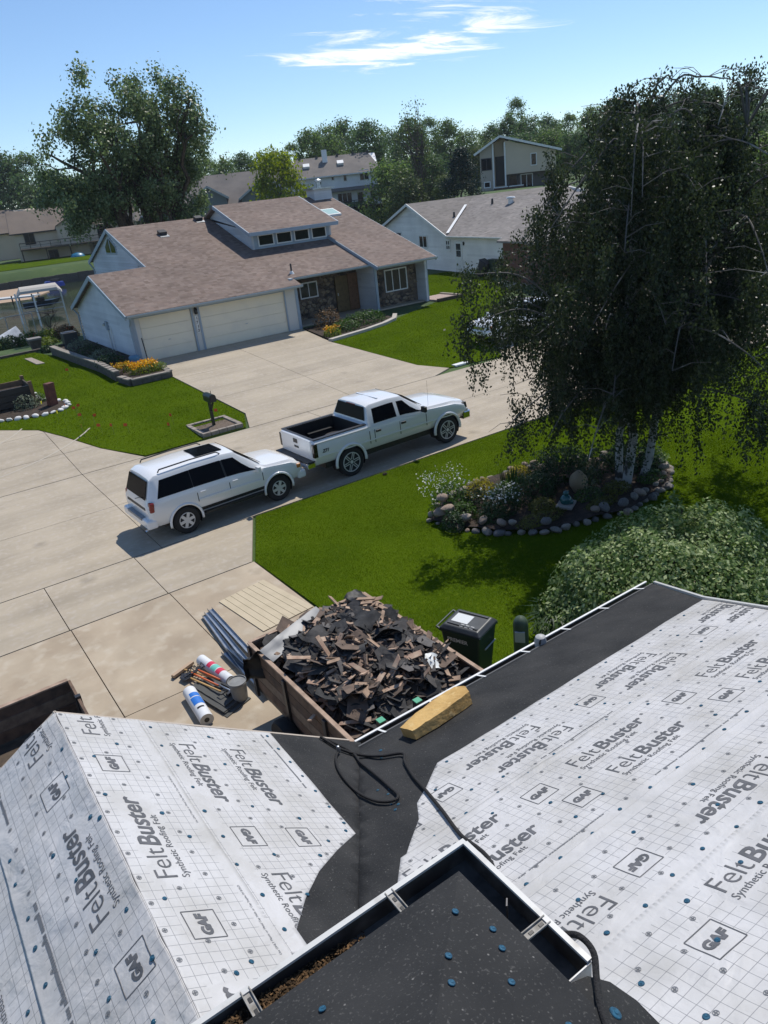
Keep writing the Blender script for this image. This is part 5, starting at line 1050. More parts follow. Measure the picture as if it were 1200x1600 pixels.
def make_suv():
    t = thing('suv', 'white sport utility vehicle with dark tinted windows and sunroof, parked on the street', 'car')
    st = [(-2.27, .50, .72, .78, .96, .70, 1.02), (-2.20, .44, .82, .86, 1.04, .72, 1.16), (-2.03, .42, .84, .885, 1.10, .685, 1.62), (-1.90, .42, .85, .89, 1.10, .675, 1.70), (-.9, .42, .85, .89, 1.10, .67, 1.735), (-.1, .42, .85, .89, 1.09, .665, 1.73), (.30, .42, .85, .89, 1.08, .66, 1.695), (1.02, .42, .85, .885, 1.06, .74, 1.14), (1.16, .42, .85, .88, 1.04, .76, 1.10), (1.85, .44, .83, .86, .96, .72, 1.045), (2.10, .46, .79, .82, .86, .68, .94), (2.22, .50, .70, .74, .74, .60, .80)]
    L_ = Loft(st); body = L_.mesh('body').build('body', paint, t)
    boolean(body, [cutter(s*1.3625, .43, .37, a, b_) for s in (-1, 1) for a, b_ in ((-1.1, -.55), (.55, 1.1))])
    for s in (-1, 1):
        for y in (-1, 1):
            well(t, s*1.3625, .37, .425, y*.56, y*.83); arch(t, s*1.3625, .37, .44, y*.885, paint)
            wheel(t, s*1.3625, y*.765, .365, .24, .215, 6, 'wide')
    for sg in (-1, 1):
        sd = 'side_window'
        L_.side_panel('pillar_trim', 5, -1.97, .80, -1.79, .24, .11, .89, trim_k, t, sg, off=.003, th=.006)
        L_.side_panel(sd, 5, -1.98, -1.02, -1.80, -1.02, .10, .90, car_glass, t, sg); L_.side_panel(sd, 5, -1.00, -.12, -1.00, -.14, .10, .90, car_glass, t, sg); L_.side_panel(sd, 5, -.06, .82, -.09, .24, .10, .90, car_glass, t, sg)
        L_.side_panel('door_moulding', 3, -.95, .85, -.95, .85, .05, .28, paint, t, sg, off=.022, th=.02)
        L_.side_panel('sill_trim', 2, -.93, .93, -.93, .93, -.1, .25, trim_k, t, sg, off=.004, th=.006)
        for x in (-.97, -.06, .92): L_.side_panel('door_gap', 3, x, x+.02, x, x+.02, .0, 1.0, trim_k, t, sg, off=.003, th=.004)
        for x in (-.80, .12): MB().obox((x, sg*.900, .99), (.075, 0, 0), (0, .012, 0), (0, 0, .018)).build('door_handle', paint, t, bevel=.004)
        m_ = MB().obox((.78, sg*.985, 1.13), (.05, 0, 0), (0, .085, 0), (0, 0, .075)).build('mirror', paint, t, bevel=.02); MB().bar((.80, sg*.86, 1.08), (.79, sg*.93, 1.1), .05).build('mirror_arm', trim_k, m_)
        MB().tube([(-1.75, sg*.60, 1.72), (-1.70, sg*.60, 1.79), (-.9, sg*.60, 1.81), (-.15, sg*.60, 1.80), (-.05, sg*.60, 1.73)], .018, 6).build('roof_rail', trim_k, t, smooth=True)
        MB().box((-.85, sg*.90-.06, .40), (.85, sg*.90+.06, .45)).build('running_board', trim_k, t)
        MB().obox((2.10, sg*.66, .80), (.07, sg*-.02, 0), (0.02, sg*.12, 0), (-.02, 0, .075)).build('headlight', clear_lens, t, bevel=.02); MB().obox((2.08, sg*.80, .80), (.07, 0, 0), (0, .035, 0), (0, 0, .06)).build('indicator', amber, t, bevel=.02)
        tl = MB().obox((-2.17, sg*.80, .97), (.06, 0, 0), (0, .085, 0), (.015, 0, .125)).build('tail_light', red_lens, t, bevel=.03); MB().obox((-2.235, sg*.80, .90), (.006, 0, 0), (0, .05, 0), (0, 0, .02)).build('reverse_lens', clear_lens, tl)
    # windscreen and rear glass follow the shell between stations
    def band(name, xa, xb, ka, m, ya, yb, off):
        mb = MB(); a, b_ = L_.at(xa), L_.at(xb); za, zb_ = a[-2][1], b_[-2][1]
        d = Vector((xb-xa, 0, zb_-za)).normalized(); n = Vector((d.z, 0, -d.x)); n = -n if n.dot(Vector((ka, 0, .3))) < 0 else n
        p = [Vector((xa, -ya, za)), Vector((xa, ya, za)), Vector((xb, yb, zb_)), Vector((xb, -yb, zb_))]; p = [q+n*off for q in p]; mb.prism(p, n*-.012); return mb.build(name, m, t)
    band('windscreen', .36, .98, 1, car_glass, .60, .70, .035); band('rear_window', -2.215, -2.05, -1, car_glass, .66, .60, .03)
    MB().prism([(-2.275, -.62, .88), (-2.275, .62, .88), (-2.235, .62, 1.04), (-2.235, -.62, 1.04)], (-.012, 0, 0)).build('tailgate_panel', trim_k, t)
    MB().prism([(-.62, -.38, 1.768), (.12, -.38, 1.745), (.12, .38, 1.745), (-.62, .38, 1.768)], (0, 0, .014)).build('sunroof', car_glass, t)
    rb = MB().box((-2.38, -.86, .42), (-2.10, .86, .66)).build('rear_bumper', paint, t, bevel=.05); MB().box((-2.386, -.5, .60), (-2.2, .5, .672)).build('bumper_step', mat('grey_plastic', (.22, .24, .26), .5), rb)
    MB().box((2.02, -.82, .40), (2.30, .82, .64)).build('front_bumper', paint, t, bevel=.06)
    MB().box((2.17, -.42, .66), (2.25, .42, .78)).build('grille', chrome, t)
    MB().tube([(-2.30, -.7, .40), (-2.42, -.72, .38)], .03, 8).build('exhaust_tip', chrome, t)
    for y in (-.2, .3): MB().bar((1.06, y, 1.155), (.82, y+.42, 1.31), .02, .012).build('wiper', trim_k, t)
    MB().box((-1.9, -.7, .32), (1.9, .7, .45)).build('chassis', trim_k, t)
    MB().tube([(-2.30, -.1, 1.08), (-2.27, -.45, 1.2)], .01, 5).build('wiper', trim_k, t)
    return t
suv = make_suv(); suv.location = (6.55, 18.52, .022); suv.rotation_euler = (0, 0, R(2.5))

def make_truck():
    t = thing('pickup_truck', 'white crew cab pickup truck with black bed liner and large alloy wheels', 'truck')
    st = [(-3.02, .66, .86, .93, 1.20, .91, 1.33), (-2.96, .62, .92, .985, 1.25, .955, 1.37), (-1.20, .60, .93, .995, 1.26, .96, 1.37), (-1.13, .60, .93, .995, 1.27, .955, 1.39), (-1.00, .60, .93, .995, 1.28, .76, 1.84), (-.88, .60, .93, .995, 1.28, .75, 1.885), (-.2, .60, .93, .995, 1.28, .745, 1.905), (.28, .60, .93, .995, 1.28, .74, 1.87), (1.02, .60, .93, .99, 1.27, .86, 1.36), (1.15, .60, .93, .985, 1.26, .88, 1.335), (2.2, .62, .91, .97, 1.17, .86, 1.28), (2.62, .66, .87, .94, 1.04, .83, 1.18), (2.74, .70, .82, .88, .92, .78, 1.02)]
    L_ = Loft(st); body = L_.mesh('body').build('body', paint, t)
    bedc = MB().box((-2.93, -.80, .84), (-1.24, .80, 1.7)).build('cut', None)
    boolean(body, [cutter(s*1.825, .50, .46, a, b_) for s in (-1, 1) for a, b_ in ((-1.2, -.66), (.66, 1.2))]+[bedc])
    liner = mat('bed_liner', (.008, .008, .009), .7)
    q = MB(); q.box((-2.925, -.795, .842), (-1.245, .795, .86)); q.box((-2.925, -.797, .86), (-2.90, .797, 1.375)); q.box((-1.27, -.797, .86), (-1.243, .797, 1.375))
    for s in (-1, 1): q.box((-2.90, s*.785-.012, .86), (-1.27, s*.785+.012, 1.375)); q.box((-2.25, s*.69-.1, .861), (-1.40, s*.69+.09, 1.08))
    bl = q.build('bed_liner', liner, t)
    q = MB()
    for s in (-1, 1): q.box((-2.97, s*.865-.065, 1.372), (-1.16, s*.865+.065, 1.39))
    q.box((-2.975, -.80, 1.372), (-2.90, .80, 1.39)); q.build('bed_rail_cap', trim_k, t)
    for s in (-1, 1):
        for y in (-1, 1):
            well(t, s*1.825, .46, .495, y*.67, y*.95); arch(t, s*1.825, .46, .51, y*.985, paint, .045)
            wheel(t, s*1.825, y*.86, .43, .27, .30, 6, 'paired')
    for sg in (-1, 1):
        L_.side_panel('side_window', 5, -.90, -.06, -.84, -.06, .12, .90, car_glass, t, sg); L_.side_panel('side_window', 5, .06, .92, .06, .30, .12, .90, car_glass, t, sg)
        for x in (-1.12, -.94, -.01, 1.0): L_.side_panel('door_gap', 3, x, x+.022, x, x+.022, -.6, 1.0, trim_k, t, sg, off=.003, th=.004)
        L_.side_panel('sill_crease', 3, -2.9, 2.1, -2.9, 2.1, -.25, -.08, paint, t, sg, off=.012, th=.012)
        for x in (-.80, .13): MB().obox((x, sg*1.0, 1.12), (.085, 0, 0), (0, .02, 0), (0, 0, .032)).build('door_handle', trim_k, t, bevel=.006)
        m_ = MB().obox((.86, sg*1.10, 1.36), (.05, 0, 0), (0, .10, 0), (0, 0, .09)).build('mirror', trim_k, t, bevel=.02); MB().bar((.88, sg*.95, 1.30), (.87, sg*1.03, 1.33), .06).build('mirror_arm', trim_k, m_)
        tl = MB().obox((-2.96, sg*.935, 1.08), (.065, 0, 0), (0, .06, 0), (0, 0, .20)).build('tail_light', mat('smoked_lens', (.01, .008, .009), .12, spec=.6), t, bevel=.015)
        MB().obox((2.66, sg*.74, 1.02), (.09, 0, 0), (0, .14, 0), (-.02, 0, .10)).build('headlight', trim_k if sg < 0 else clear_lens, t, bevel=.02)
        MB().obox((2.67, sg*.80, .86), (.09, 0, 0), (0, .12, 0), (0, 0, .05)).build('indicator', clear_lens, t, bevel=.015)
    tm = [(-2.6, .90), (-2.5, .92)]
    v_, f_ = text_mesh('Z71', .13, .006, .3, 1); q = MB(); q.add([(-2.75+p.x, -.992, .98+p.y) for p in v_], f_); q.build('badge', trim_k, t, fixn=False)
    q = MB(); q.add([(-2.42-p.x, .992, .98+p.y) for p in v_], f_); q.build('badge', trim_k, t, fixn=False)
    def glass(name, xa, xb, ya, yb, s, off):
        a, b_ = L_.at(xa), L_.at(xb); za, zb_ = a[-2][1], b_[-2][1]; d = Vector((xb-xa, 0, zb_-za)).normalized(); n = Vector((-d.z, 0, d.x)); n = -n if n.x*s < 0 else n
        p = [Vector((xa, -ya, za))+n*off, Vector((xa, ya, za))+n*off, Vector((xb, yb, zb_))+n*off, Vector((xb, -yb, zb_))+n*off]; MB().prism(p, n*-.012).build(name, car_glass, t)
    glass('windscreen', .36, .98, .68, .80, 1, .035); glass('rear_window', -1.115, -1.01, .80, .68, -1, .03)
    MB().box((-1.03, -.22, 1.80), (-1.005, .22, 1.84)).build('brake_light', red_lens, t)
    tg = MB().box((-3.035, -.84, .80), (-3.0, .84, 1.36)).build('tailgate', paint, t, bevel=.01)
    hd = MB().box((-3.048, -.11, 1.16), (-3.036, .11, 1.28)).build('handle', trim_k, tg); MB().box((-3.046, -.15, 1.02), (-3.036, .09, 1.08)).build('badge', trim_k, tg)
    rb = MB().box((-3.24, -.92, .58), (-2.98, .92, .76)).build('rear_bumper', chrome, t, bevel=.03); MB().box((-3.25, -.93, .755), (-2.99, .93, .79)).build('bumper_step', trim_k, rb); MB().box((-3.255, -.16, .60), (-3.236, .16, .74)).build('number_plate', M['white'], rb)
    MB().bar((-3.2, 0, .52), (-3.42, 0, .52), .06).build('tow_hitch', trim_k, t)
    MB().box((2.55, -.93, .56), (2.86, .93, .84)).build('front_bumper', chrome, t, bevel=.05); MB().box((2.66, -.55, .86), (2.76, .55, 1.1)).build('grille', chrome, t)
    MB().box((-2.6, -.8, .42), (2.5, .8, .62)).build('chassis', trim_k, t)
    MB().tube([(1.3, -.75, 1.3), (1.31, -.76, 2.1)], .004, 4).build('aerial', trim_k, t)
    MB().box((-.45, -.55, 1.925), (-.40, .55, 1.94)).build('roof_rib', paint, t)
    for y in (-.45, .1): MB().bar((1.08, y, 1.365), (.80, y+.45, 1.56), .022, .014).build('wiper', trim_k, t)
    return t
truck = make_truck(); truck.location = (12.15, 18.72, .022); truck.rotation_euler = (0, 0, R(1.0))
# things lying in the bed
sp = thing('spare_wheel', 'spare wheel lying flat in the pickup bed', 'wheel', (10.35, 18.45, 1.03))
MB().lathe([(.2, -.08), (.33, -.11), (.36, -.05), (.36, .05), (.33, .11), (.2, .08)], n=28).build('tyre', rubber, sp, smooth=35); q = MB(); q.lathe([(.21, .06), (.2, .10), (.17, .09), (.16, .0)], n=24)
for k in range(5): a = k*1.2566; q.bar((0, 0, .085), (math.cos(a)*.19, math.sin(a)*.19, .085), .09, .02)
q.build('rim', alloy, sp)
tag(MB().lathe([(0, .0), (.09, .01), (.1, .1), (.07, .2), (.03, .24), (0, .25)], c=(9.98, 18.2, .885), n=12).build('water_jug', mat('orange_plastic', (.75, .10, .015), .4), smooth=True), 'small orange jug standing in the pickup bed', 'jug')
tag(MB().tube([(9.55+.22*math.cos(a), 18.35+.1*math.cos(a), .89+.30*math.sin(a)) for a in np.linspace(0, math.pi, 14)], .045, 8).build('hoop', M['black'], smooth=True), 'dark hoop standing in the pickup bed near the tailgate', 'hoop')
s2 = copy_tree(suv); s2.location = (25.9, 27.2, ground_z(25.9, 27.2)+.03); s2.rotation_euler = (0, R(-3), R(178)); tag(s2, 'white car across the street, mostly hidden behind the birch', 'car')
s2.name = 'parked_car'
# ------------------------------------------------------------------ roofing site: trailer, debris, materials
plank_m = [mat('trailer_plank', c, .85, var=(d, 7, .4, .7), bump=(18, .5, .02)) for c, d in (((.16, .10, .065), (.08, .05, .035)), ((.22, .16, .11), (.12, .085, .06)), ((.12, .075, .05), (.06, .04, .03)))]
tr = thing('dump_trailer', 'wood sided dump trailer heaped with torn roofing beside the house', 'trailer', (4.43, 7.6, 0))
TX0, TX1, TY0, TY1 = -1.07, 1.07, -1.5, 2.0       # local
MB().box((TX0, TY0, .55), (TX1, TY1, .65)).build('trailer_floor', M['dark_metal'], tr)
for k in range(4):
    z0 = .66+k*.19; z1 = z0+.178
    for s, x in ((-1, TX0), (1, TX1)):
        MB().box((x-.02, TY0, z0), (x+.02, TY1, z1)).build('side_plank', plank_m[k % 3], tr)
    MB().box((TX0+.022, TY1-.02, z0), (TX1-.022, TY1+.02, z1)).build('end_plank', plank_m[(k+1) % 3], tr)
for x in (TX0-.04, TX1+.04):
    for y in (TY0+.1, -.35, .8, TY1-.06): MB().box((x-.02, y-.04, .5), (x+.02, y+.04, 1.40)).build('stake', M['dark_metal'], tr)
for s, x in ((-1, TX0), (1, TX1)): MB().box((x-.03, TY0, 1.422), (x+.03, TY1, 1.45)).build('top_rail', mat('rail_wood', (.42, .30, .22), .85, var=((.25, .17, .12), 6, .4, .7)), tr)
MB().box((TX0, TY1-.03, 1.425), (TX1, TY1+.03, 1.453)).build('top_rail', bpy.data.materials['rail_wood'], tr)
for y in (.0, .8):
    for x in (-1.2, 1.2): MB().lathe([(.17, -.1), (.33, -.11), (.36, -.06), (.36, .06), (.33, .11), (.17, .1)], c=(x, y, .36), ax='X', n=24).build('tyre', rubber, tr, smooth=35)
for x in (TX0+.30, TX0+.86):
    pt_ = MB().box((x-.045, TY0+.22, .66), (x+.045, TY0+.31, 1.75)).build('end_post', M['dark_metal'], tr); MB().box((x-.046, TY0+.219, 1.751), (x+.046, TY0+.311, 1.765)).build('post_cap', mat('green_cap', (.06, .35, .2), .5), pt_)
for z in (1.05, 1.42): MB().bar((TX0+.30, TY0+.34, z), (TX1-.15, TY0+.34, z+.02), .03, .075).build('end_rail', M['white'], tr)
heap_z = lambda x, y: 1.20 + .50*max(0, 1-((x-.12)/1.05)**2)**.6*max(0, 1-((y-.35)/1.85)**2)**.6 + .07*noise.noise((x*4, y*4, 5)) - .34*sm(-.45, -1.15, y)
V_, F_ = [], []; nx_ = 34; ny_ = 52
for j in range(ny_+1):
    for i in range(nx_+1):
        x = TX0+.025+(TX1-TX0-.05)*i/nx_; y = TY0+.4+(TY1-TY0-.43)*j/ny_; V_.append((x+4.43, y+7.6, heap_z(x, y)-.06+.04*noise.noise((x*11, y*11, 2))))
for j in range(ny_):
    for i in range(nx_): F_.append((j*(nx_+1)+i, j*(nx_+1)+i+1, (j+1)*(nx_+1)+i+1, (j+1)*(nx_+1)+i))
tag(link('debris_bed', np_mesh('debris_bed', V_, F_), mat('debris_mix', (.03, .027, .025), .9, var=((.13, .08, .05), 14, .55, .7), bump=(30, 1, .05))), 'fine black grit and crumbs under the torn shingles', 'debris', kind='stuff')
scrap_m = [mat('shingle_scrap', c, .85, var=(d, 9, .45, .7), bump=(40, .5, .01)) for c, d in (((.036, .035, .035), (.07, .066, .064)), ((.075, .068, .064), (.04, .038, .036)), ((.15, .105, .078), (.085, .062, .048)), ((.020, .020, .021), (.045, .045, .045)), ((.13, .12, .115), (.075, .07, .067)))]
wood_m = [mat('wood_scrap', c, .8, var=(d, 8, .4, .7), bump=(25, .4, .01)) for c, d in (((.38, .26, .18), (.25, .17, .115)), ((.22, .145, .105), (.14, .09, .065)), ((.36, .23, .165), (.48, .36, .26)))]
def scrap_mesh(i):
    rr = random.Random(100+i); n = rr.choice((4, 5, 6, 7)); pts = []; a0 = rr.uniform(.55, 1.0); cv = rr.uniform(-.9, .9)
    for k in range(n):
        a = 2*math.pi*(k+rr.uniform(-.25, .25))/n; r_ = rr.uniform(.7, 1.15); pts.append((math.cos(a)*r_*.2, math.sin(a)*r_*.2*a0))
    v, f = cdt_poly(split_edges(pts, .1), .1); mb = MB(); N = len(v)
    zf = lambda p: cv*p.x*p.x*1.6+.012*noise.noise((p.x*14, p.y*14, i))
    mb.v = [Vector((p.x, p.y, zf(p))) for p in v]+[Vector((p.x, p.y, zf(p)-.007)) for p in v]; mb.f = [tuple(t) for t in f]+[tuple(N+q for q in reversed(t)) for t in f]
    ed = {}
    for t in f:
        for a, b_ in zip(t, list(t[1:])+[t[0]]): ed[(a, b_)] = 1
    for a, b_ in list(ed):
        if (b_, a) not in ed: mb.f.append((a, a+N, b_+N, b_))
    return mb.mesh('shingle_scrap')
scraps = [scrap_mesh(i) for i in range(16)]
for i, me in enumerate(scraps): me.materials.append(scrap_m[i % 5])
woods = []
for i in range(7):
    rr = random.Random(i); l_, w_ = rr.uniform(.12, .38), rr.uniform(.025, .06); mb = MB(); mb.prism([(-l_, -w_, -.009), (l_*rr.uniform(.8, 1), -w_, -.009), (l_, w_*rr.uniform(.2, .9), -.009), (-l_*rr.uniform(.85, 1), w_, -.009)], (0, 0, .018)); me = mb.mesh('wood_scrap'); me.materials.append(wood_m[i % 3]); woods.append(me)
def heap(n_s, n_w, box, hz, gs, gw, ls, lw_, off, seed, smax=.42):
    rr = random.Random(seed)
    for k in range(n_s+n_w):
        wood = (k*n_w)//(n_s+n_w) != ((k+1)*n_w)//(n_s+n_w)
        x = rr.uniform(box[0], box[2]); y = rr.uniform(box[1], box[3]); o = bpy.data.objects.new('wood_scrap' if wood else 'shingle_scrap', rr.choice(woods if wood else scraps)); COL.objects.link(o)
        tlt = .36; o.location = (x+off[0], y+off[1], hz(x, y)+rr.uniform(-.015, .05)); o.rotation_euler = (rr.gauss(0, tlt), rr.gauss(0, tlt), rr.uniform(0, 6.28)); s_ = rr.uniform(.4, 1.4) if not wood else rr.uniform(.4, 1.0); o.scale = (s_, s_*rr.uniform(.7, 1.1), 1)
        tag(o, lw_ if wood else ls, 'wood scrap' if wood else 'shingle', gw if wood else gs)
heap(300, 190, (TX0+.16, TY0+.5, TX1-.16, TY1-.15), heap_z, 'torn shingles in the dump trailer', 'broken wood in the dump trailer', 'torn dark shingle scrap heaped in the dump trailer', 'broken brown wood shake lying among the trailer debris', (4.43, 7.6), 5)
rng = np.random.default_rng(31); n = 3600; X = rng.uniform(TX0+.06, TX1-.06, n); Y = rng.uniform(TY0+.42, TY1-.08, n); Z = np.array([heap_z(x, y) for x, y in zip(X, Y)])+rng.uniform(-.06, .05, n)
def chips(P, size, rng, asp):
    m_ = len(P); nrm = rng.normal(size=(m_, 3))*.55; nrm[:, 2] += 1; nrm /= np.linalg.norm(nrm, axis=1)[:, None]; a = rng.normal(size=(m_, 3)); a -= (a*nrm).sum(1)[:, None]*nrm; a /= np.linalg.norm(a, axis=1)[:, None]; b = np.cross(nrm, a); s = (size*rng.uniform(.3, 1.4, m_))[:, None]; k = rng.uniform(asp, 1, m_)[:, None]
    V = np.empty((m_, 4, 3)); V[:, 0] = P-a*s-b*s*k; V[:, 1] = P+a*s*rng.uniform(.5, 1, m_)[:, None]-b*s*k; V[:, 2] = P+a*s+b*s*k; V[:, 3] = P-a*s*rng.uniform(.4, 1, m_)[:, None]+b*s*k; return V.reshape(-1, 3), np.arange(m_*4).reshape(-1, 4)
V, F = chips(np.stack([X+4.43, Y+7.6, Z], 1), .058, rng, .15)
chm = leaf_mat('debris_chip', (.026, .025, .025), (.19, .14, .105), (.075, .064, .058), trans=0.0, rough=.85, spec=.2)
tag(link('debris_chips', np_mesh('debris_chips', V, F), chm), 'countless small shingle and shake chips across the trailer heap', 'debris', kind='stuff')
# bigger pieces on the heap
def curved_sheet(name, m, c, L_, W_, bend, rot, lab, cat, th=.004, n=14, ruff=.0):
    mb = MB(); vs_ = []
    for s in (0, -th):
        for i in range(n+1):
            for j in range(7):
                x = (i/n-.5)*L_; y = (j/6-.5)*W_; vs_.append((x, y, bend*math.sin(i/n*math.pi)+ruff*noise.noise((x*7, y*7, L_))+s))
    N = (n+1)*7; f = [(i*7+j, i*7+j+1, (i+1)*7+j+1, (i+1)*7+j) for i in range(n) for j in range(6)]; f += [tuple(N+q for q in reversed(t)) for t in f]
    mb.add(vs_, f); o = mb.build(name, m, smooth=60, fixn=False); o.location = c; o.rotation_euler = rot; return tag(o, lab, cat)
curved_sheet('metal_sheet', mat('sheet_metal', (.15, .155, .165), .5, metal=.3), (3.98, 9.20, 1.52), 1.3, .28, .04, (.45, -.04, .33), 'shiny bent sheet of metal flashing across the far end of the trailer', 'metal sheet', ruff=.02)
curved_sheet('plastic_sheet', mat('white_plastic', (.62, .62, .6), .4), (4.2, 8.86, 1.50), .8, .14, .02, (.1, 0, .4), 'narrow white metal strip lying below the shiny flashing', 'metal strip', ruff=.02)
curved_sheet('white_bag', mat('white_bag', (.72, .74, .72), .45), (4.98, 7.12, 1.56), .42, .24, .06, (.1, .1, -.5), 'crumpled white plastic bag on the near right of the debris heap', 'bag', ruff=.09)
for k, (x, y, z, l_, w_, rx, rz) in enumerate(((4.15, 8.6, 1.5, .62, .5, .35, .5), (4.75, 8.4, 1.62, .6, .45, -.3, 1.9), (4.85, 7.9, 1.58, .55, .5, .5, 2.6), (5.05, 7.6, 1.45, .8, .3, .25, 2.3), (4.3, 7.9, 1.55, .5, .45, -.4, .9), (3.75, 8.5, 1.32, .55, .4, .15, .2), (4.6, 7.45, 1.45, .5, .3, .5, 1.2), (3.9, 8.0, 1.38, .6, .35, .6, 2.0))):
    curved_sheet('felt_scrap', scrap_m[(0, 3, 3, 4, 0, 1, 3, 0)[k]], (x, y, z+.14), l_*.8, w_*.8, .07, (rx, .15, rz), ['large black felt scrap near the flashing', 'curled black felt scrap at the heap top', 'folded black felt scrap right of the heap top', 'long grey felt strip along the right trailer side', 'crumpled black felt scrap in the heap middle', 'grey felt scrap at the left trailer side', 'black felt scrap beside the white bag', 'upright black felt scrap near the left trailer side'][k], 'felt scrap', ruff=.05)
curved_sheet('tarp', mat('black_tarp', (.008, .008, .009), .6), (3.325, 9.2, 1.24), .5, .50, .03, (.1, 1.45, 1.55), 'black plastic sheet hanging over the left rear trailer corner', 'tarp', ruff=.14)
curved_sheet('tarp', bpy.data.materials['black_tarp'], (5.3, 9.48, 1.50), .4, .22, .06, (.1, .1, .2), 'black plastic folded over the far trailer corner', 'tarp', ruff=.08)
# ladder-like board leaning at the near end
for i, (a, b_) in enumerate((((4.9, 9.45, 1.50), (5.3, 9.0, 1.60)), ((5.1, 9.5, 1.52), (5.42, 9.1, 1.58)), ((5.35, 9.3, 1.5), (5.40, 8.5, 1.56)))):
    tag(MB().bar(a, b_, .07, .02).build('board', wood_m[0]), ['pale broken board at the far end of the heap', 'short pale board by the far trailer corner', 'long board along the right trailer rail'][i], 'board')

# wheeled rubbish bin
bn = thing('wheelie_bin', 'dark green wheeled rubbish bin with black lid on the lawn', 'bin', (6.55, 8.15, .015), R(20))
gb = mat('bin_green', (.012, .035, .025), .45); lidm = mat('bin_lid', (.03, .033, .034), .4, var=((.05, .053, .055), 5, .4, .7))
def taper(b0, b1, z0, z1): return [(-b0[0], -b0[1], z0), (b0[0], -b0[1], z0), (b0[0], b0[1], z0), (-b0[0], b0[1], z0), (-b1[0], -b1[1], z1), (b1[0], -b1[1], z1), (b1[0], b1[1], z1), (-b1[0], b1[1], z1)]
q = MB(); q.add(taper((.22, .27), (.29, .36), .04, .98), [(0, 3, 2, 1), (0, 1, 5, 4), (1, 2, 6, 5), (2, 3, 7, 6), (3, 0, 4, 7), (4, 5, 6, 7)]); bod = q.build('body', gb, bn, bevel=.03)
MB().box((-.31, -.38, .955), (.31, .38, 1.0)).build('rim', gb, bn, bevel=.012)
q = MB(); q.add(taper((.315, .385), (.25, .31), 1.004, 1.075), [(0, 3, 2, 1), (0, 1, 5, 4), (1, 2, 6, 5), (2, 3, 7, 6), (3, 0, 4, 7), (4, 5, 6, 7)]); ld_ = q.build('lid', lidm, bn, bevel=.02)
MB().box((-.12, -.05, 1.076), (.13, .25, 1.081)).build('lid_label', mat('label_paper', (.6, .62, .62), .6), ld_)
for x in (-.19, .19): MB().bar((x, -.27, 1.08), (x, .27, 1.08), .035, .025).build('lid_rib', lidm, ld_)
for i in range(3): MB().box((-.22+.0, -.2+.09*i, 1.077), (-.15, -.14+.09*i, 1.083)).build('lid_mark', M['white'], ld_)
MB().tube([(-.27, .44, 1.0), (.27, .44, 1.0)], .016, 8).build('handle', gb, bn)
for x in (-.27, .27): MB().bar((x, .36, .96), (x, .45, 1.0), .03).build('handle_arm', gb, bn)
MB().tube([(-.17, -.385, .72), (.17, -.385, .72)], .014, 8).build('lift_bar', M['metal'], bn)
for x in (-.26, .26): MB().lathe([(.03, -.03), (.12, -.03), (.13, 0), (.12, .03), (.03, .03)], c=(x, .30, .13), ax='X', n=18).build('wheel', M['black'], bn)
v_, f_ = text_mesh('PREMIER', .10, .0025, 0, 1); q = MB(); wv = max(p.x for p in v_)
q.add([(-(.22+.07*(.76+p.y)/.94)-.006, .24-p.x, .80+p.y) for p in v_], f_); o = q.build('printed_name', mat('bin_print', (.75, .76, .76), .6), bod, fixn=False)
# utility pedestal
pd = thing('utility_pedestal', 'short green round topped utility pedestal near the eave', 'utility box', (7.52, 7.95, 0))
MB().lathe([(.13, 0), (.13, .66), (.118, .74), (.08, .80), (0, .83)], n=20).build('housing', mat('pedestal_green', (.055, .085, .055), .55), pd, smooth=40)
MB().obox((-.105, -.083, .5), (.055, -.065, 0), (.01, .012, 0), (0, 0, .10)).build('label_plate', mat('plate_grey', (.45, .47, .48), .5), pd)
# cream siding sheet on the drive
sh = thing('siding_sheet', 'cream grooved siding sheet lying flat on the driveway', 'panel', (4.98, 12.85, .03))
crm = mat('cream_siding', (.52, .43, .29), .6, var=((.46, .38, .25), 3, .4, .7)); cA, cB, cC, cD = [Vector(p)-Vector((4.98, 12.85)) for p in ((4.32, 13.66), (5.46, 13.84), (5.70, 12.03), (4.50, 11.91))]
for k in range(8):
    a, b_ = k/8+.004, (k+1)/8-.004; q = [cA.lerp(cB, a), cA.lerp(cB, b_), cD.lerp(cC, b_), cD.lerp(cC, a)]; MB().prism([(p.x, p.y, .012) for p in q], (0, 0, -.012)).build('panel_strip', crm, sh)
# metal gutters / flashing stacked on the drive
for i, (a, b_, w_) in enumerate((((3.93, 13.40, .04), (3.75, 10.75, .09), .09), ((4.03, 13.45, .05), (3.90, 10.7, .12), .10), ((3.84, 13.3, .04), (3.62, 10.9, .05), .08), ((3.60, 11.75, .04), (3.62, 9.95, .09), .10), ((3.72, 11.8, .05), (3.74, 9.9, .12), .09))):
    q = MB(); d = (Vector(b_)-Vector(a)).normalized(); sx = d.cross(Vector((0, 0, 1))).normalized()*w_/2; up_ = Vector((0, 0, .055))
    q.prism([Vector(a)-sx+up_, Vector(a)-sx, Vector(a)+sx, Vector(a)+sx+up_*1.2, Vector(a)+sx*.96+up_*1.2, Vector(a)+sx*.96+Vector((0, 0, .004)), Vector(a)-sx*.96+Vector((0, 0, .004)), Vector(a)-sx*.96+up_], Vector(b_)-Vector(a))
    tag(q.build('gutter_length', M['metal'] if i != 3 else mat('blue_metal', (.10, .14, .20), .35, metal=.7)), ['middle of three long metal gutter lengths on the drive', 'rightmost long metal gutter length on the drive, brightest', 'leftmost long metal gutter length on the drive', 'short blue grey gutter length beside the bucket', 'short bright gutter length against the trailer'][i], 'gutter')
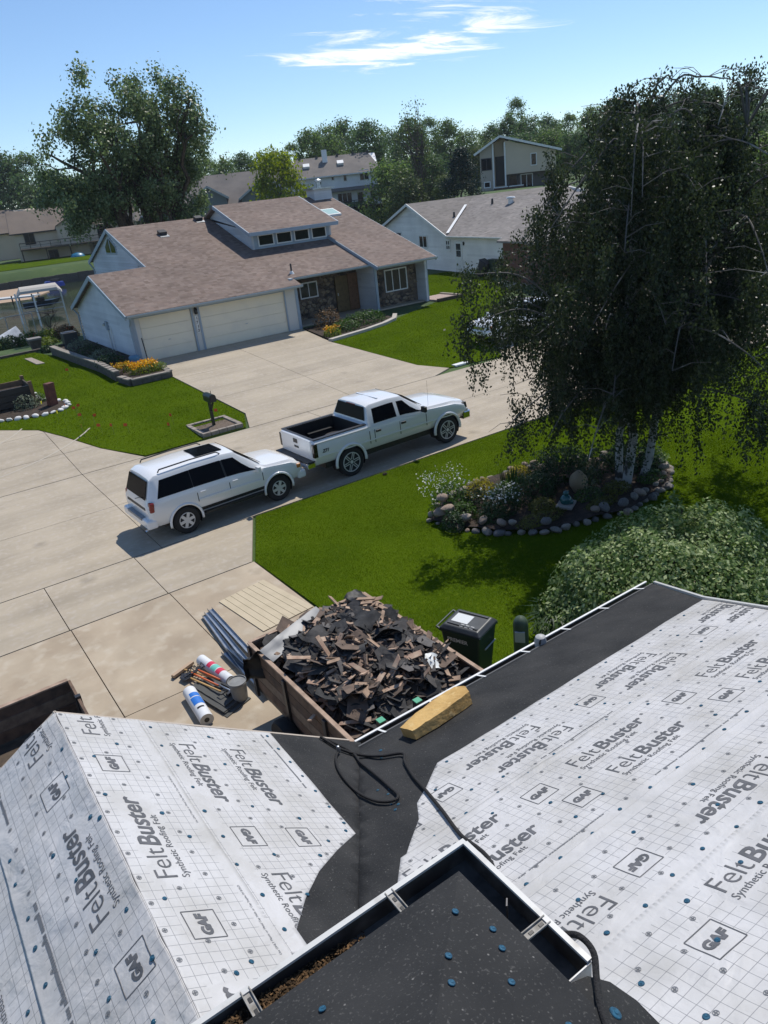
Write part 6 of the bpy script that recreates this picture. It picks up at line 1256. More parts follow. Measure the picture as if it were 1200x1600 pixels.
# rolls, bucket, tools, folded tarp
def roll(name, a, b_, r_, label, bands, core=True):
    a, b_ = Vector(a), Vector(b_); d = (b_-a).normalized(); t = thing(name, label, 'roll', (a+b_)/2); L_ = (b_-a).length/2
    q = MB(); q.tube([d*-L_, d*L_], r_, 24, cap=False); 
    o = q.build('sheet', mat('roll_white', (.70, .71, .72), .45, var=((.6, .61, .62), 8, .5, .8)), t, smooth=True, fixn=False)
    up_ = Vector((0, 0, 1)); sx = d.cross(up_).normalized(); 
    for e in (-1, 1):
        q = MB(); n = 24; vs_ = []
        for k in range(n):
            an = 2*math.pi*k/n
            for rr_ in (r_, r_*.38): vs_.append(d*e*(L_-.004)+(math.cos(an)*sx+math.sin(an)*up_)*rr_)
        q.add(vs_, [(2*k, 2*((k+1) % n), 2*((k+1) % n)+1, 2*k+1) for k in range(n)]); q.build('roll_end', mat('roll_end', (.50, .49, .46), .7), t, fixn=False)
        q = MB(); q.tube([d*e*(L_-.05), d*e*(L_-.002)], r_*.38, 16, cap=True); q.build('core', M['black'], t)
    for x0, x1, a0, a1, c in bands:
        q = MB(); n = 8; vs_ = []
        for s in (x0, x1):
            for k in range(n+1):
                an = R(a0+(a1-a0)*k/n); vs_.append(d*s*L_+(math.cos(an)*sx+math.sin(an)*up_)*(r_+.002))
        q.add(vs_, [(k, k+1, n+2+k, n+1+k) for k in range(n)]); q.build('printed_band', c, t, fixn=False)
    return t
bluep = mat('print_blue', (.02, .16, .55), .5); redp = mat('print_red', (.6, .03, .08), .5); tealp = mat('print_teal', (.15, .5, .42), .5)
roll('underlayment_roll', (2.62, 10.95, .125), (2.56, 10.02, .125), .115, 'white wrapped roll with blue print, standing apart on the driveway', [(-.55, -.3, 60, 150, bluep), (-.25, .22, 50, 150, bluep), (.4, .5, 60, 120, M['black'])])
roll('underlayment_roll', (3.16, 11.75, .11), (3.30, 10.75, .11), .10, 'white wrapped roll with red and teal print beside the tools', [(-.35, -.12, 40, 150, redp), (-.08, .2, 40, 150, tealp), (.25, .5, 40, 150, redp)])
bk = thing('bucket', 'grey plastic bucket by the trailer', 'bucket', (3.26, 10.28, .022))
MB().lathe([(.0, .005), (.125, .0), (.15, .36), (.158, .36), (.158, .38), (.146, .38), (.12, .015), (0, .012)], n=28).build('pail', mat('bucket_grey', (.24, .24, .23), .5, var=((.16, .16, .155), 6, .45, .7)), bk, smooth=40)
MB().tube([(.155*math.cos(a), .155*math.sin(a), .33-.10*math.sin(a/2)**2) for a in np.linspace(0, math.pi, 14)], .004, 5).build('handle', M['metal'], bk)
MB().lathe([(.159, .33), (.164, .335), (.164, .355), (.159, .36)], n=28).build('rim', bpy.data.materials['bucket_grey'], bk)
tp = thing('folded_tarp', 'folded grey felt bundle under the tools on the driveway', 'felt', (2.98, 10.62, .022), R(15))
gt = mat('grey_felt', (.075, .075, .07), .85, bump=(20, .5, .01))
for k, (x0, x1, y0, y1) in enumerate(((-.27, .28, -.60, .62), (-.24, .27, -.52, .58), (-.25, .22, -.5, .60), (-.16, .25, -.42, .5))):
    v, f = cdt_poly(split_edges([(x0, y0), (x1, y0+.05), (x1-.03, y1), (x0+.04, y1-.04)], .1), .1); mb = MB(); N = len(v); zf = lambda p: .02+.022*k+.018*noise.noise((p.x*5, p.y*5, k*3.))
    mb.v = [Vector((p.x, p.y, zf(p))) for p in v]+[Vector((p.x, p.y, zf(p)-.017)) for p in v]; mb.f = [tuple(t) for t in f]+[tuple(N+q for q in reversed(t)) for t in f]
    ed = set((a, b_) for t in f for a, b_ in zip(t, list(t[1:])+[t[0]])); mb.f += [(a, a+N, b_+N, b_) for a, b_ in ed if (b_, a) not in ed]
    mb.build('fold', gt, tp, smooth=50, fixn=False)
orange = mat('tool_orange', (.62, .13, .03), .5); yel = mat('tool_yellow', (.55, .33, .12), .6)
def tool(name, label, a, b_, m, kind):
    a, b_ = Vector(a), Vector(b_); d = (b_-a).normalized(); t = thing(name, label, 'tool', a); sx = d.cross(Vector((0, 0, 1))).normalized(); L_ = (b_-a).length
    MB().tube([Vector((0, 0, 0)), d*L_], .017, 8).build('handle', m, t, smooth=True)
    if kind == 'rake':
        MB().bar(sx*-.16, sx*.16, .02).build('head_bar', M['dark_metal'], t)
        for k in range(5): MB().tube([sx*(-.14+.07*k), sx*(-.14+.07*k)-d*.10+Vector((0, 0, .05)), sx*(-.14+.07*k)-d*.14+Vector((0, 0, -.02))], .006, 5).build('tine', M['dark_metal'], t)
    elif kind == 'shovel':
        q = MB(); pr_ = [(-.0, -.10), (-.02, .10), (-.20, .11), (-.27, 0), (-.20, -.11)]; q.prism([d*p[0]+sx*p[1] for p in pr_], (0, 0, .008)); q.build('blade', M['dark_metal'], t)
        q = MB(); q.tube([d*L_-sx*.06, d*(L_+.1)-sx*.055, d*(L_+.1)+sx*.055, d*L_+sx*.06], .012, 6); q.build('grip', M['black'], t)
    elif kind == 'broom':
        MB().bar(sx*-.24, sx*.24, .07, .05).build('broom_head', mat('broom_wood', (.42, .30, .20), .7), t); MB().obox(-d*.03+Vector((0, 0, -.035)), sx*.23, d*.03, (0, 0, .03)).build('bristles', M['wood_dark'], t)
    elif kind == 'jack':
        MB().bar(d*L_*.2-sx*.05, d*L_*.9-sx*.05, .04, .05).build('frame_rail', M['black'], t); MB().bar(d*L_-sx*.12, d*L_+sx*.1, .05).build('cross_bar', M['metal'], t); MB().bar(d*L_*.7-sx*.1, d*L_*.7+sx*.12, .06, .06).build('clamp', M['dark_metal'], t)
    return t
tool('garden_fork', 'tined fork with orange shaft, leftmost of the tool pile', (2.86, 11.45, .13), (3.06, 10.72, .16), orange, 'rake')
tool('shovel', 'shovel with yellow shaft lying across the tool pile', (2.80, 11.35, .10), (3.02, 10.52, .17), yel, 'shovel')
tool('push_broom', 'wide push broom at the upper end of the tool pile', (2.80, 11.75, .08), (3.1, 11.0, .15), yel, 'broom')
tool('pry_fork', 'short orange handled tear off fork in the tool pile', (2.98, 11.42, .15), (3.14, 10.82, .19), orange, 'rake')
tool('roof_jack', 'black and steel roof jack beside the bucket', (3.05, 10.85, .15), (3.25, 10.25, .12), M['metal'], 'jack')
# foam block on the eave felt

foam = mat('yellow_foam', (.56, .36, .13), .95, var=((.42, .25, .08), 3, .42, .65), var2=((.64, .47, .22), 14, .55, .8), bump=(16, .6, .02))
q = MB(); n = 18
base = [(3.03, -.42), (3.40, -.74), (3.97, -.62), (4.10, -.30), (3.30, -.10)]
v, f = cdt_poly(split_edges([(-.50, -.14), (-.2, -.19), (.25, -.20), (.40, -.19), (.53, .02), (.49, .16), (.1, .20), (-.3, .17), (-.47, .12)], .06), .06)
N = len(v); zt = lambda p: (.135+.025*(p.x/.6))+.016*noise.noise((p.x*9, p.y*9, 1)); sh_ = lambda p: 1+.03*noise.noise((p.x*14, p.y*14, 4))
q.v = [Vector((p.x*sh_(p), p.y*sh_(p), zt(p))) for p in v]+[Vector((p.x*.98, p.y*.98, 0)) for p in v]; q.f = [tuple(t) for t in f]+[tuple(N+k for k in reversed(t)) for t in f]
ed = set((a, b_) for t in f for a, b_ in zip(t, list(t[1:])+[t[0]])); q.f += [(a, a+N, b_+N, b_) for a, b_ in ed if (b_, a) not in ed]
o = q.build('foam_block', foam, smooth=35); o.matrix_world = FM @ Matrix.Translation((3.50, -.38, .012)) @ Matrix.Rotation(R(9), 4, 'Z') @ Matrix.Diagonal((.88, .85, .85, 1)); tag(o, 'yellow foam cushion block resting on the black eave felt', 'foam block')
# roof rope
ropem = mat('black_rope', (.012, .011, .011), .8, bump=(120, 1, .01))
def smooth_path(p, k=6):
    p = [Vector(q) for q in p]; out = []
    for i in range(len(p)-1):
        a, b_, c, d = p[max(i-1, 0)], p[i], p[i+1], p[min(i+2, len(p)-1)]
        for j in range(k):
            t = j/k; out.append(.5*((2*b_)+(c-a)*t+(2*a-5*b_+4*c-d)*t*t+(3*b_-a-3*c+d)*t**3))
    return out+[p[-1]]
rz2 = lambda x, y: max(4.3-KR*(x-.28), 2.6+KM*(5.27-y))+.03
r1 = [(2.38, 5.36), (2.48, 5.26), (2.57, 5.09), (2.54, 4.9), (2.48, 4.54), (2.42, 4.22), (2.37, 4.00), (2.29, 3.98), (2.22, 4.13), (2.21, 4.41), (2.21, 4.62), (2.26, 4.82), (2.35, 5.0), (2.44, 5.11)]
r2_ = [(2.40, 5.34), (2.48, 5.15), (2.63, 5.03), (2.71, 4.8), (2.84, 4.62), (2.75, 4.45), (2.63, 4.15), (2.54, 3.85), (2.42, 3.47), (2.29, 3.09), (2.15, 2.6), (1.75, 2.1)]
o = MB().tube(smooth_path([(x, y, rz2(x, y)) for x, y in r1]), .013, 7).build('rope', ropem, smooth=True); tag(o, 'black rope coiled in a loop on the valley felt', 'rope')
o = MB().tube(smooth_path([(x, y, rz2(x, y)+(.0 if i < 10 else .05)) for i, (x, y) in enumerate(r2_)]), .014, 7).build('rope', ropem, smooth=True); tag(o, 'black rope running up from the valley to the gutter corner', 'rope')
o = MB().tube(smooth_path([(1.375, 1.30, 5.17), (1.40, 1.24, 5.205), (1.395, 1.17, 5.20), (1.33, 1.10, 5.195), (1.24, 1.0, 5.23), (1.16, .85, 5.27), (1.1, .6, 5.33)]), .012, 8).build('rope', ropem, smooth=True); tag(o, 'thick dark rope over the open end of the right gutter', 'rope')
tag(MB().lathe([(.0, .0), (.018, .005), (.02, .06), (.012, .08), (0, .085)], c=(2.43, 5.10, 2.83), n=10).build('rope_grab', M['metal'], smooth=40), 'small metal rope end on the valley felt', 'fitting')
# roof vent-like strap by the gutter
q = thing('gutter_elbow', 'small grey spouting elbow at the eave gutter', 'elbow', (5.36, 5.34, 2.60)); MB().lathe([(.07, -.06), (.075, 0), (.06, .07), (.03, .09)], n=14).build('elbow_body', mat('elbow_grey', (.4, .4, .39), .5), q, smooth=40); MB().lathe([(.0, .0), (.04, .0), (.04, .01), (0, .01)], c=(-.03, -.05, .03), ax='Y', n=14).build('opening', M['black'], q)
# second trailer at lower left
tl_ = thing('flat_trailer', 'dark wood sided trailer at the lower left with scraps inside', 'trailer', (-.25, 9.6, 0))
for k in range(3):
    z0 = .5+k*.2; MB().box((-1.2, 1.58, z0), (1.15, 1.62, z0+.185)).build('end_plank', plank_m[k % 3], tl_); MB().box((1.15, -3.2, z0), (1.19, 1.62, z0+.185)).build('side_plank', plank_m[(k+1) % 3], tl_); MB().box((-1.24, -3.2, z0), (-1.2, 1.62, z0+.185)).build('side_plank', plank_m[k % 3], tl_)
MB().box((-1.24, -3.2, .40), (1.19, 1.62, .48)).build('trailer_floor', M['wood_dark'], tl_); MB().box((1.13, 1.0, .45), (1.21, 1.08, 1.12)).build('stake', M['dark_metal'], tl_); MB().box((-1.2, 1.56, 1.095), (1.15, 1.64, 1.12)).build('top_rail', bpy.data.materials['rail_wood'], tl_)
for x in (-1.36, 1.32): MB().lathe([(.17, -.1), (.3, -.11), (.33, 0), (.3, .11), (.17, .1)], c=(x, -1.0, .33), ax='X', n=20).build('tyre', rubber, tl_)
heap(26, 12, (-1.0, -1.8, 1.0, .9), lambda x, y: .55+.1*noise.noise((x*2, y*2, 0)), 'torn shingles in the left trailer', 'broken wood in the left trailer', 'torn dark shingle scrap in the lower left trailer', 'broken wood scrap in the lower left trailer', (-.25, 9.6), 9)
curved_sheet('plastic_wrap', mat('clear_wrap', (.42, .44, .45), .3), (-.55, 9.5, .95), .9, .7, .12, (.3, .3, .4), 'crumpled translucent plastic wrap in the left trailer', 'plastic', ruff=.16)
# ------------------------------------------------------------------ vegetation
def leaf_quads(P, size, rng, droop=0.0, aspect=.6, jitter=.35, N=None, nj=.55):
    """diamond leaf at every point; droop tilts the long axis downwards; N gives the outward facing of the leaf mass"""
    n = len(P); a = rng.normal(size=(n, 3)); a[:, 2] -= droop*2.2; a /= np.linalg.norm(a, axis=1)[:, None]
    if N is None:
        b = rng.normal(size=(n, 3)); b -= (b*a).sum(1)[:, None]*a; b /= np.linalg.norm(b, axis=1)[:, None]
    else:
        m_ = N/np.maximum(np.linalg.norm(N, axis=1), 1e-6)[:, None]+rng.normal(size=(n, 3))*nj; b = np.cross(m_, a); b /= np.maximum(np.linalg.norm(b, axis=1), 1e-6)[:, None]
        a = np.cross(b, m_); a /= np.maximum(np.linalg.norm(a, axis=1), 1e-6)[:, None]
    s = size*rng.uniform(1-jitter, 1+jitter, n)[:, None]; a = a*s; b = b*s*aspect
    V = np.empty((n, 4, 3)); V[:, 0] = P-a*.5; V[:, 1] = P+b*.5; V[:, 2] = P+a*.5; V[:, 3] = P-b*.5
    return V.reshape(-1, 3), np.arange(n*4).reshape(-1, 4)
def limb(mb, p0, p1, r0, r1, seed, n=6, sag=0.0, wob=.08):
    rr = random.Random(seed); p0, p1 = Vector(p0), Vector(p1); L_ = (p1-p0).length; pts = []
    for i in range(n+1):
        t = i/n; p = p0.lerp(p1, t); p += Vector((rr.uniform(-1, 1), rr.uniform(-1, 1), rr.uniform(-1, 1)))*L_*wob*math.sin(t*math.pi) + Vector((0, 0, sag*L_*math.sin(t*math.pi))); pts.append(p)
    mb.tube(pts, [r0+(r1-r0)*i/n for i in range(n+1)], 6); return pts
def tree_data(seed, H, rad, z0, clumps, per, leaf, spread=.16, top=1.0, shape='round', trunk_r=.3, bare=False, stems=1, gap=.25):
    rng = np.random.default_rng(seed); C_ = []
    tries = 0
    while len(C_) < clumps and tries < clumps*40:
        tries += 1; t = rng.uniform(0, 1)
        if shape == 'round': prof = math.sqrt(max(0, 1-(2*t-.9)**2/1.21)) if t > -.1 else 0
        elif shape == 'cone': prof = (1-t)**.8*1.0+.05
        elif shape == 'tall': prof = min(1, .55+.9*t)*math.sqrt(max(0, 1-max(0, (t-.55)/.45)**2))
        else: prof = math.sin(min(1, t*1.25+.12)*math.pi)**.6
        prof = float(np.real(prof)); a = rng.uniform(0, 2*math.pi); r_ = rad*prof*rng.uniform(.25, 1)**.5
        lump = .8+.35*noise.noise((math.cos(a)*1.7+seed, math.sin(a)*1.7, t*3.1))
        p = np.array([math.cos(a)*r_*lump, math.sin(a)*r_*lump, z0+(H-z0)*t*top])
        if noise.noise((p[0]*.35+seed*3, p[1]*.35, p[2]*.35)) < -gap: continue
        C_.append(p)
    C_ = np.array(C_); k = rng.integers(0, len(C_), clumps*per); sz = rad*spread*rng.uniform(.6, 1.4, len(C_))
    P = C_[k]+rng.normal(size=(len(k), 3))*sz[k][:, None]*np.array([1, 1, .75])
    ctr = np.array([0, 0, z0+(H-z0)*.4]); N_ = (P-C_[k])/sz[k][:, None]*1.0+(P-ctr)/rad*.8+np.array([0, 0, .35])
    V, F = leaf_quads(P, leaf, rng, droop=.25, N=N_)
    mb = MB()
    for s in range(stems):
        dx_ = (rng.uniform(-1, 1)*rad*.25*(stems > 1), rng.uniform(-1, 1)*rad*.25*(stems > 1)); topz = z0+(H-z0)*rng.uniform(.55, .75)
        pts = limb(mb, (dx_[0]*.3, dx_[1]*.3, -1.5), (dx_[0]*2, dx_[1]*2, topz), trunk_r*(1 if stems == 1 else .8), trunk_r*.25, seed+s, 8, 0, .04)
        for j in range(int(10 if not bare else 26)):
            c = C_[rng.integers(0, len(C_))]; b0 = pts[rng.integers(3, 8)]; limb(mb, b0, c, trunk_r*.3, trunk_r*.06, seed*7+j, 5, .05)
    return V, F, mb
crown_m = {
 'green': leaf_mat('leaf_green', (.070, .115, .034), (.170, .235, .072), (.110, .170, .050), trans=.42, spec=.15),
 'dark': leaf_mat('leaf_dark', (.056, .096, .036), (.122, .185, .070), (.082, .134, .048), trans=.4, spec=.15),
 'yellow': leaf_mat('leaf_yellow', (.13, .17, .012), (.24, .27, .03), (.17, .22, .018), trans=.45, spec=.15),
 'olive': leaf_mat('leaf_olive', (.055, .080, .022), (.125, .160, .050), (.085, .115, .034), trans=.3, spec=.15),
 'cotton': leaf_mat('leaf_cottonwood', (.068, .104, .042), (.225, .285, .14), (.130, .178, .078), trans=.4, spec=.35, rough=.4),
 'blue': leaf_mat('leaf_spruce', (.010, .026, .018), (.026, .052, .036), (.016, .036, .024), trans=.12, spec=.15)}
protos = {}
def proto(key, *a, **k):
    V, F, mb = tree_data(*a, **k); protos[key] = (np_mesh('crown', V, F), mb.mesh('trunk'))
proto('r1', 21, 14, 5.2, 2.5, 95, 75, .50); proto('r2', 22, 16, 5.0, 3.5, 100, 75, .50); proto('r3', 23, 18, 6.0, 4, 110, 75, .52, gap=.15); proto('r4', 24, 11, 4.8, 1.2, 90, 75, .46)
proto('t1', 25, 21, 5.0, 6, 80, 70, .5, shape='tall', gap=.12); proto('sp', 26, 10, 4.6, .4, 110, 90, .34, shape='cone', spread=.12, trunk_r=.2)
proto('bare', 27, 20, 4.6, 6, 70, 16, .4, shape='tall', bare=True, trunk_r=.42, stems=2)
def tree(key, x, y, H, mk_, label, group=None, w_=1.0, rz=None, name='tree', z=None):
    cm, tm = protos[key]; h0 = max(v.co.z for v in cm.vertices) if key not in tree.h else tree.h[key]; tree.h[key] = h0
    s = H/h0; t = thing(name, label, 'tree', (x, y, ground_z(x, y) if z is None else z), rnd.uniform(0, 6.28) if rz is None else rz, group); t.scale = (s*w_, s*w_, s)
    for nm, me, m_ in (('crown', cm, crown_m[mk_]), ('trunk', tm, M['bark'])):
        o = bpy.data.objects.new(nm, me); COL.objects.link(o); o.parent = t
        if not me.materials: me.materials.append(m_)
        o.material_slots[0].link = 'OBJECT'; o.material_slots[0].material = m_
    return t
tree.h = {}
def bear(px_deg, D): a = R(px_deg); return D*math.sin(a), D*math.cos(a)
SKY = [(6, 4.6), (10, 4.9), (12, 4.3), (14, 3.4), (16, 3.2), (20, 3.7), (24, 3.3), (27, 3.5), (29, 3.9), (31, 4.3), (33.7, 4.7), (35.2, 3.9), (36.5, 4.8), (38, 4.2), (40, 3.7), (42, 3.6), (44, 3.9), (46.5, 3.4), (49, 3.4), (52, 3.7), (55.5, 4.6), (57.5, 3.6), (60, 3.2), (70, 3.2)]
def skyline(b_):
    for (b0, e0), (b1, e1) in zip(SKY[:-1], SKY[1:]):
        if b0 <= b_ <= b1: return e0+(e1-e0)*(b_-b0)/(b1-b0)
    return 3.2
TR = []     # bearing from +Y in degrees, distance, height, prototype, foliage, width
rt = random.Random(19); kinds = ['r1', 'r2', 'r3', 'r1', 't1', 'r2', 'r3']; fols = ['dark', 'green', 'dark', 'dark', 'green', 'green', 'dark']
b_ = 6.8; i = 0
while b_ < 68:
    D = rt.uniform(150, 186) if b_ > 19 else rt.uniform(180, 200); el = skyline(b_)-rt.uniform(-.12, .75); x, y = bear(b_, D); H = 7.7+D*math.tan(R(el))-ground_z(x, y)
    TR.append((b_, D, H, kinds[i % 7], fols[(i*3) % 7], rt.uniform(.95, 1.2))); b_ += rt.uniform(1.05, 1.5); i += 1
for b_, D, el in ((19.4, 165, 1.9), (22.0, 160, 2.0), (25.4, 158, 2.0), (30.5, 160, 2.6), (33.0, 158, 2.4), (35.6, 132, 1.8), (36.6, 120, .6), (38.3, 128, 1.7), (39.2, 112, .3), (41.4, 124, 1.9), (42.8, 135, 2.3), (44.6, 130, 2.4), (46.4, 132, 2.4), (48.2, 126, 2.2), (50.4, 128, 2.0), (53, 130, 2.0), (56, 125, 2.0), (59, 120, 2.0)):
    x, y = bear(b_, D); TR.append((b_, D, max(3.2, 7.7+D*math.tan(R(el))-ground_z(x, y)), 'r4', rt.choice(['olive', 'dark', 'green']), rt.uniform(1.0, 1.3)))
TR += [(56, 75, 7, 'r4', 'olive', 1.1), (60, 70, 8, 'r4', 'green', 1.2), (64, 62, 7.5, 'r4', 'olive', 1.2), (67.5, 58, 8, 'r4', 'green', 1.2), (17.0, 165, 8, 'r4', 'dark', 1.2)]
ORD = ['first', 'second', 'third', 'fourth', 'fifth', 'sixth', 'seventh', 'eighth', 'ninth', 'tenth', 'eleventh', 'twelfth', 'thirteenth', 'fourteenth', 'fifteenth', 'sixteenth', 'seventeenth', 'eighteenth', 'nineteenth', 'twentieth']
def zone(b_, D):
    if D < 80: return 'beyond the street behind the birch'
    return ('left of the big cottonwood' if b_ < 12 else 'behind the big cottonwood' if b_ < 18.6 else 'between cottonwood and yellow green tree' if b_ < 27.5 else 'behind the white two storey house' if b_ < 38 else 'between the white and tan gabled houses' if b_ < 44 else 'around the tan gabled house' if b_ < 51.5 else 'behind the weeping birch')
cnt = {}
adj = {'green': 'mid green', 'dark': 'dark green', 'olive': 'olive green'}
for bdeg, D, H, k, mk_, w_ in sorted(TR):
    x, y = bear(bdeg, D); key = (mk_, zone(bdeg, D)); cnt[key] = cnt.get(key, -1)+1
    tree(k, x, y, H, mk_, '%s tree %s, %s there' % (adj[mk_], key[1], ORD[cnt[key]]+' from left'), 'trees in the wooded background', w_)
x, y = bear(27.6, 118); tree('r4', x, y, 13.4, 'yellow', 'bright yellow green tree left of the white house', None, .85, z=1.2)
x, y = bear(37.3, 125); tree('bare', x, y, 17.5, 'olive', 'tall half bare tree behind the white house', None, 1.0)
x, y = bear(40.4, 95); tree('sp', x, y, 10.95-ground_z(x, y), 'blue', 'broad dark evergreen left of the tan gabled house', None, 1.35, name='evergreen_tree')
x, y = bear(44.3, 170); tree('t1', x, y, 21.3-ground_z(x, y), 'green', 'tall open crowned tree above the tan gabled house', None, .75)
# distant wood behind all of them: one mass
rng = np.random.default_rng(5); n = 16000; bb = np.radians(rng.uniform(-12, 82, n)); D_ = rng.uniform(195, 240, n); X = D_*np.sin(bb); Y = D_*np.cos(bb)
hh = np.array([7.5+3.0*noise.noise((b_*14, 2.2, 0))+2*noise.noise((b_*47, 1.1, 0)) for b_ in bb]); Z = rng.uniform(-.05, 1, n)*hh+np.array([ground_z(x, y) for x, y in zip(X, Y)])
V, F = leaf_quads(np.stack([X, Y, Z], 1), 2.3, rng); tag(link('far_wood', np_mesh('far_wood', V, F), crown_m['dark']), 'dense dark wood along the horizon', 'wood', kind='stuff')

# big cottonwood behind the garage house
def cottonwood():
    t = thing('cottonwood_tree', 'huge spreading cottonwood with two stems behind the garage house', 'tree', (19.5, 57.0, .3)); t.scale = (.93, .93, .95); rng = np.random.default_rng(77)
    mb = MB(); rr = random.Random(8); tips = []
    for (bx, by, tx, ty, tz, r_) in ((-.9, 0, -3.0, .5, 9.5, .62), (1.2, .4, 2.4, 0, 10.5, .66), (-.3, .3, -.4, 1, 10, .5)):
        pts = limb(mb, (bx, by, -1), (tx, ty, tz), r_, r_*.45, int(bx*10)+50, 8, 0, .04)
        for j in range(9):
            b0 = pts[rr.randint(3, 8)]; a = rr.uniform(0, 6.28); q = Vector((tx*1.1+math.cos(a)*rr.uniform(1.5, 4.2), ty+math.sin(a)*rr.uniform(1.5, 4.5), rr.uniform(9.6, 15.2))); p2 = limb(mb, b0, q, r_*.35, .05, j*3+int(tx*7), 6, .06, .07); tips.append(q)
            for u in range(3): q2 = p2[rr.randint(2, 6)]+Vector((rr.uniform(-2.2, 2.2), rr.uniform(-2.2, 2.2), rr.uniform(-.6, 2.0))); limb(mb, p2[rr.randint(2, 5)], q2, .08, .02, u+j*5, 4, .05); tips.append(q2)
    mb.build('trunk', M['bark'], t, smooth=60)
    C_ = [tuple(p) for p in tips if -7.0 < p.x < 4.6]
    env = [(-5.6, 11.2, 1.6), (-6.3, 9.0, 1.3), (-4.4, 13.2, 1.6), (-2.6, 14.2, 1.8), (-.6, 15.0, 1.8), (1.6, 15.0, 1.7), (3.0, 14.6, 1.6), (4.2, 13.4, 1.4), (4.6, 11.8, 1.3), (4.0, 10.2, 1.3), (3.2, 8.4, 1.1), (-5.4, 8.0, 1.1), (-4.2, 8.4, 1.4), (-3.0, 9.0, 1.3), (.2, 12, 2), (-2.6, 10.6, 1.9), (2.6, 11.6, 1.9), (2.4, 6.6, .9), (2.3, 6.0, .4), (1.2, 9.2, 1.4), (0, 10.5, 1.5)]
    for ex_, ez_, er in env:
        for k in range(9): a = rng.normal(size=3)*er*.62; C_.append((ex_+a[0], a[1]*2.0, ez_+a[2]))
    C_ = np.array(C_); C_ = C_[C_[:, 2] > 2.2]; k = rng.integers(0, len(C_), 56000); P = C_[k]+rng.normal(size=(len(k), 3))*.36
    V, F = leaf_quads(P, .20, rng, droop=.4, aspect=.8, N=(P-C_[k])/.42+(P-np.array([0, 0, 9.5]))/5+np.array([0, 0, .3])); link('crown', np_mesh('crown', V, F), crown_m['cotton'], t)
    return t
cottonwood()

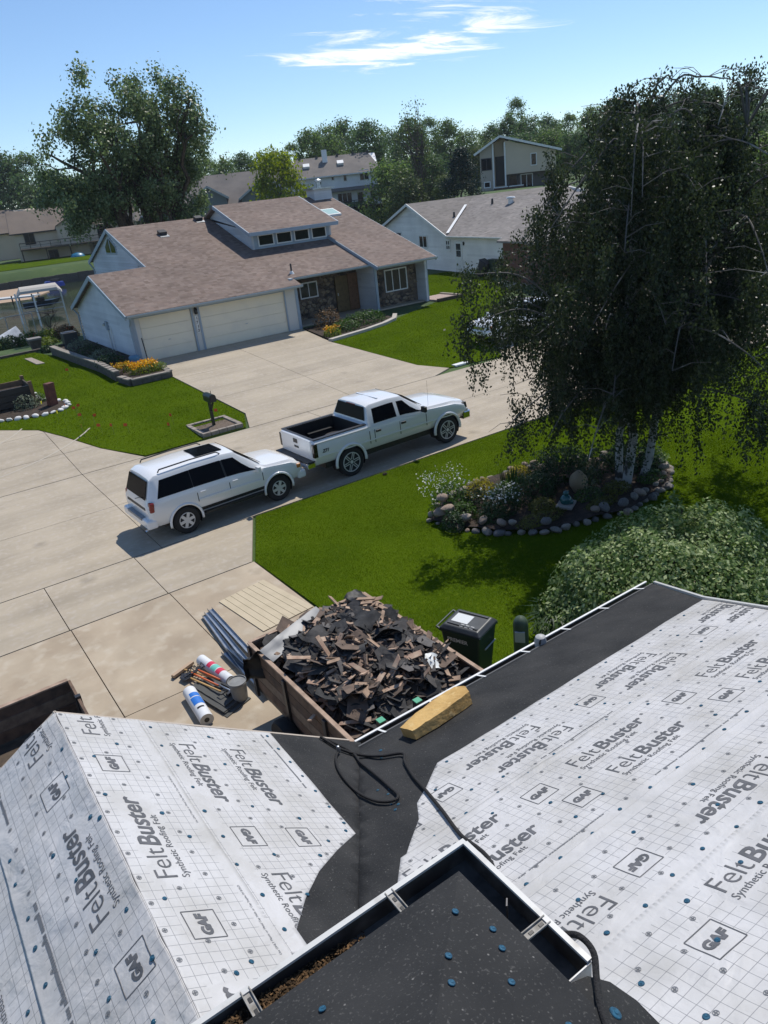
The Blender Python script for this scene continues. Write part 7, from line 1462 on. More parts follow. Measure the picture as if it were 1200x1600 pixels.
# weeping birch on the near lawn
def birch():
    t = thing('weeping_birch', 'large dark weeping birch with white trunks in the rock edged bed', 'tree', (14.7, 11.4, .1)); rng = np.random.default_rng(3); rr = random.Random(12)
    wbark = mat('birch_bark', (.42, .41, .385), .8, var=((.05, .045, .04), 3.2, .52, .62, 4), bump=(12, .5, .02)); twig = mat('birch_twig', (.12, .11, .10), .8, var=((.34, .32, .30), 1.2, .58, .66))
    tk = MB(); lm = MB(); stems = []
    for (bx, by, tx, ty, tz, r_) in ((-.15, 0, -.2, -.2, 7.4, .135), (.25, -.1, 2.3, -1.0, 7.9, .12), (.0, .3, 1.2, .9, 8.1, .11)):
        stems.append(limb(tk, (bx, by, -.3), (tx, ty, tz), r_, .05, int(bx*100)+7, 10, 0, .03))
    P, strands = [], 0
    EL = [(-5, 3.4), (-3.6, 4.8), (-2.4, 5.8), (-1.4, 7.2), (-.3, 8.4), (1, 9.2), (3, 8.9), (4.2, 7.8), (5, 5.5), (6, 3.6), (9, 3.0)]
    def zmax(p):
        l = p.x*.845-p.y*.536
        for (a0, z0_), (a1, z1_) in zip(EL[:-1], EL[1:]):
            if a0 <= l <= a1: return z0_+(z1_-z0_)*(l-a0)/(a1-a0)
        return 3.0
    def strand(p, L_):
        n = max(3, int(L_/.045)); q = Vector(p); vx_, vy_ = rr.gauss(0, .004), rr.gauss(0, .004)
        for i in range(n):
            vx_ = vx_*.93+rr.gauss(0, .0045); vy_ = vy_*.93+rr.gauss(0, .0045); q = q+Vector((vx_, vy_, -.045))
            if q.z < .55: break
            jt = .085*(1-.5*i/n)
            for _ in range(3): P.append((q.x+rr.gauss(0, jt), q.y+rr.gauss(0, jt), q.z+rr.gauss(0, .04)))
    def tassel(p, L_, k):
        for _ in range(k): strand(p+Vector((rr.gauss(0, .10), rr.gauss(0, .10), rr.uniform(-.05, .12))), L_*rr.uniform(.55, 1.1))
    limbs = 96
    for j in range(limbs):
        st = stems[j % 3]; i0 = rr.randint(3, 10); b0 = st[i0]; a = 2*math.pi*(j*.618+rr.uniform(-.08, .08)); hz_ = b0.z
        reach = rr.uniform(1.3, 4.1)*(1.0 if hz_ < 6.5 else .72); topz = hz_+rr.uniform(.3, 1.5); end = Vector((b0.x+math.cos(a)*reach, b0.y+math.sin(a)*reach, max(2.2, hz_-rr.uniform(-.6, 1.0))))
        mid = b0.lerp(end, .55); mid.z = max(b0.z, end.z)+rr.uniform(.4, 1.0)
        path = smooth_path([b0, b0.lerp(mid, .5)+Vector((0, 0, .25)), mid, mid.lerp(end, .6)+Vector((0, 0, .12)), end], 5); path = [Vector((q.x, q.y, min(q.z, zmax(q)-rr.uniform(.0, .1)))) for q in path]; m_ = len(path); lm.tube(path, [.026*(1-i/m_)+.006 for i in range(m_)], 5)
        for k in range(rr.randint(8, 10)):
            p = path[rr.randint(int(m_*.22), m_-1)]; side = Vector((rr.gauss(0, .42), rr.gauss(0, .42), rr.uniform(-.1, .3))); e_ = p+side
            lm.tube([p, p+side*.5+Vector((0, 0, .08)), e_], [.009, .007, .004], 4, cap=False)
            l_ = e_.x*.845-e_.y*.536
            if l_ > 4.6 or noise.noise((e_.x*.75+3, e_.y*.75, e_.z*.75)) < -.10: continue
            tassel(e_, rr.uniform(.5, 1.6)+max(0, (e_.z-2.6))*rr.uniform(.0, .42), rr.randint(4, 6))
    # low limbs: outer lobes on the left and a skirt round the trunks
    for (bx, by, bz_, n_, L_) in ((-3.9, 1.0, 4.7, 9, 1.9), (-3.0, .2, 4.3, 8, 2.2), (-3.2, -.6, 5.3, 8, 1.8), (-3.4, 1.6, 5.6, 8, 1.6), (-2.6, 2.2, 4.6, 8, 2.2), (-2.2, -1.0, 4.4, 8, 2.6), (-1.3, -1.5, 3.9, 8, 2.6), (0, -1.9, 4.1, 7, 2.2), (1.2, -2.2, 4.5, 7, 2.0), (2.6, -2.0, 4.8, 6, 1.8), (-1.4, .8, 3.6, 8, 2.4), (.8, 1.2, 3.6, 8, 2.4), (2.6, .2, 4.2, 8, 2.2), (-.5, -.7, 3.6, 9, 3.2), (.4, -.9, 3.6, 9, 3.2), (.1, -1.3, 3.8, 8, 3.0), (-1.6, -.6, 3.8, 8, 3.0), (3.4, -1.0, 4.8, 7, 1.7), (-.6, -1.0, 3.4, 7, 2.0)):
        b0 = stems[0][4]; e_ = Vector((bx, by, bz_)); mid = b0.lerp(e_, .6)+Vector((0, 0, .8)); path = smooth_path([b0, mid, e_], 8); lm.tube(path, [.03*(1-i/len(path))+.006 for i in range(len(path))], 5)
        for k in range(n_): p = path[rr.randint(len(path)//2, len(path)-1)]+Vector((rr.gauss(0, .35), rr.gauss(0, .35), .1)); tassel(p, L_*rr.uniform(.45, 1.0), rr.randint(3, 5))
    tk.build('trunk', wbark, t, smooth=60); lm.build('branches', twig, t, smooth=60)
    P = np.array(P); V, F = leaf_quads(P, .066, rng, droop=.75, aspect=.65)
    link('crown', np_mesh('crown', V, F), leaf_mat('leaf_birch', (.018, .028, .012), (.060, .076, .038), (.034, .048, .021), trans=.32, rough=.42, spec=.3), t)
birch()

# generic leafy plants
def bush(name, label, x, y, rx, ry, h, n, leaf, m, cat='shrub', z=None, seed=1, shell=.75, stem=True, group=None, aspect=.55, droop=.2, lump=.22, sq=0.0):
    t = thing(name, label, cat, (x, y, ground_z(x, y) if z is None else z), 0, group); rng = np.random.default_rng(seed)
    d = rng.normal(size=(n, 3)); d[:, 2] = np.abs(d[:, 2])*1.0-.12; d /= np.linalg.norm(d, axis=1)[:, None]
    r_ = rng.uniform(shell, 1.03, n); lp = np.array([1+lump*noise.noise((q[0]*2.6+seed, q[1]*2.6, q[2]*2.6)) + lump*.5*noise.noise((q[0]*6+seed, q[1]*6, q[2]*6)) for q in d]); hz_ = np.hypot(d[:, 0], d[:, 1]); bst = 1/np.maximum(np.maximum(hz_, np.abs(d[:, 2])), .6)**(sq*2.2); P = d*(r_*lp*bst)[:, None]*np.array([rx, ry, h]); P[:, 2] = np.maximum(P[:, 2], .02)
    V, F = leaf_quads(P, leaf, rng, droop=droop, aspect=aspect, N=d+np.array([0, 0, .3]), nj=.5); link('foliage', np_mesh('foliage', V, F), m, t)
    if stem:
        mb = MB(); rr = random.Random(seed)
        for k in range(7): a = rr.uniform(0, 6.28); mb.tube([(0, 0, -.05), (math.cos(a)*rx*.35, math.sin(a)*ry*.35, h*.45), (math.cos(a)*rx*.7, math.sin(a)*ry*.7, h*.75)], [.03*h, .02*h, .006*h], 5, cap=False)
        mb.build('stems', M['bark'], t)
    return t
varieg = leaf_mat('leaf_variegated', (.06, .11, .026), (.48, .54, .28), (.165, .24, .078), trans=.3, spec=.15)
bush('variegated_shrub', 'large rounded variegated green and cream shrub behind the eave', 10.4, 7.15, 2.45, 1.8, 1.72, 38000, .085, varieg, seed=4, shell=.76, lump=.17, sq=.13)
bush('variegated_shrub', 'smaller variegated shrub at the right frame edge', 14.0, 5.6, 1.9, 1.6, 1.45, 17000, .085, varieg, seed=6, shell=.8, lump=.16)
gm = {'g': leaf_mat('plant_green', (.03, .075, .012), (.085, .15, .03), trans=.3), 'd': leaf_mat('plant_dark', (.012, .035, .010), (.035, .075, .02), trans=.25), 'y': leaf_mat('plant_yellow', (.26, .24, .02), (.48, .40, .03), trans=.3), 'l': leaf_mat('plant_lime', (.10, .16, .015), (.22, .26, .03), trans=.35), 'w': leaf_mat('petal_white', (.6, .6, .56), (.78, .78, .74), trans=.2), 'o': leaf_mat('petal_orange', (.70, .25, .01), (.85, .55, .02), trans=.2), 'r': leaf_mat('petal_red', (.55, .05, .02), (.7, .13, .03), trans=.2), 's': leaf_mat('sedum', (.09, .10, .018), (.16, .15, .03), trans=.2), 'k': leaf_mat('plant_silver', (.10, .13, .08), (.22, .25, .17), trans=.3), 'p': leaf_mat('plant_rust', (.12, .07, .03), (.22, .14, .07), trans=.3)}
def flowers(t, x0, x1, y0, y1, z0, z1, n, size, m, seed):
    rng = np.random.default_rng(seed); P = np.stack([rng.uniform(x0, x1, n), rng.uniform(y0, y1, n), rng.uniform(z0, z1, n)], 1); V, F = leaf_quads(P, size, rng, aspect=.95); link('blossoms', np_mesh('blossoms', V, F), m, t)
# ------------------------------------------------------------------ rock edged bed under the birch
bed = thing('garden_bed', 'rock edged garden bed under the birch', 'garden bed', (13.2, 12.3, 0))
v, f = cdt_poly(split_edges(bed_own, .4), .5); mb = MB(); mb.v = [Vector((p.x-13.2, p.y-12.3, .06+.10*noise.noise((p.x*.8, p.y*.8, 0))+.05)) for p in v]; mb.f = [tuple(t) for t in f]; mb.build('soil', M['soil'], bed, smooth=True)
rock_m = [mat('rock', c, .9, var=(d, 5, .4, .7), bump=(12, .7, .04)) for c, d in (((.30, .27, .23), (.17, .15, .13)), ((.42, .36, .29), (.26, .22, .18)), ((.22, .205, .19), (.13, .12, .11)), ((.38, .29, .22), (.25, .19, .15)))]
def rock_mesh(seed, sub=2):
    bm = bmesh.new(); bmesh.ops.create_icosphere(bm, subdivisions=sub, radius=1); rr = random.Random(seed); o = Vector((rr.uniform(0, 50), rr.uniform(0, 50), 0))
    for v in bm.verts: v.co *= 1+.28*noise.noise(v.co*1.1+o)+.08*noise.noise(v.co*3+o); v.co.z *= .72
    me = bpy.data.meshes.new('rock'); bm.to_mesh(me); bm.free(); me.shade_smooth(); me.set_sharp_from_angle(angle=R(40)); return me
rocks = [rock_mesh(i) for i in range(7)]
for i, me in enumerate(rocks): me.materials.append(rock_m[i % 4])
def rock(parent, x, y, z, s, off=(0, 0, 0), m=None):
    o = bpy.data.objects.new('rock', rnd.choice(rocks)); COL.objects.link(o); o.parent = parent; o.location = (x-off[0], y-off[1], z-off[2]); o.rotation_euler = (rnd.uniform(-.3, .3), rnd.uniform(-.3, .3), rnd.uniform(0, 6.28)); o.scale = (s*rnd.uniform(.85, 1.25), s*rnd.uniform(.8, 1.1), s*rnd.uniform(.75, 1.1))
    if m: o.material_slots[0].link = 'OBJECT'; o.material_slots[0].material = m
    return o
edge = split_edges(bed_own, .24)
for i, (x, y) in enumerate(edge):
    s = rnd.uniform(.06, .145); rock(bed, x+rnd.uniform(-.05, .05), y+rnd.uniform(-.05, .05), s*.45, s, (13.2, 12.3, 0))
    if rnd.random() < .55: s2_ = rnd.uniform(.08, .14); cx, cy = 13.3, 12.3; k = .93; rock(bed, cx+(x-cx)*k, cy+(y-cy)*k, .20+s2_*.4, s2_, (13.2, 12.3, 0))
for x, y, z, s in ((10.05, 13.3, .30, .16), (10.15, 13.1, .42, .15), (10.3, 13.5, .52, .14), (10.2, 13.35, .62, .12)): rock(bed, x, y, z, s, (13.2, 12.3, 0), rock_m[3])
o = link('boulder', rock_mesh(33, 3), mat('tan_boulder', (.30, .22, .13), .9, bump=(8, .6, .03))); o.location = (13.55, 12.05, .32); o.scale = (.34, .22, .42); o.rotation_euler = (0, .3, .8); tag(o, 'upright tan boulder in the birch bed', 'boulder')
st_ = thing('stepping_stone', 'flat square stone under the teal frog ornament', 'stone', (12.55, 11.55, .14), .5); MB().box((-.25, -.2, 0), (.25, .2, .07)).build('flagstone', mat('flagstone', (.36, .31, .26), .9, bump=(20, .4, .02)), st_, bevel=.015)
fg = thing('frog_ornament', 'small teal garden ornament sitting on the flat stone', 'ornament', (12.55, 11.55, .21)); teal = mat('teal_glaze', (.02, .10, .095), .25, coat=.4)
MB().lathe([(0, 0), (.12, .01), (.15, .08), (.13, .16), (.09, .20), (.06, .22), (.075, .26), (.06, .31), (0, .33)], n=16).build('body', teal, fg, smooth=60)
for s in (-1, 1): MB().lathe([(0, 0), (.05, .02), (.06, .07), (.03, .12), (0, .13)], c=(.04, s*.13, 0), n=10).build('leg', teal, fg, smooth=True); MB().lathe([(0, -.02), (.022, 0), (0, .022)], c=(.05, s*.035, .31), n=8).build('eye', teal, fg, smooth=True)
bush('flowering_plant', 'tall white flowering plant at the left end of the birch bed', 10.55, 13.55, .55, .4, .75, 900, .07, gm['g'], 'plant', .15, 11); flowers(thing('flower_spray', 'spray of small white flowers over the left end of the bed', 'flowers', (10.5, 13.7, .3)), -.6, .6, -.4, .4, .3, .85, 240, .045, gm['w'], 12)
t = bush('daisy_plant', 'white daisy clump in the middle of the birch bed', 11.35, 12.5, .5, .4, .55, 1100, .06, gm['d'], 'plant', .15, 13); flowers(t, -.45, .45, -.38, .38, .3, .62, 160, .05, gm['w'], 14)
bush('yellow_plant', 'yellow leaved mound at the back left of the bed', 11.7, 13.7, .45, .35, .40, 900, .05, gm['y'], 'plant', .15, 15); bush('yellow_plant', 'yellow leaved mound beside the iris leaves', 13.1, 13.75, .4, .3, .34, 700, .05, gm['y'], 'plant', .15, 16)
bush('leafy_plant', 'dark leafy clump at the left front of the bed', 10.9, 12.35, .42, .38, .40, 900, .06, gm['d'], 'plant', .12, 17); bush('leafy_plant', 'bright green clump at the left rocks', 10.0, 12.75, .30, .30, .45, 600, .06, gm['d'], 'plant', .05, 18)
bush('dark_shrub', 'dark green shrub behind the tan boulder', 13.9, 13.1, .85, .7, .85, 2200, .07, gm['d'], 'shrub', .15, 19); bush('dark_shrub', 'dark spreading shrub right of the birch trunks', 15.7, 12.1, .7, .7, .7, 1600, .07, gm['d'], 'shrub', .12, 20); bush('dark_shrub', 'low dark shrub between daisies and boulder', 12.5, 12.6, .75, .5, .6, 1800, .06, gm['d'], 'shrub', .12, 21)
bush('sedum_mat', 'yellow green sedum mat at the front of the bed', 11.6, 11.45, .75, .3, .16, 1600, .045, gm['s'], 'ground cover', .14, 22, stem=False); bush('sedum_mat', 'small sedum mat by the right front rocks', 13.2, 11.0, .5, .22, .14, 900, .045, gm['s'], 'ground cover', .14, 23, stem=False)
bush('variegated_plant', 'pale variegated plant right of the birch trunks', 16.1, 11.75, .4, .4, .5, 800, .08, varieg, 'plant', .12, 24); bush('hosta', 'pale shrub sprout poking above the big variegated shrub', 12.2, 8.4, .35, .3, 1.5, 420, .10, varieg, 'plant', 0, 25)
for i, (x, y, r_, h, k, lab) in enumerate(((10.5, 12.95, .4, .35, 'g', 'mid green clump behind the left rock stack'), (11.1, 13.3, .45, .45, 'd', 'dark clump between the white sprays'), (12.0, 13.1, .45, .4, 'g', 'mid green clump before the yellow mound'), (12.1, 11.9, .4, .22, 's', 'low sedum clump left of the flat stone'), (13.0, 12.75, .5, .45, 'd', 'dark fern clump left of the tan boulder'), (14.2, 12.3, .45, .35, 'd', 'dark clump right of the tan boulder'), (14.9, 12.6, .6, .5, 'd', 'dark clump behind the birch trunks'), (13.3, 11.5, .4, .22, 'g', 'low green clump right of the flat stone'), (14.1, 11.3, .4, .22, 's', 'low sedum clump before the birch trunks'), (15.2, 11.1, .4, .25, 'g', 'low green clump by the right rocks'), (14.7, 13.4, .6, .55, 'd', 'dark clump at the back of the bed'), (15.9, 12.7, .4, .4, 'g', 'mid green clump at the right back rocks'))):
    bush('bed_plant', lab, x, y, r_, r_*.8, h, 700, .06, gm[k], 'plant', .14, 120+i)
# iris leaves
t = thing('iris_clump', 'dark upright iris leaves in the middle of the bed', 'plant', (12.5, 13.3, .12)); mb = MB(); rr = random.Random(5)
for k in range(150): a = rr.uniform(0, 6.28); r_ = rr.uniform(0, .45); p = Vector((math.cos(a)*r_, math.sin(a)*r_*.7, 0)); l_ = rr.uniform(.35, .7); w_ = Vector((math.cos(a+1.5), math.sin(a+1.5), 0))*.018; tp_ = p+Vector((math.cos(a)*.2*l_, math.sin(a)*.2*l_, l_)); mb.add([p-w_, p+w_, tp_], [(0, 1, 2)])
mb.build('leaves', gm['d'], t, fixn=False)
t = thing('grass_clump', 'long bladed plant at the lawn edge near the pedestal', 'plant', (8.35, 8.0, 0)); mb = MB()
for k in range(120): a = rr.uniform(0, 6.28); r_ = rr.uniform(0, .25); p = Vector((math.cos(a)*r_, math.sin(a)*r_, 0)); l_ = rr.uniform(.3, .65); w_ = Vector((math.cos(a+1.5), math.sin(a+1.5), 0))*.018; q = p+Vector((math.cos(a)*.3*l_, math.sin(a)*.3*l_, l_)); e_ = q+Vector((math.cos(a)*.25, math.sin(a)*.25, -.06)); mb.add([p-w_, p+w_, q+w_*.7, e_, q-w_*.7], [(0, 1, 2, 4), (4, 2, 3)])
mb.build('leaves', gm['d'], t, fixn=False)

# ------------------------------------------------------------------ mailbox island
gzm = ground_z(9.5, 26.1)
mi = thing('mailbox_planter', 'rectangular stone edged planter round the mailbox', 'planter', (9.53, 26.1, gzm), 0)
edge_m = mat('paver_edge', (.33, .28, .23), .9, var=((.22, .19, .16), 4, .4, .7), bump=(20, .4, .02))
for i in range(5):
    for y in (-.83, .70): x = -.78+.32*i; MB().box((x, y, -.1), (x+.305, y+.16, .10+.02*(y > 0)*1)).build('edging_stone', edge_m, mi, bevel=.012)
for i in range(4):
    for x in (-.80, .66): y = -.66+.345*i; MB().box((x, y, -.1), (x+.16, y+.325, .105)).build('edging_stone', edge_m, mi, bevel=.012)
MB().box((-.63, -.66, -.1), (.65, .69, .05)).build('soil', mat('pea_gravel', (.20, .15, .11), .95, var=((.10, .07, .05), 30, .4, .65), bump=(60, 1, .03)), mi)
mbx = thing('mailbox', 'dark green mailbox on a post in the stone planter', 'mailbox', (9.56, 26.2, gzm+.05)); mg = mat('mailbox_green', (.012, .022, .018), .4)
MB().box((-.05, -.05, 0), (.05, .05, .95)).build('post', mg, mbx); MB().bar((0, -.02, .55), (.0, -.35, .92), .05).build('brace', mg, mbx)
q = MB(); pf = [(-.13, .0), (.13, .0), (.13, .18)]+[(.13*math.cos(a), .18+.11*math.sin(a)) for a in np.linspace(.2, math.pi-.2, 8)]+[(-.13, .18)]
q.prism([(x, -.42, .95+z) for x, z in pf], (0, .62, 0)); bx_ = q.build('box', mg, mbx); MB().obox((.14, .05, 1.18), (.004, 0, 0), (0, .02, 0), (0, 0, .10)).build('flag', M['black'], bx_); MB().box((-.11, -.43, .97), (.11, -.421, 1.18)).build('door', M['black'], bx_)

# ------------------------------------------------------------------ left planter walls and flower boxes
pw = thing('retaining_planter', 'dark block retaining planter along the garage side', 'planter', (9.3, 40.0, .8)); bm_ = mat('wall_block', (.085, .078, .07), .9, var=((.14, .125, .11), 5, .45, .7), bump=(18, .5, .02)); capm_ = mat('wall_cap', (.30, .265, .225), .9, var=((.2, .18, .155), 4, .4, .7))
pathw = [(8.25, 45.6), (8.3, 43.6), (8.45, 40.5), (8.6, 37.5), (8.72, 34.95)]
def blockwall(parent, path, off, h, z0f, thick=.22, bl=.42, rows=2):
    pts = []
    for a, b_ in zip(path[:-1], path[1:]):
        d = Vector(b_)-Vector(a); n = max(1, round(d.length/bl)); L_ = d.length/n; d.normalize(); nn = Vector((-d.y, d.x))
        for k in range(n):
            c = Vector(a)+d*(L_*(k+.5)); zb = z0f(c.x, c.y)
            for r_ in range(rows): MB().obox((c.x-off[0], c.y-off[1], zb+h*(r_+.5)/rows-off[2]), (d.x*(L_/2-.006), d.y*(L_/2-.006), 0), (nn.x*thick/2, nn.y*thick/2, 0), (0, 0, h/rows/2-.004)).build('block', bm_, parent)
            MB().obox((c.x-off[0], c.y-off[1], zb+h+.03-off[2]), (d.x*(L_/2-.004), d.y*(L_/2-.004), 0), (nn.x*(thick/2+.03), nn.y*(thick/2+.03), 0), (0, 0, .028)).build('cap_block', capm_, parent)
blockwall(pw, pathw, (9.3, 40.0, .8), .42, lambda x, y: ground_z(x, y)-.02)
MB().prism([(8.35-9.3, 45.5-40, .36), (8.8-9.3, 35-40, .30), (10.45-9.3, 37.2-40, .36), (10.45-9.3, 46.9-40, .38)], (0, 0, -.3)).build('soil', M['soil'], pw)
pf_ = thing('flower_planter', 'block edged planter of yellow flowers at the garage corner', 'planter', (9.8, 34.6, .7))
blockwall(pf_, [(8.75, 34.75), (8.95, 33.75), (10.75, 33.75), (10.8, 34.9)], (9.8, 34.6, .7), .26, lambda x, y: ground_z(x, y)-.02, rows=1)
MB().prism([(-.95, -.65, .24), (.85, -.65, .24), (.9, .25, .24), (.85, 1.7, .28), (-.6, 1.5, .26)], (0, 0, -.3)).build('soil', M['soil'], pf_)
t = bush('marigolds', 'mass of orange yellow flowers in the block planter', 9.95, 34.75, .75, .55, .48, 1500, .07, gm['l'], 'flowers', .92, 31); flowers(t, -.65, .55, -.45, .45, .28, .55, 520, .075, gm['o'], 32)
t = bush('marigolds', 'smaller yellow flower clump behind the block planter', 9.25, 35.9, .5, .5, .42, 700, .07, gm['l'], 'flowers', .92, 33); flowers(t, -.4, .4, -.4, .4, .25, .48, 180, .07, gm['o'], 34)
bush('lime_plant', 'lime green clump at the right end of the block planter', 10.55, 34.6, .4, .4, .42, 700, .06, gm['l'], 'plant', .92, 35)
for i, (x, y, lab) in enumerate(((9.2, 37.4, 'dusty green shrub nearest the yellow flowers'), (9.3, 39.3, 'dusty green shrub in the middle of the garage planter'), (9.3, 41.4, 'dusty green shrub by the garage meter'), (9.4, 44.0, 'dusty green shrub at the far end of the garage planter'))): bush('planter_shrub', lab, x, y, .75, .8, .55, 900, .085, gm['k' if i % 2 else 'd'], 'shrub', 1.12, 36+i)
o = MB().lathe([(.02, 0), (.24, .02), (.28, .3), (.25, .42), (.2, .45)], c=(10.2, 36.9, .95), n=16).build('blue_pot', mat('blue_pot', (.12, .26, .38), .4), smooth=50); tag(o, 'round blue pot at the garage corner', 'pot')
o = MB().tube([(10.62, 36.15, .8), (10.55, 36.2, 2.25)], .025, 6).build('garden_pole', M['black']); tag(o, 'thin black pole beside the small garage door', 'pole')
ac = thing('air_conditioner', 'dark air conditioner unit at the garage back corner', 'air conditioner', (9.75, 47.8, .9)); MB().box((-.4, -.4, 0), (.4, .4, .75)).build('cabinet', mat('ac_dark', (.04, .045, .05), .5), ac, bevel=.03); MB().lathe([(.0, .78), (.32, .78), (.34, .751)], n=18).build('fan_grille', M['dark_metal'], ac)
# raised wood planter with white pebble edging
rp = thing('raised_planter', 'wooden raised planter box lined in black at the left edge', 'planter', (3.9, 35.2, .72)); wpl = mat('planter_wood', (.22, .13, .07), .8, var=((.14, .08, .045), 6, .4, .7))
for k in range(3):
    z = .08+.26*k; MB().box((-2.2, .62, z), (1.0, .68, z+.24)).build('back_board', wpl, rp); MB().box((1.0, -1.0, z), (1.06, .62, z+.24)).build('side_board', M['wood_dark'], rp)
    MB().box((-2.2, -1.06, z), (1.0, -1.0, z+.24)).build('front_board', M['black'], rp)
MB().box((-2.1, -.98, .1), (.98, .6, .62)).build('soil', M['soil'], rp)
for x, y in ((1.03, -1.05), (1.03, .68), (-.6, -1.09)): MB().box((x-.07, y-.07, -.1), (x+.07, y+.07, 1.0)).build('corner_post', wpl, rp)
sr = thing('stone_ring', 'white pebble edged mulch bed round the raised planter', 'garden bed', (4.6, 33.6, .6)); ring_p = [(1.5, 34.0), (2.4, 33.3), (3.31, 32.9), (4.2, 32.55), (4.9, 32.4), (5.55, 32.5), (6.0, 32.95), (6.02, 33.6), (5.6, 34.2), (5.24, 34.7), (5.2, 35.6), (4.9, 36.4), (2.5, 36.4)]
v, f = cdt_poly(split_edges(ring_p, .6), .8); mb = MB(); mb.v = [Vector((p.x-4.6, p.y-33.6, ground_z(p.x, p.y)-.6+.05)) for p in v]; mb.f = [tuple(t) for t in f]; mb.build('mulch', M['soil'], sr)
wrock = mat('white_rock', (.72, .70, .66), .85, var=((.55, .53, .5), 5, .5, .75))
for x, y in split_edges(ring_p, .27)[:46]: s = rnd.uniform(.10, .15); rock(sr, x, y, ground_z(x, y)+.05, s, (4.6, 33.6, .6), wrock)
o = MB().obox((5.5, 33.5, 1.1), (.16, .06, 0), (-.05, .14, 0), (.03, 0, .5)).build('wood_post', mat('redwood', (.16, .05, .03), .7, var=((.10, .03, .02), 8, .4, .6)), bevel=.01); tag(o, 'reddish square wooden post in the pebble edged bed', 'post')
bush('potted_plant', 'grey green plant in front of the raised planter', 4.55, 33.9, .55, .4, .6, 700, .08, gm['k'], 'plant', .65, 50); bush('potted_plant', 'green plant at the corner of the raised planter', 5.15, 34.5, .35, .35, .45, 500, .08, gm['g'], 'plant', .7, 51)
# marker flags
fo = mat('flag_orange', (.70, .09, .02), .6); fy = mat('flag_yellow', (.75, .65, .03), .6); wire = mat('flag_wire', (.2, .2, .2), .5, metal=.6)
FL_ = [(7.24, 37.6), (5.89, 31.27), (5.84, 30.2), (6.13, 29.7), (6.04, 28.4), (6.37, 28.05), (6.83, 27.7), (8.47, 27.5), (8.03, 26.55), (5.45, 28.75), (5.61, 31.8), (5.9, 34.6), (5.98, 31.45), (10.02, 26.75)]
for i, (x, y) in enumerate(sorted(FL_, key=lambda p: p[0]/p[1])):
    t = thing('marker_flag', 'small orange marker flag in the left lawn, %s from the left' % ORD[i], 'flag', (x, y, ground_z(x, y)), rnd.uniform(0, 3), 'orange utility flags in the left lawn'); MB().tube([(0, 0, 0), (.01, 0, .42)], .004, 4).build('wire', wire, t); MB().prism([(.01, 0, .32), (.14, .015, .33), (.13, .0, .43), (.01, 0, .43)], (0, .003, 0)).build('pennant', fo, t)
for i, (x, y) in enumerate(((5.14, 31.2), (4.95, 33.0))):
    t = thing('marker_flag', ['small yellow marker flag in the grass by the pebble edge', 'small yellow marker flag inside the pebble edged bed'][i], 'flag', (x, y, ground_z(x, y)), 1.0); MB().tube([(0, 0, 0), (.01, 0, .42)], .004, 4).build('wire', wire, t); MB().prism([(.01, 0, .30), (.15, .015, .31), (.14, .0, .43), (.01, 0, .43)], (0, .003, 0)).build('pennant', fy, t)
# shore garden along the near bank
for i, (x, y, r_, h, k, lab) in enumerate(((9.4, 52.2, .8, .8, 'l', 'lime green shrub at the shore behind the garage'), (8.3, 52.4, .9, .8, 'g', 'green shrub left of the lime shore shrub'), (7.2, 52.6, .9, .75, 'd', 'dark shrub beside the white tent'), (6.2, 52.8, .9, .8, 'g', 'green shrub nearest the left frame edge at the shore'), (10.4, 51.9, .8, .9, 'p', 'rust tinged shrub at the shore by the garage corner'), (8.9, 50.4, .8, .5, 'l', 'low lime clump above the stone steps'), (8.4, 47.0, .7, .5, 'd', 'low rounded shrub by the stone edging'))):
    bush('shore_shrub', lab, x, y, r_, r_*.8, h, 1300, .13, gm[k], 'shrub', .75, 60+i)
for i, (x, y, lab) in enumerate(((10.95, 53.0, 'red flower head above the shore shrubs, right one'), (9.6, 53.1, 'red flower head above the shore shrubs, middle one'), (8.6, 53.3, 'red flower head beside the white tent'))):
    t = thing('red_flowers', lab, 'flowers', (x, y, .75)); flowers(t, -.25, .25, -.2, .2, .25, .55, 90, .12, gm['r'], 70+i); MB().tube([(0, 0, -.6), (.02, 0, .5)], .02, 5).build('stalk', M['bark'], t)
tree('r4', 7.3, 56.8, 3.0, 'dark', 'small leafy tree at the left frame edge by the shore', None, .9)
tag(MB().prism([(6.7, 45.7, .95), (7.05, 45.6, .95), (7.2, 42.9, .95), (6.8, 43.0, .95)], (0, 0, -.1)).build('stone_step', mat('step_stone', (.32, .27, .22), .9)), 'pale stone step in the lawn near the shore', 'step')
o = thing('edging_wall', 'low grey stone edging along the shore lawn', 'wall', (6.0, 47.2, .9)); 
for i in range(11): x = -3.2+.62*i; MB().box((x, .05*i, -.1), (x+.6, .05*i+.25, .14)).build('edging_stone', M['timber_grey'], o)
pt = thing('stone_pot', 'square grey planter pot by the shore edging', 'pot', (7.9, 48.4, .9)); q = MB(); q.add(taper((.22, .22), (.34, .34), 0, .6), [(0, 3, 2, 1), (0, 1, 5, 4), (1, 2, 6, 5), (2, 3, 7, 6), (3, 0, 4, 7), (4, 5, 6, 7)]); q.build('pot_body', M['timber_grey'], pt); MB().box((-.38, -.38, .601), (.38, .38, .70)).build('pot_rim', mat('pot_grey', (.2, .19, .18), .8), pt)
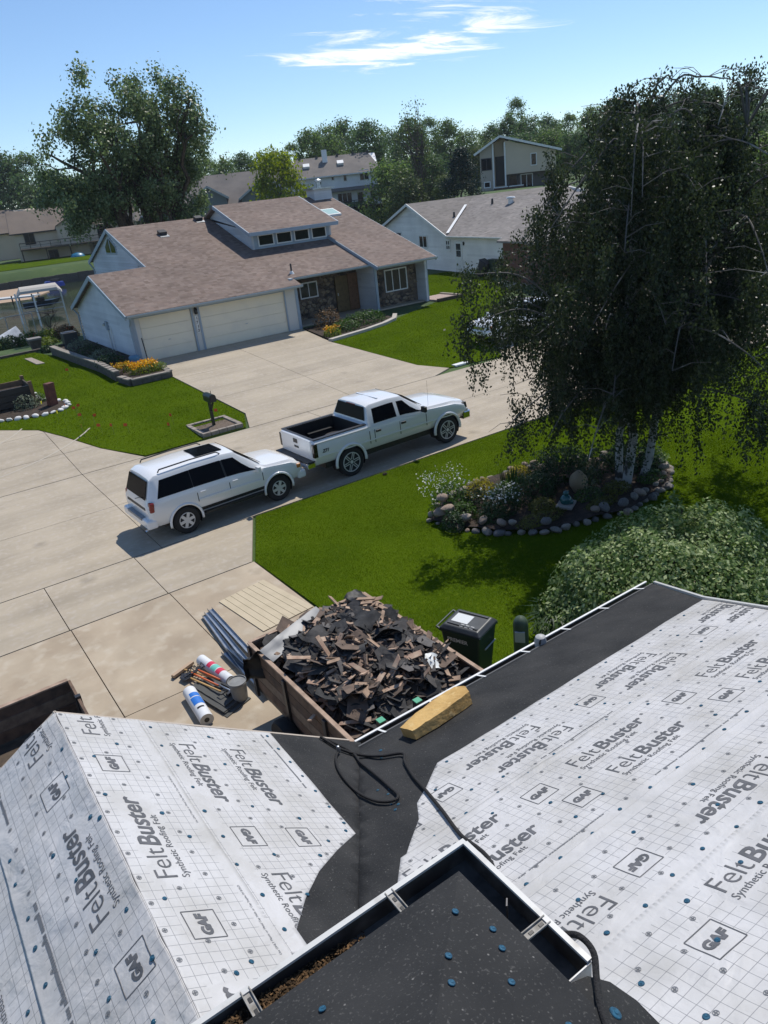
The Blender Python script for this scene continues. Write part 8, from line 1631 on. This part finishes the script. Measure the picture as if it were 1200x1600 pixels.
# white tent, boat lift, docks, jet ski, sea wall on the canal
tn = thing('white_tent', 'white peaked boat cover at the left edge of the canal', 'boat cover', (8.2, 57.4, .25)); tn.scale = (.55, .55, .55); wf = mat('white_fabric', (.68, .69, .70), .7, var=((.5, .51, .53), 2, .45, .7))
q = MB(); q.add([(-3.2, -1.6, 0), (1.5, -1.6, 0), (1.5, 1.6, 0), (-3.2, 1.6, 0), (-2.4, 0, 1.1), (.5, 0, 2.2)], [(0, 1, 5, 4), (1, 2, 5), (2, 3, 4, 5), (3, 0, 4)]); q.build('canopy', wf, tn); MB().tube([(.5, 0, 2.1), (.5, 0, -1.2)], .05, 6).build('centre_pole', M['metal'], tn)
for x, y in ((1.5, -1.6), (1.5, 1.6)): MB().tube([(x, y, 0), (x, y, -1.2)], .05, 6).build('pole', M['metal'], tn)
lf = thing('boat_lift', 'boat lift with pale curved canopy on the canal', 'boat lift', (15.7, 85.6, -.75), R(-10)); lf.scale = (.70, .70, .70); cvm = mat('canopy_fabric', (.50, .46, .40), .8)
q = MB(); vs_ = []; n = 9
for x in (-3.1, -2.5, 2.5, 3.1):
    for k in range(n): a = math.pi*k/(n-1); vs_.append((x*(1 if abs(x) < 3 else 1), -1.7*math.cos(a), (3.0 if abs(x) < 3 else 2.6)+.9*math.sin(a)*(1 if abs(x) < 3 else .35)))
q.add(vs_, [(i*n+k, i*n+k+1, (i+1)*n+k+1, (i+1)*n+k) for i in range(3) for k in range(n-1)]+[tuple(range(n)), tuple(range(3*n, 4*n))]); q.build('canopy', cvm, lf)
for x in (-2.9, 2.9):
    for y in (-1.6, 1.6): MB().tube([(x, y, -1.5), (x, y, 3.0)], .07, 6).build('lift_post', M['metal'], lf)
for z in (.5, 1.2): MB().tube([(-2.9, -1.6, z), (2.9, -1.6, z)], .05, 6).build('cross_beam', M['metal'], lf)
bt = thing('boat', 'dark hulled boat hanging in the canopied lift', 'boat', (15.7, 85.6, -.3), R(-10)); bt.scale = (.7, .7, .7); q = MB(); q.add([(-2.6, -1, 1), (1.4, -1, 1), (2.8, 0, 1.1), (1.4, 1, 1), (-2.6, 1, 1), (-2.5, -.6, .2), (1.2, -.5, .2), (2.2, 0, .5), (1.2, .5, .2), (-2.5, .6, .2)], [(0, 1, 6, 5), (1, 2, 7, 6), (2, 3, 8, 7), (3, 4, 9, 8), (4, 0, 5, 9), (5, 6, 7, 8, 9), (4, 3, 2, 1, 0)]); q.build('hull', mat('hull_dark', (.04, .05, .06), .3), bt); MB().box((-.6, -.5, 1.01), (.5, .5, 1.5)).build('console', M['black'], bt)
dk = thing('dock', 'white topped dock beside the canopied boat lift', 'dock', (14.6, 102.0, -.5), R(-38)); MB().box((-5, -.9, .35), (4.2, .9, .5)).build('dock_deck', mat('dock_white', (.55, .55, .54), .7), dk)
for x in (-4.5, -1.5, 1.5, 4): MB().tube([(x, -.8, -1.5), (x, -.8, .7)], .08, 6).build('piling', M['wood_dark'], dk); MB().tube([(x, .8, -1.5), (x, .8, .7)], .08, 6).build('piling', M['wood_dark'], dk)
sd_ = thing('sand_patch', 'tan sandy beach beside the dock on the canal', 'beach', (15.5, 112, -.8)); MB().prism([(-7, -6, .1), (2, -9, .1), (6, -2, .15), (7, 6, .5), (-6, 8, .5)], (0, 0, -.6)).build('sand', mat('sand', (.42, .30, .20), .95), sd_)
js = thing('jet_ski', 'blue jet ski at the far sea wall', 'jet ski', (23.2, 115.0, -.65), R(125)); q = MB(); q.add([(-1.6, -.6, .1), (1.0, -.6, .1), (1.9, 0, .3), (1.0, .6, .1), (-1.6, .6, .1), (-1.5, -.45, .75), (.7, -.4, .85), (1.4, 0, .9), (.7, .4, .85), (-1.5, .45, .75)], [(0, 1, 6, 5), (1, 2, 7, 6), (2, 3, 8, 7), (3, 4, 9, 8), (4, 0, 5, 9), (5, 6, 7, 8, 9), (4, 3, 2, 1, 0)]); q.build('hull', mat('jet_blue', (.02, .04, .25), .3), js, bevel=.08); MB().box((-1.3, -.2, .8), (.2, .2, 1.1)).build('seat', M['black'], js); MB().bar((.5, -.4, 1.3), (.5, .4, 1.3), .06).build('handlebar', M['black'], js)
sw_ = thing('sea_wall', 'dark timber sea wall along the far canal bank', 'wall', (15, 121.0, -1.2), 0); 
for i in range(30): MB().box((-14+1.6*i, 0, -.5), (-14+1.6*i+1.57, .3, 1.7+.05*(i % 2))).build('wall_plank', M['timber_grey'], sw_)
for i, (x, y, lab) in enumerate(((13.0, 73.9, 'white mooring pole in the canal, nearest'), (12.2, 78.0, 'white mooring pole in the canal, farther left'))): tag(MB().tube([(x, y, -1.5), (x, y, 2.0)], .08, 6).build('mooring_pole', M['white']), lab, 'pole')
rl = thing('dock_rail', 'thin white dock rail frame standing in the canal', 'rail', (11.2, 70, -.7)); 
for a, b_ in (((-1.5, 0, -1), (-1.5, 0, 1.6)), ((.6, 0, -1), (.6, 0, 1.6)), ((-1.5, 0, 1.6), (.6, 0, 1.6)), ((-3.5, 2, 1.2), (-1.5, 0, 1.6))): MB().bar(a, b_, .07).build('rail_bar', M['metal'], rl)
lt = thing('bare_sapling', 'small bare dark sapling before the canal', 'tree', (10.4, 56.0, -.2)); mb = MB(); pts = limb(mb, (0, 0, -.3), (.1, .1, 2.2), .06, .02, 4)
for k in range(14): a = k*2.4; limb(mb, pts[2+k % 5], (math.cos(a)*.8, math.sin(a)*.8, 1.4+.12*k), .03, .008, k, 4)
mb.build('trunk', M['wood_dark'], lt)
ch_ = thing('blue_tub', 'round blue tub under the tan house deck', 'tub', (33.5, 140.6, 1.4)); MB().lathe([(.0, 1.1), (.9, .9), (1.3, .4), (1.35, 0)], n=14).build('shell', mat('tub_blue', (.02, .17, .30), .4), ch_, smooth=True)
# ------------------------------------------------------------------ plants and edging at the neighbour's entry, bins by the grey house
bd = thing('entry_bed', 'curved concrete edged bed before the stone entry', 'garden bed', (21.5, 35.6, .8)); ep = [(19.25, 33.55), (20.4, 33.75), (21.8, 34.0), (23.2, 34.4), (24.25, 34.9), (24.9, 35.7)]
for a, b_ in zip(ep[:-1], ep[1:]): MB().obox(((a[0]+b_[0])/2-21.5, (a[1]+b_[1])/2-35.6, ground_z(a[0], (a[1]+b_[1])/2)-.8+.06), ((b_[0]-a[0])/2*.985, (b_[1]-a[1])/2*.985, (ground_z(*b_)-ground_z(*a))/2), (-.05, .14, 0), (0, 0, .08)).build('edging_stone', mat('pale_edge', (.46, .42, .36), .9), bd)
MB().prism([(19.3-21.5, 33.7-35.6, -.05), (24.3-21.5, 35.0-35.6, .06), (24.8-21.5, 37.4-35.6, .12), (19.7-21.5, 37.1-35.6, .12)], (0, 0, -.2)).build('soil', M['soil'], bd)
for i, (x, y, rx, ry, h, k, n, lab) in enumerate(((22.6, 35.5, 1.5, .8, .7, 'g', 2600, 'long bright green perennial clump before the entry'), (21.0, 34.9, .9, .7, .6, 'g', 1500, 'bright green clump left of the long perennial'), (19.9, 34.4, .5, .5, .5, 'l', 700, 'yellow flowered clump at the drive corner'), (20.9, 36.4, .9, .7, 1.0, 'p', 1100, 'rust tinged ornamental shrub by the entry window'))):
    t = bush('entry_plant', lab, x, y, rx, ry, h, n, .09, gm[k], 'plant', ground_z(x, y), 80+i)
    if k == 'l': flowers(t, -.35, .35, -.35, .35, .3, .55, 120, .08, gm['o'], 90)
lg_ = thing('timber_bed', 'timber edged gravel bed at the right house corner', 'garden bed', (29.6, 37.2, .9)); MB().box((-.8, -.5, -.1), (.9, 1.4, .08)).build('gravel', mat('pink_gravel', (.42, .32, .27), .95, var=((.25, .18, .15), 12, .4, .7)), lg_); MB().box((-.85, -.7, -.2), (1.1, -.52, .16)).build('timber', M['wood_dark'], lg_); MB().box((.92, -.52, -.2), (1.1, 1.4, .16)).build('timber', edge_m, lg_)
for i, (x, y, m_, lab, rz, tl) in enumerate(((37.6, 42.7, mat('bin_navy', (.012, .016, .035), .45), 'dark blue bin tilted against the grey house wall', .2, .5), (38.0, 41.5, gb, 'green bin beside the tilted blue bin', 0, 0), (37.9, 40.6, M['black'], 'black bin right of the green bin', 0, 0), (37.8, 39.7, M['black'], 'second black bin by the grey house, partly behind the birch', 0, 0))):
    b_ = thing('wheelie_bin', lab, 'bin', (x, y, .9), rz); b_.rotation_euler = (tl, 0, rz); q = MB(); q.add(taper((.26, .28), (.33, .36), .04, 1.1), [(0, 3, 2, 1), (0, 1, 5, 4), (1, 2, 6, 5), (2, 3, 7, 6), (3, 0, 4, 7), (4, 5, 6, 7)]); q.build('body', m_, b_, bevel=.03); MB().box((-.36, -.4, 1.105), (.36, .4, 1.18)).build('lid', m_, b_, bevel=.03)
    for xx in (-.28, .28): MB().lathe([(.03, -.03), (.13, 0), (.03, .03)], c=(xx, .3, .14), ax='X', n=12).build('wheel', M['black'], b_)
tag(MB().box((20.75, 25.45, .03), (21.55, 25.75, .10)).build('curb_marker', M['white']), 'short pale concrete marker at the lawn corner by the street', 'marker')
for x, y, lab in ((11.0, 17.05, 'small dark clod on the lawn edge below the pickup'),): o = rock(None, x, y, .05, .06, m=M['soil']); o.name = 'soil_clod'; tag(o, lab, 'clod')

# ------------------------------------------------------------------ air
hz = MB(); hz.box((-120, -30, -4), (230, 260, 36)); o = hz.build('haze', None); vm = bpy.data.materials.new('haze_air'); vm.use_nodes = True; t_ = vm.node_tree; t_.nodes.clear()
pv = t_.nodes.new('ShaderNodeVolumePrincipled'); pv.inputs['Color'].default_value = (.82, .90, 1.0, 1); pv.inputs['Density'].default_value = .0002; pv.inputs['Anisotropy'].default_value = .2
ov_ = t_.nodes.new('ShaderNodeOutputMaterial'); t_.links.new(pv.outputs[0], ov_.inputs['Volume']); o.data.materials.append(vm); tag(o, 'thin bright summer haze over the whole neighbourhood', 'haze', kind='stuff')
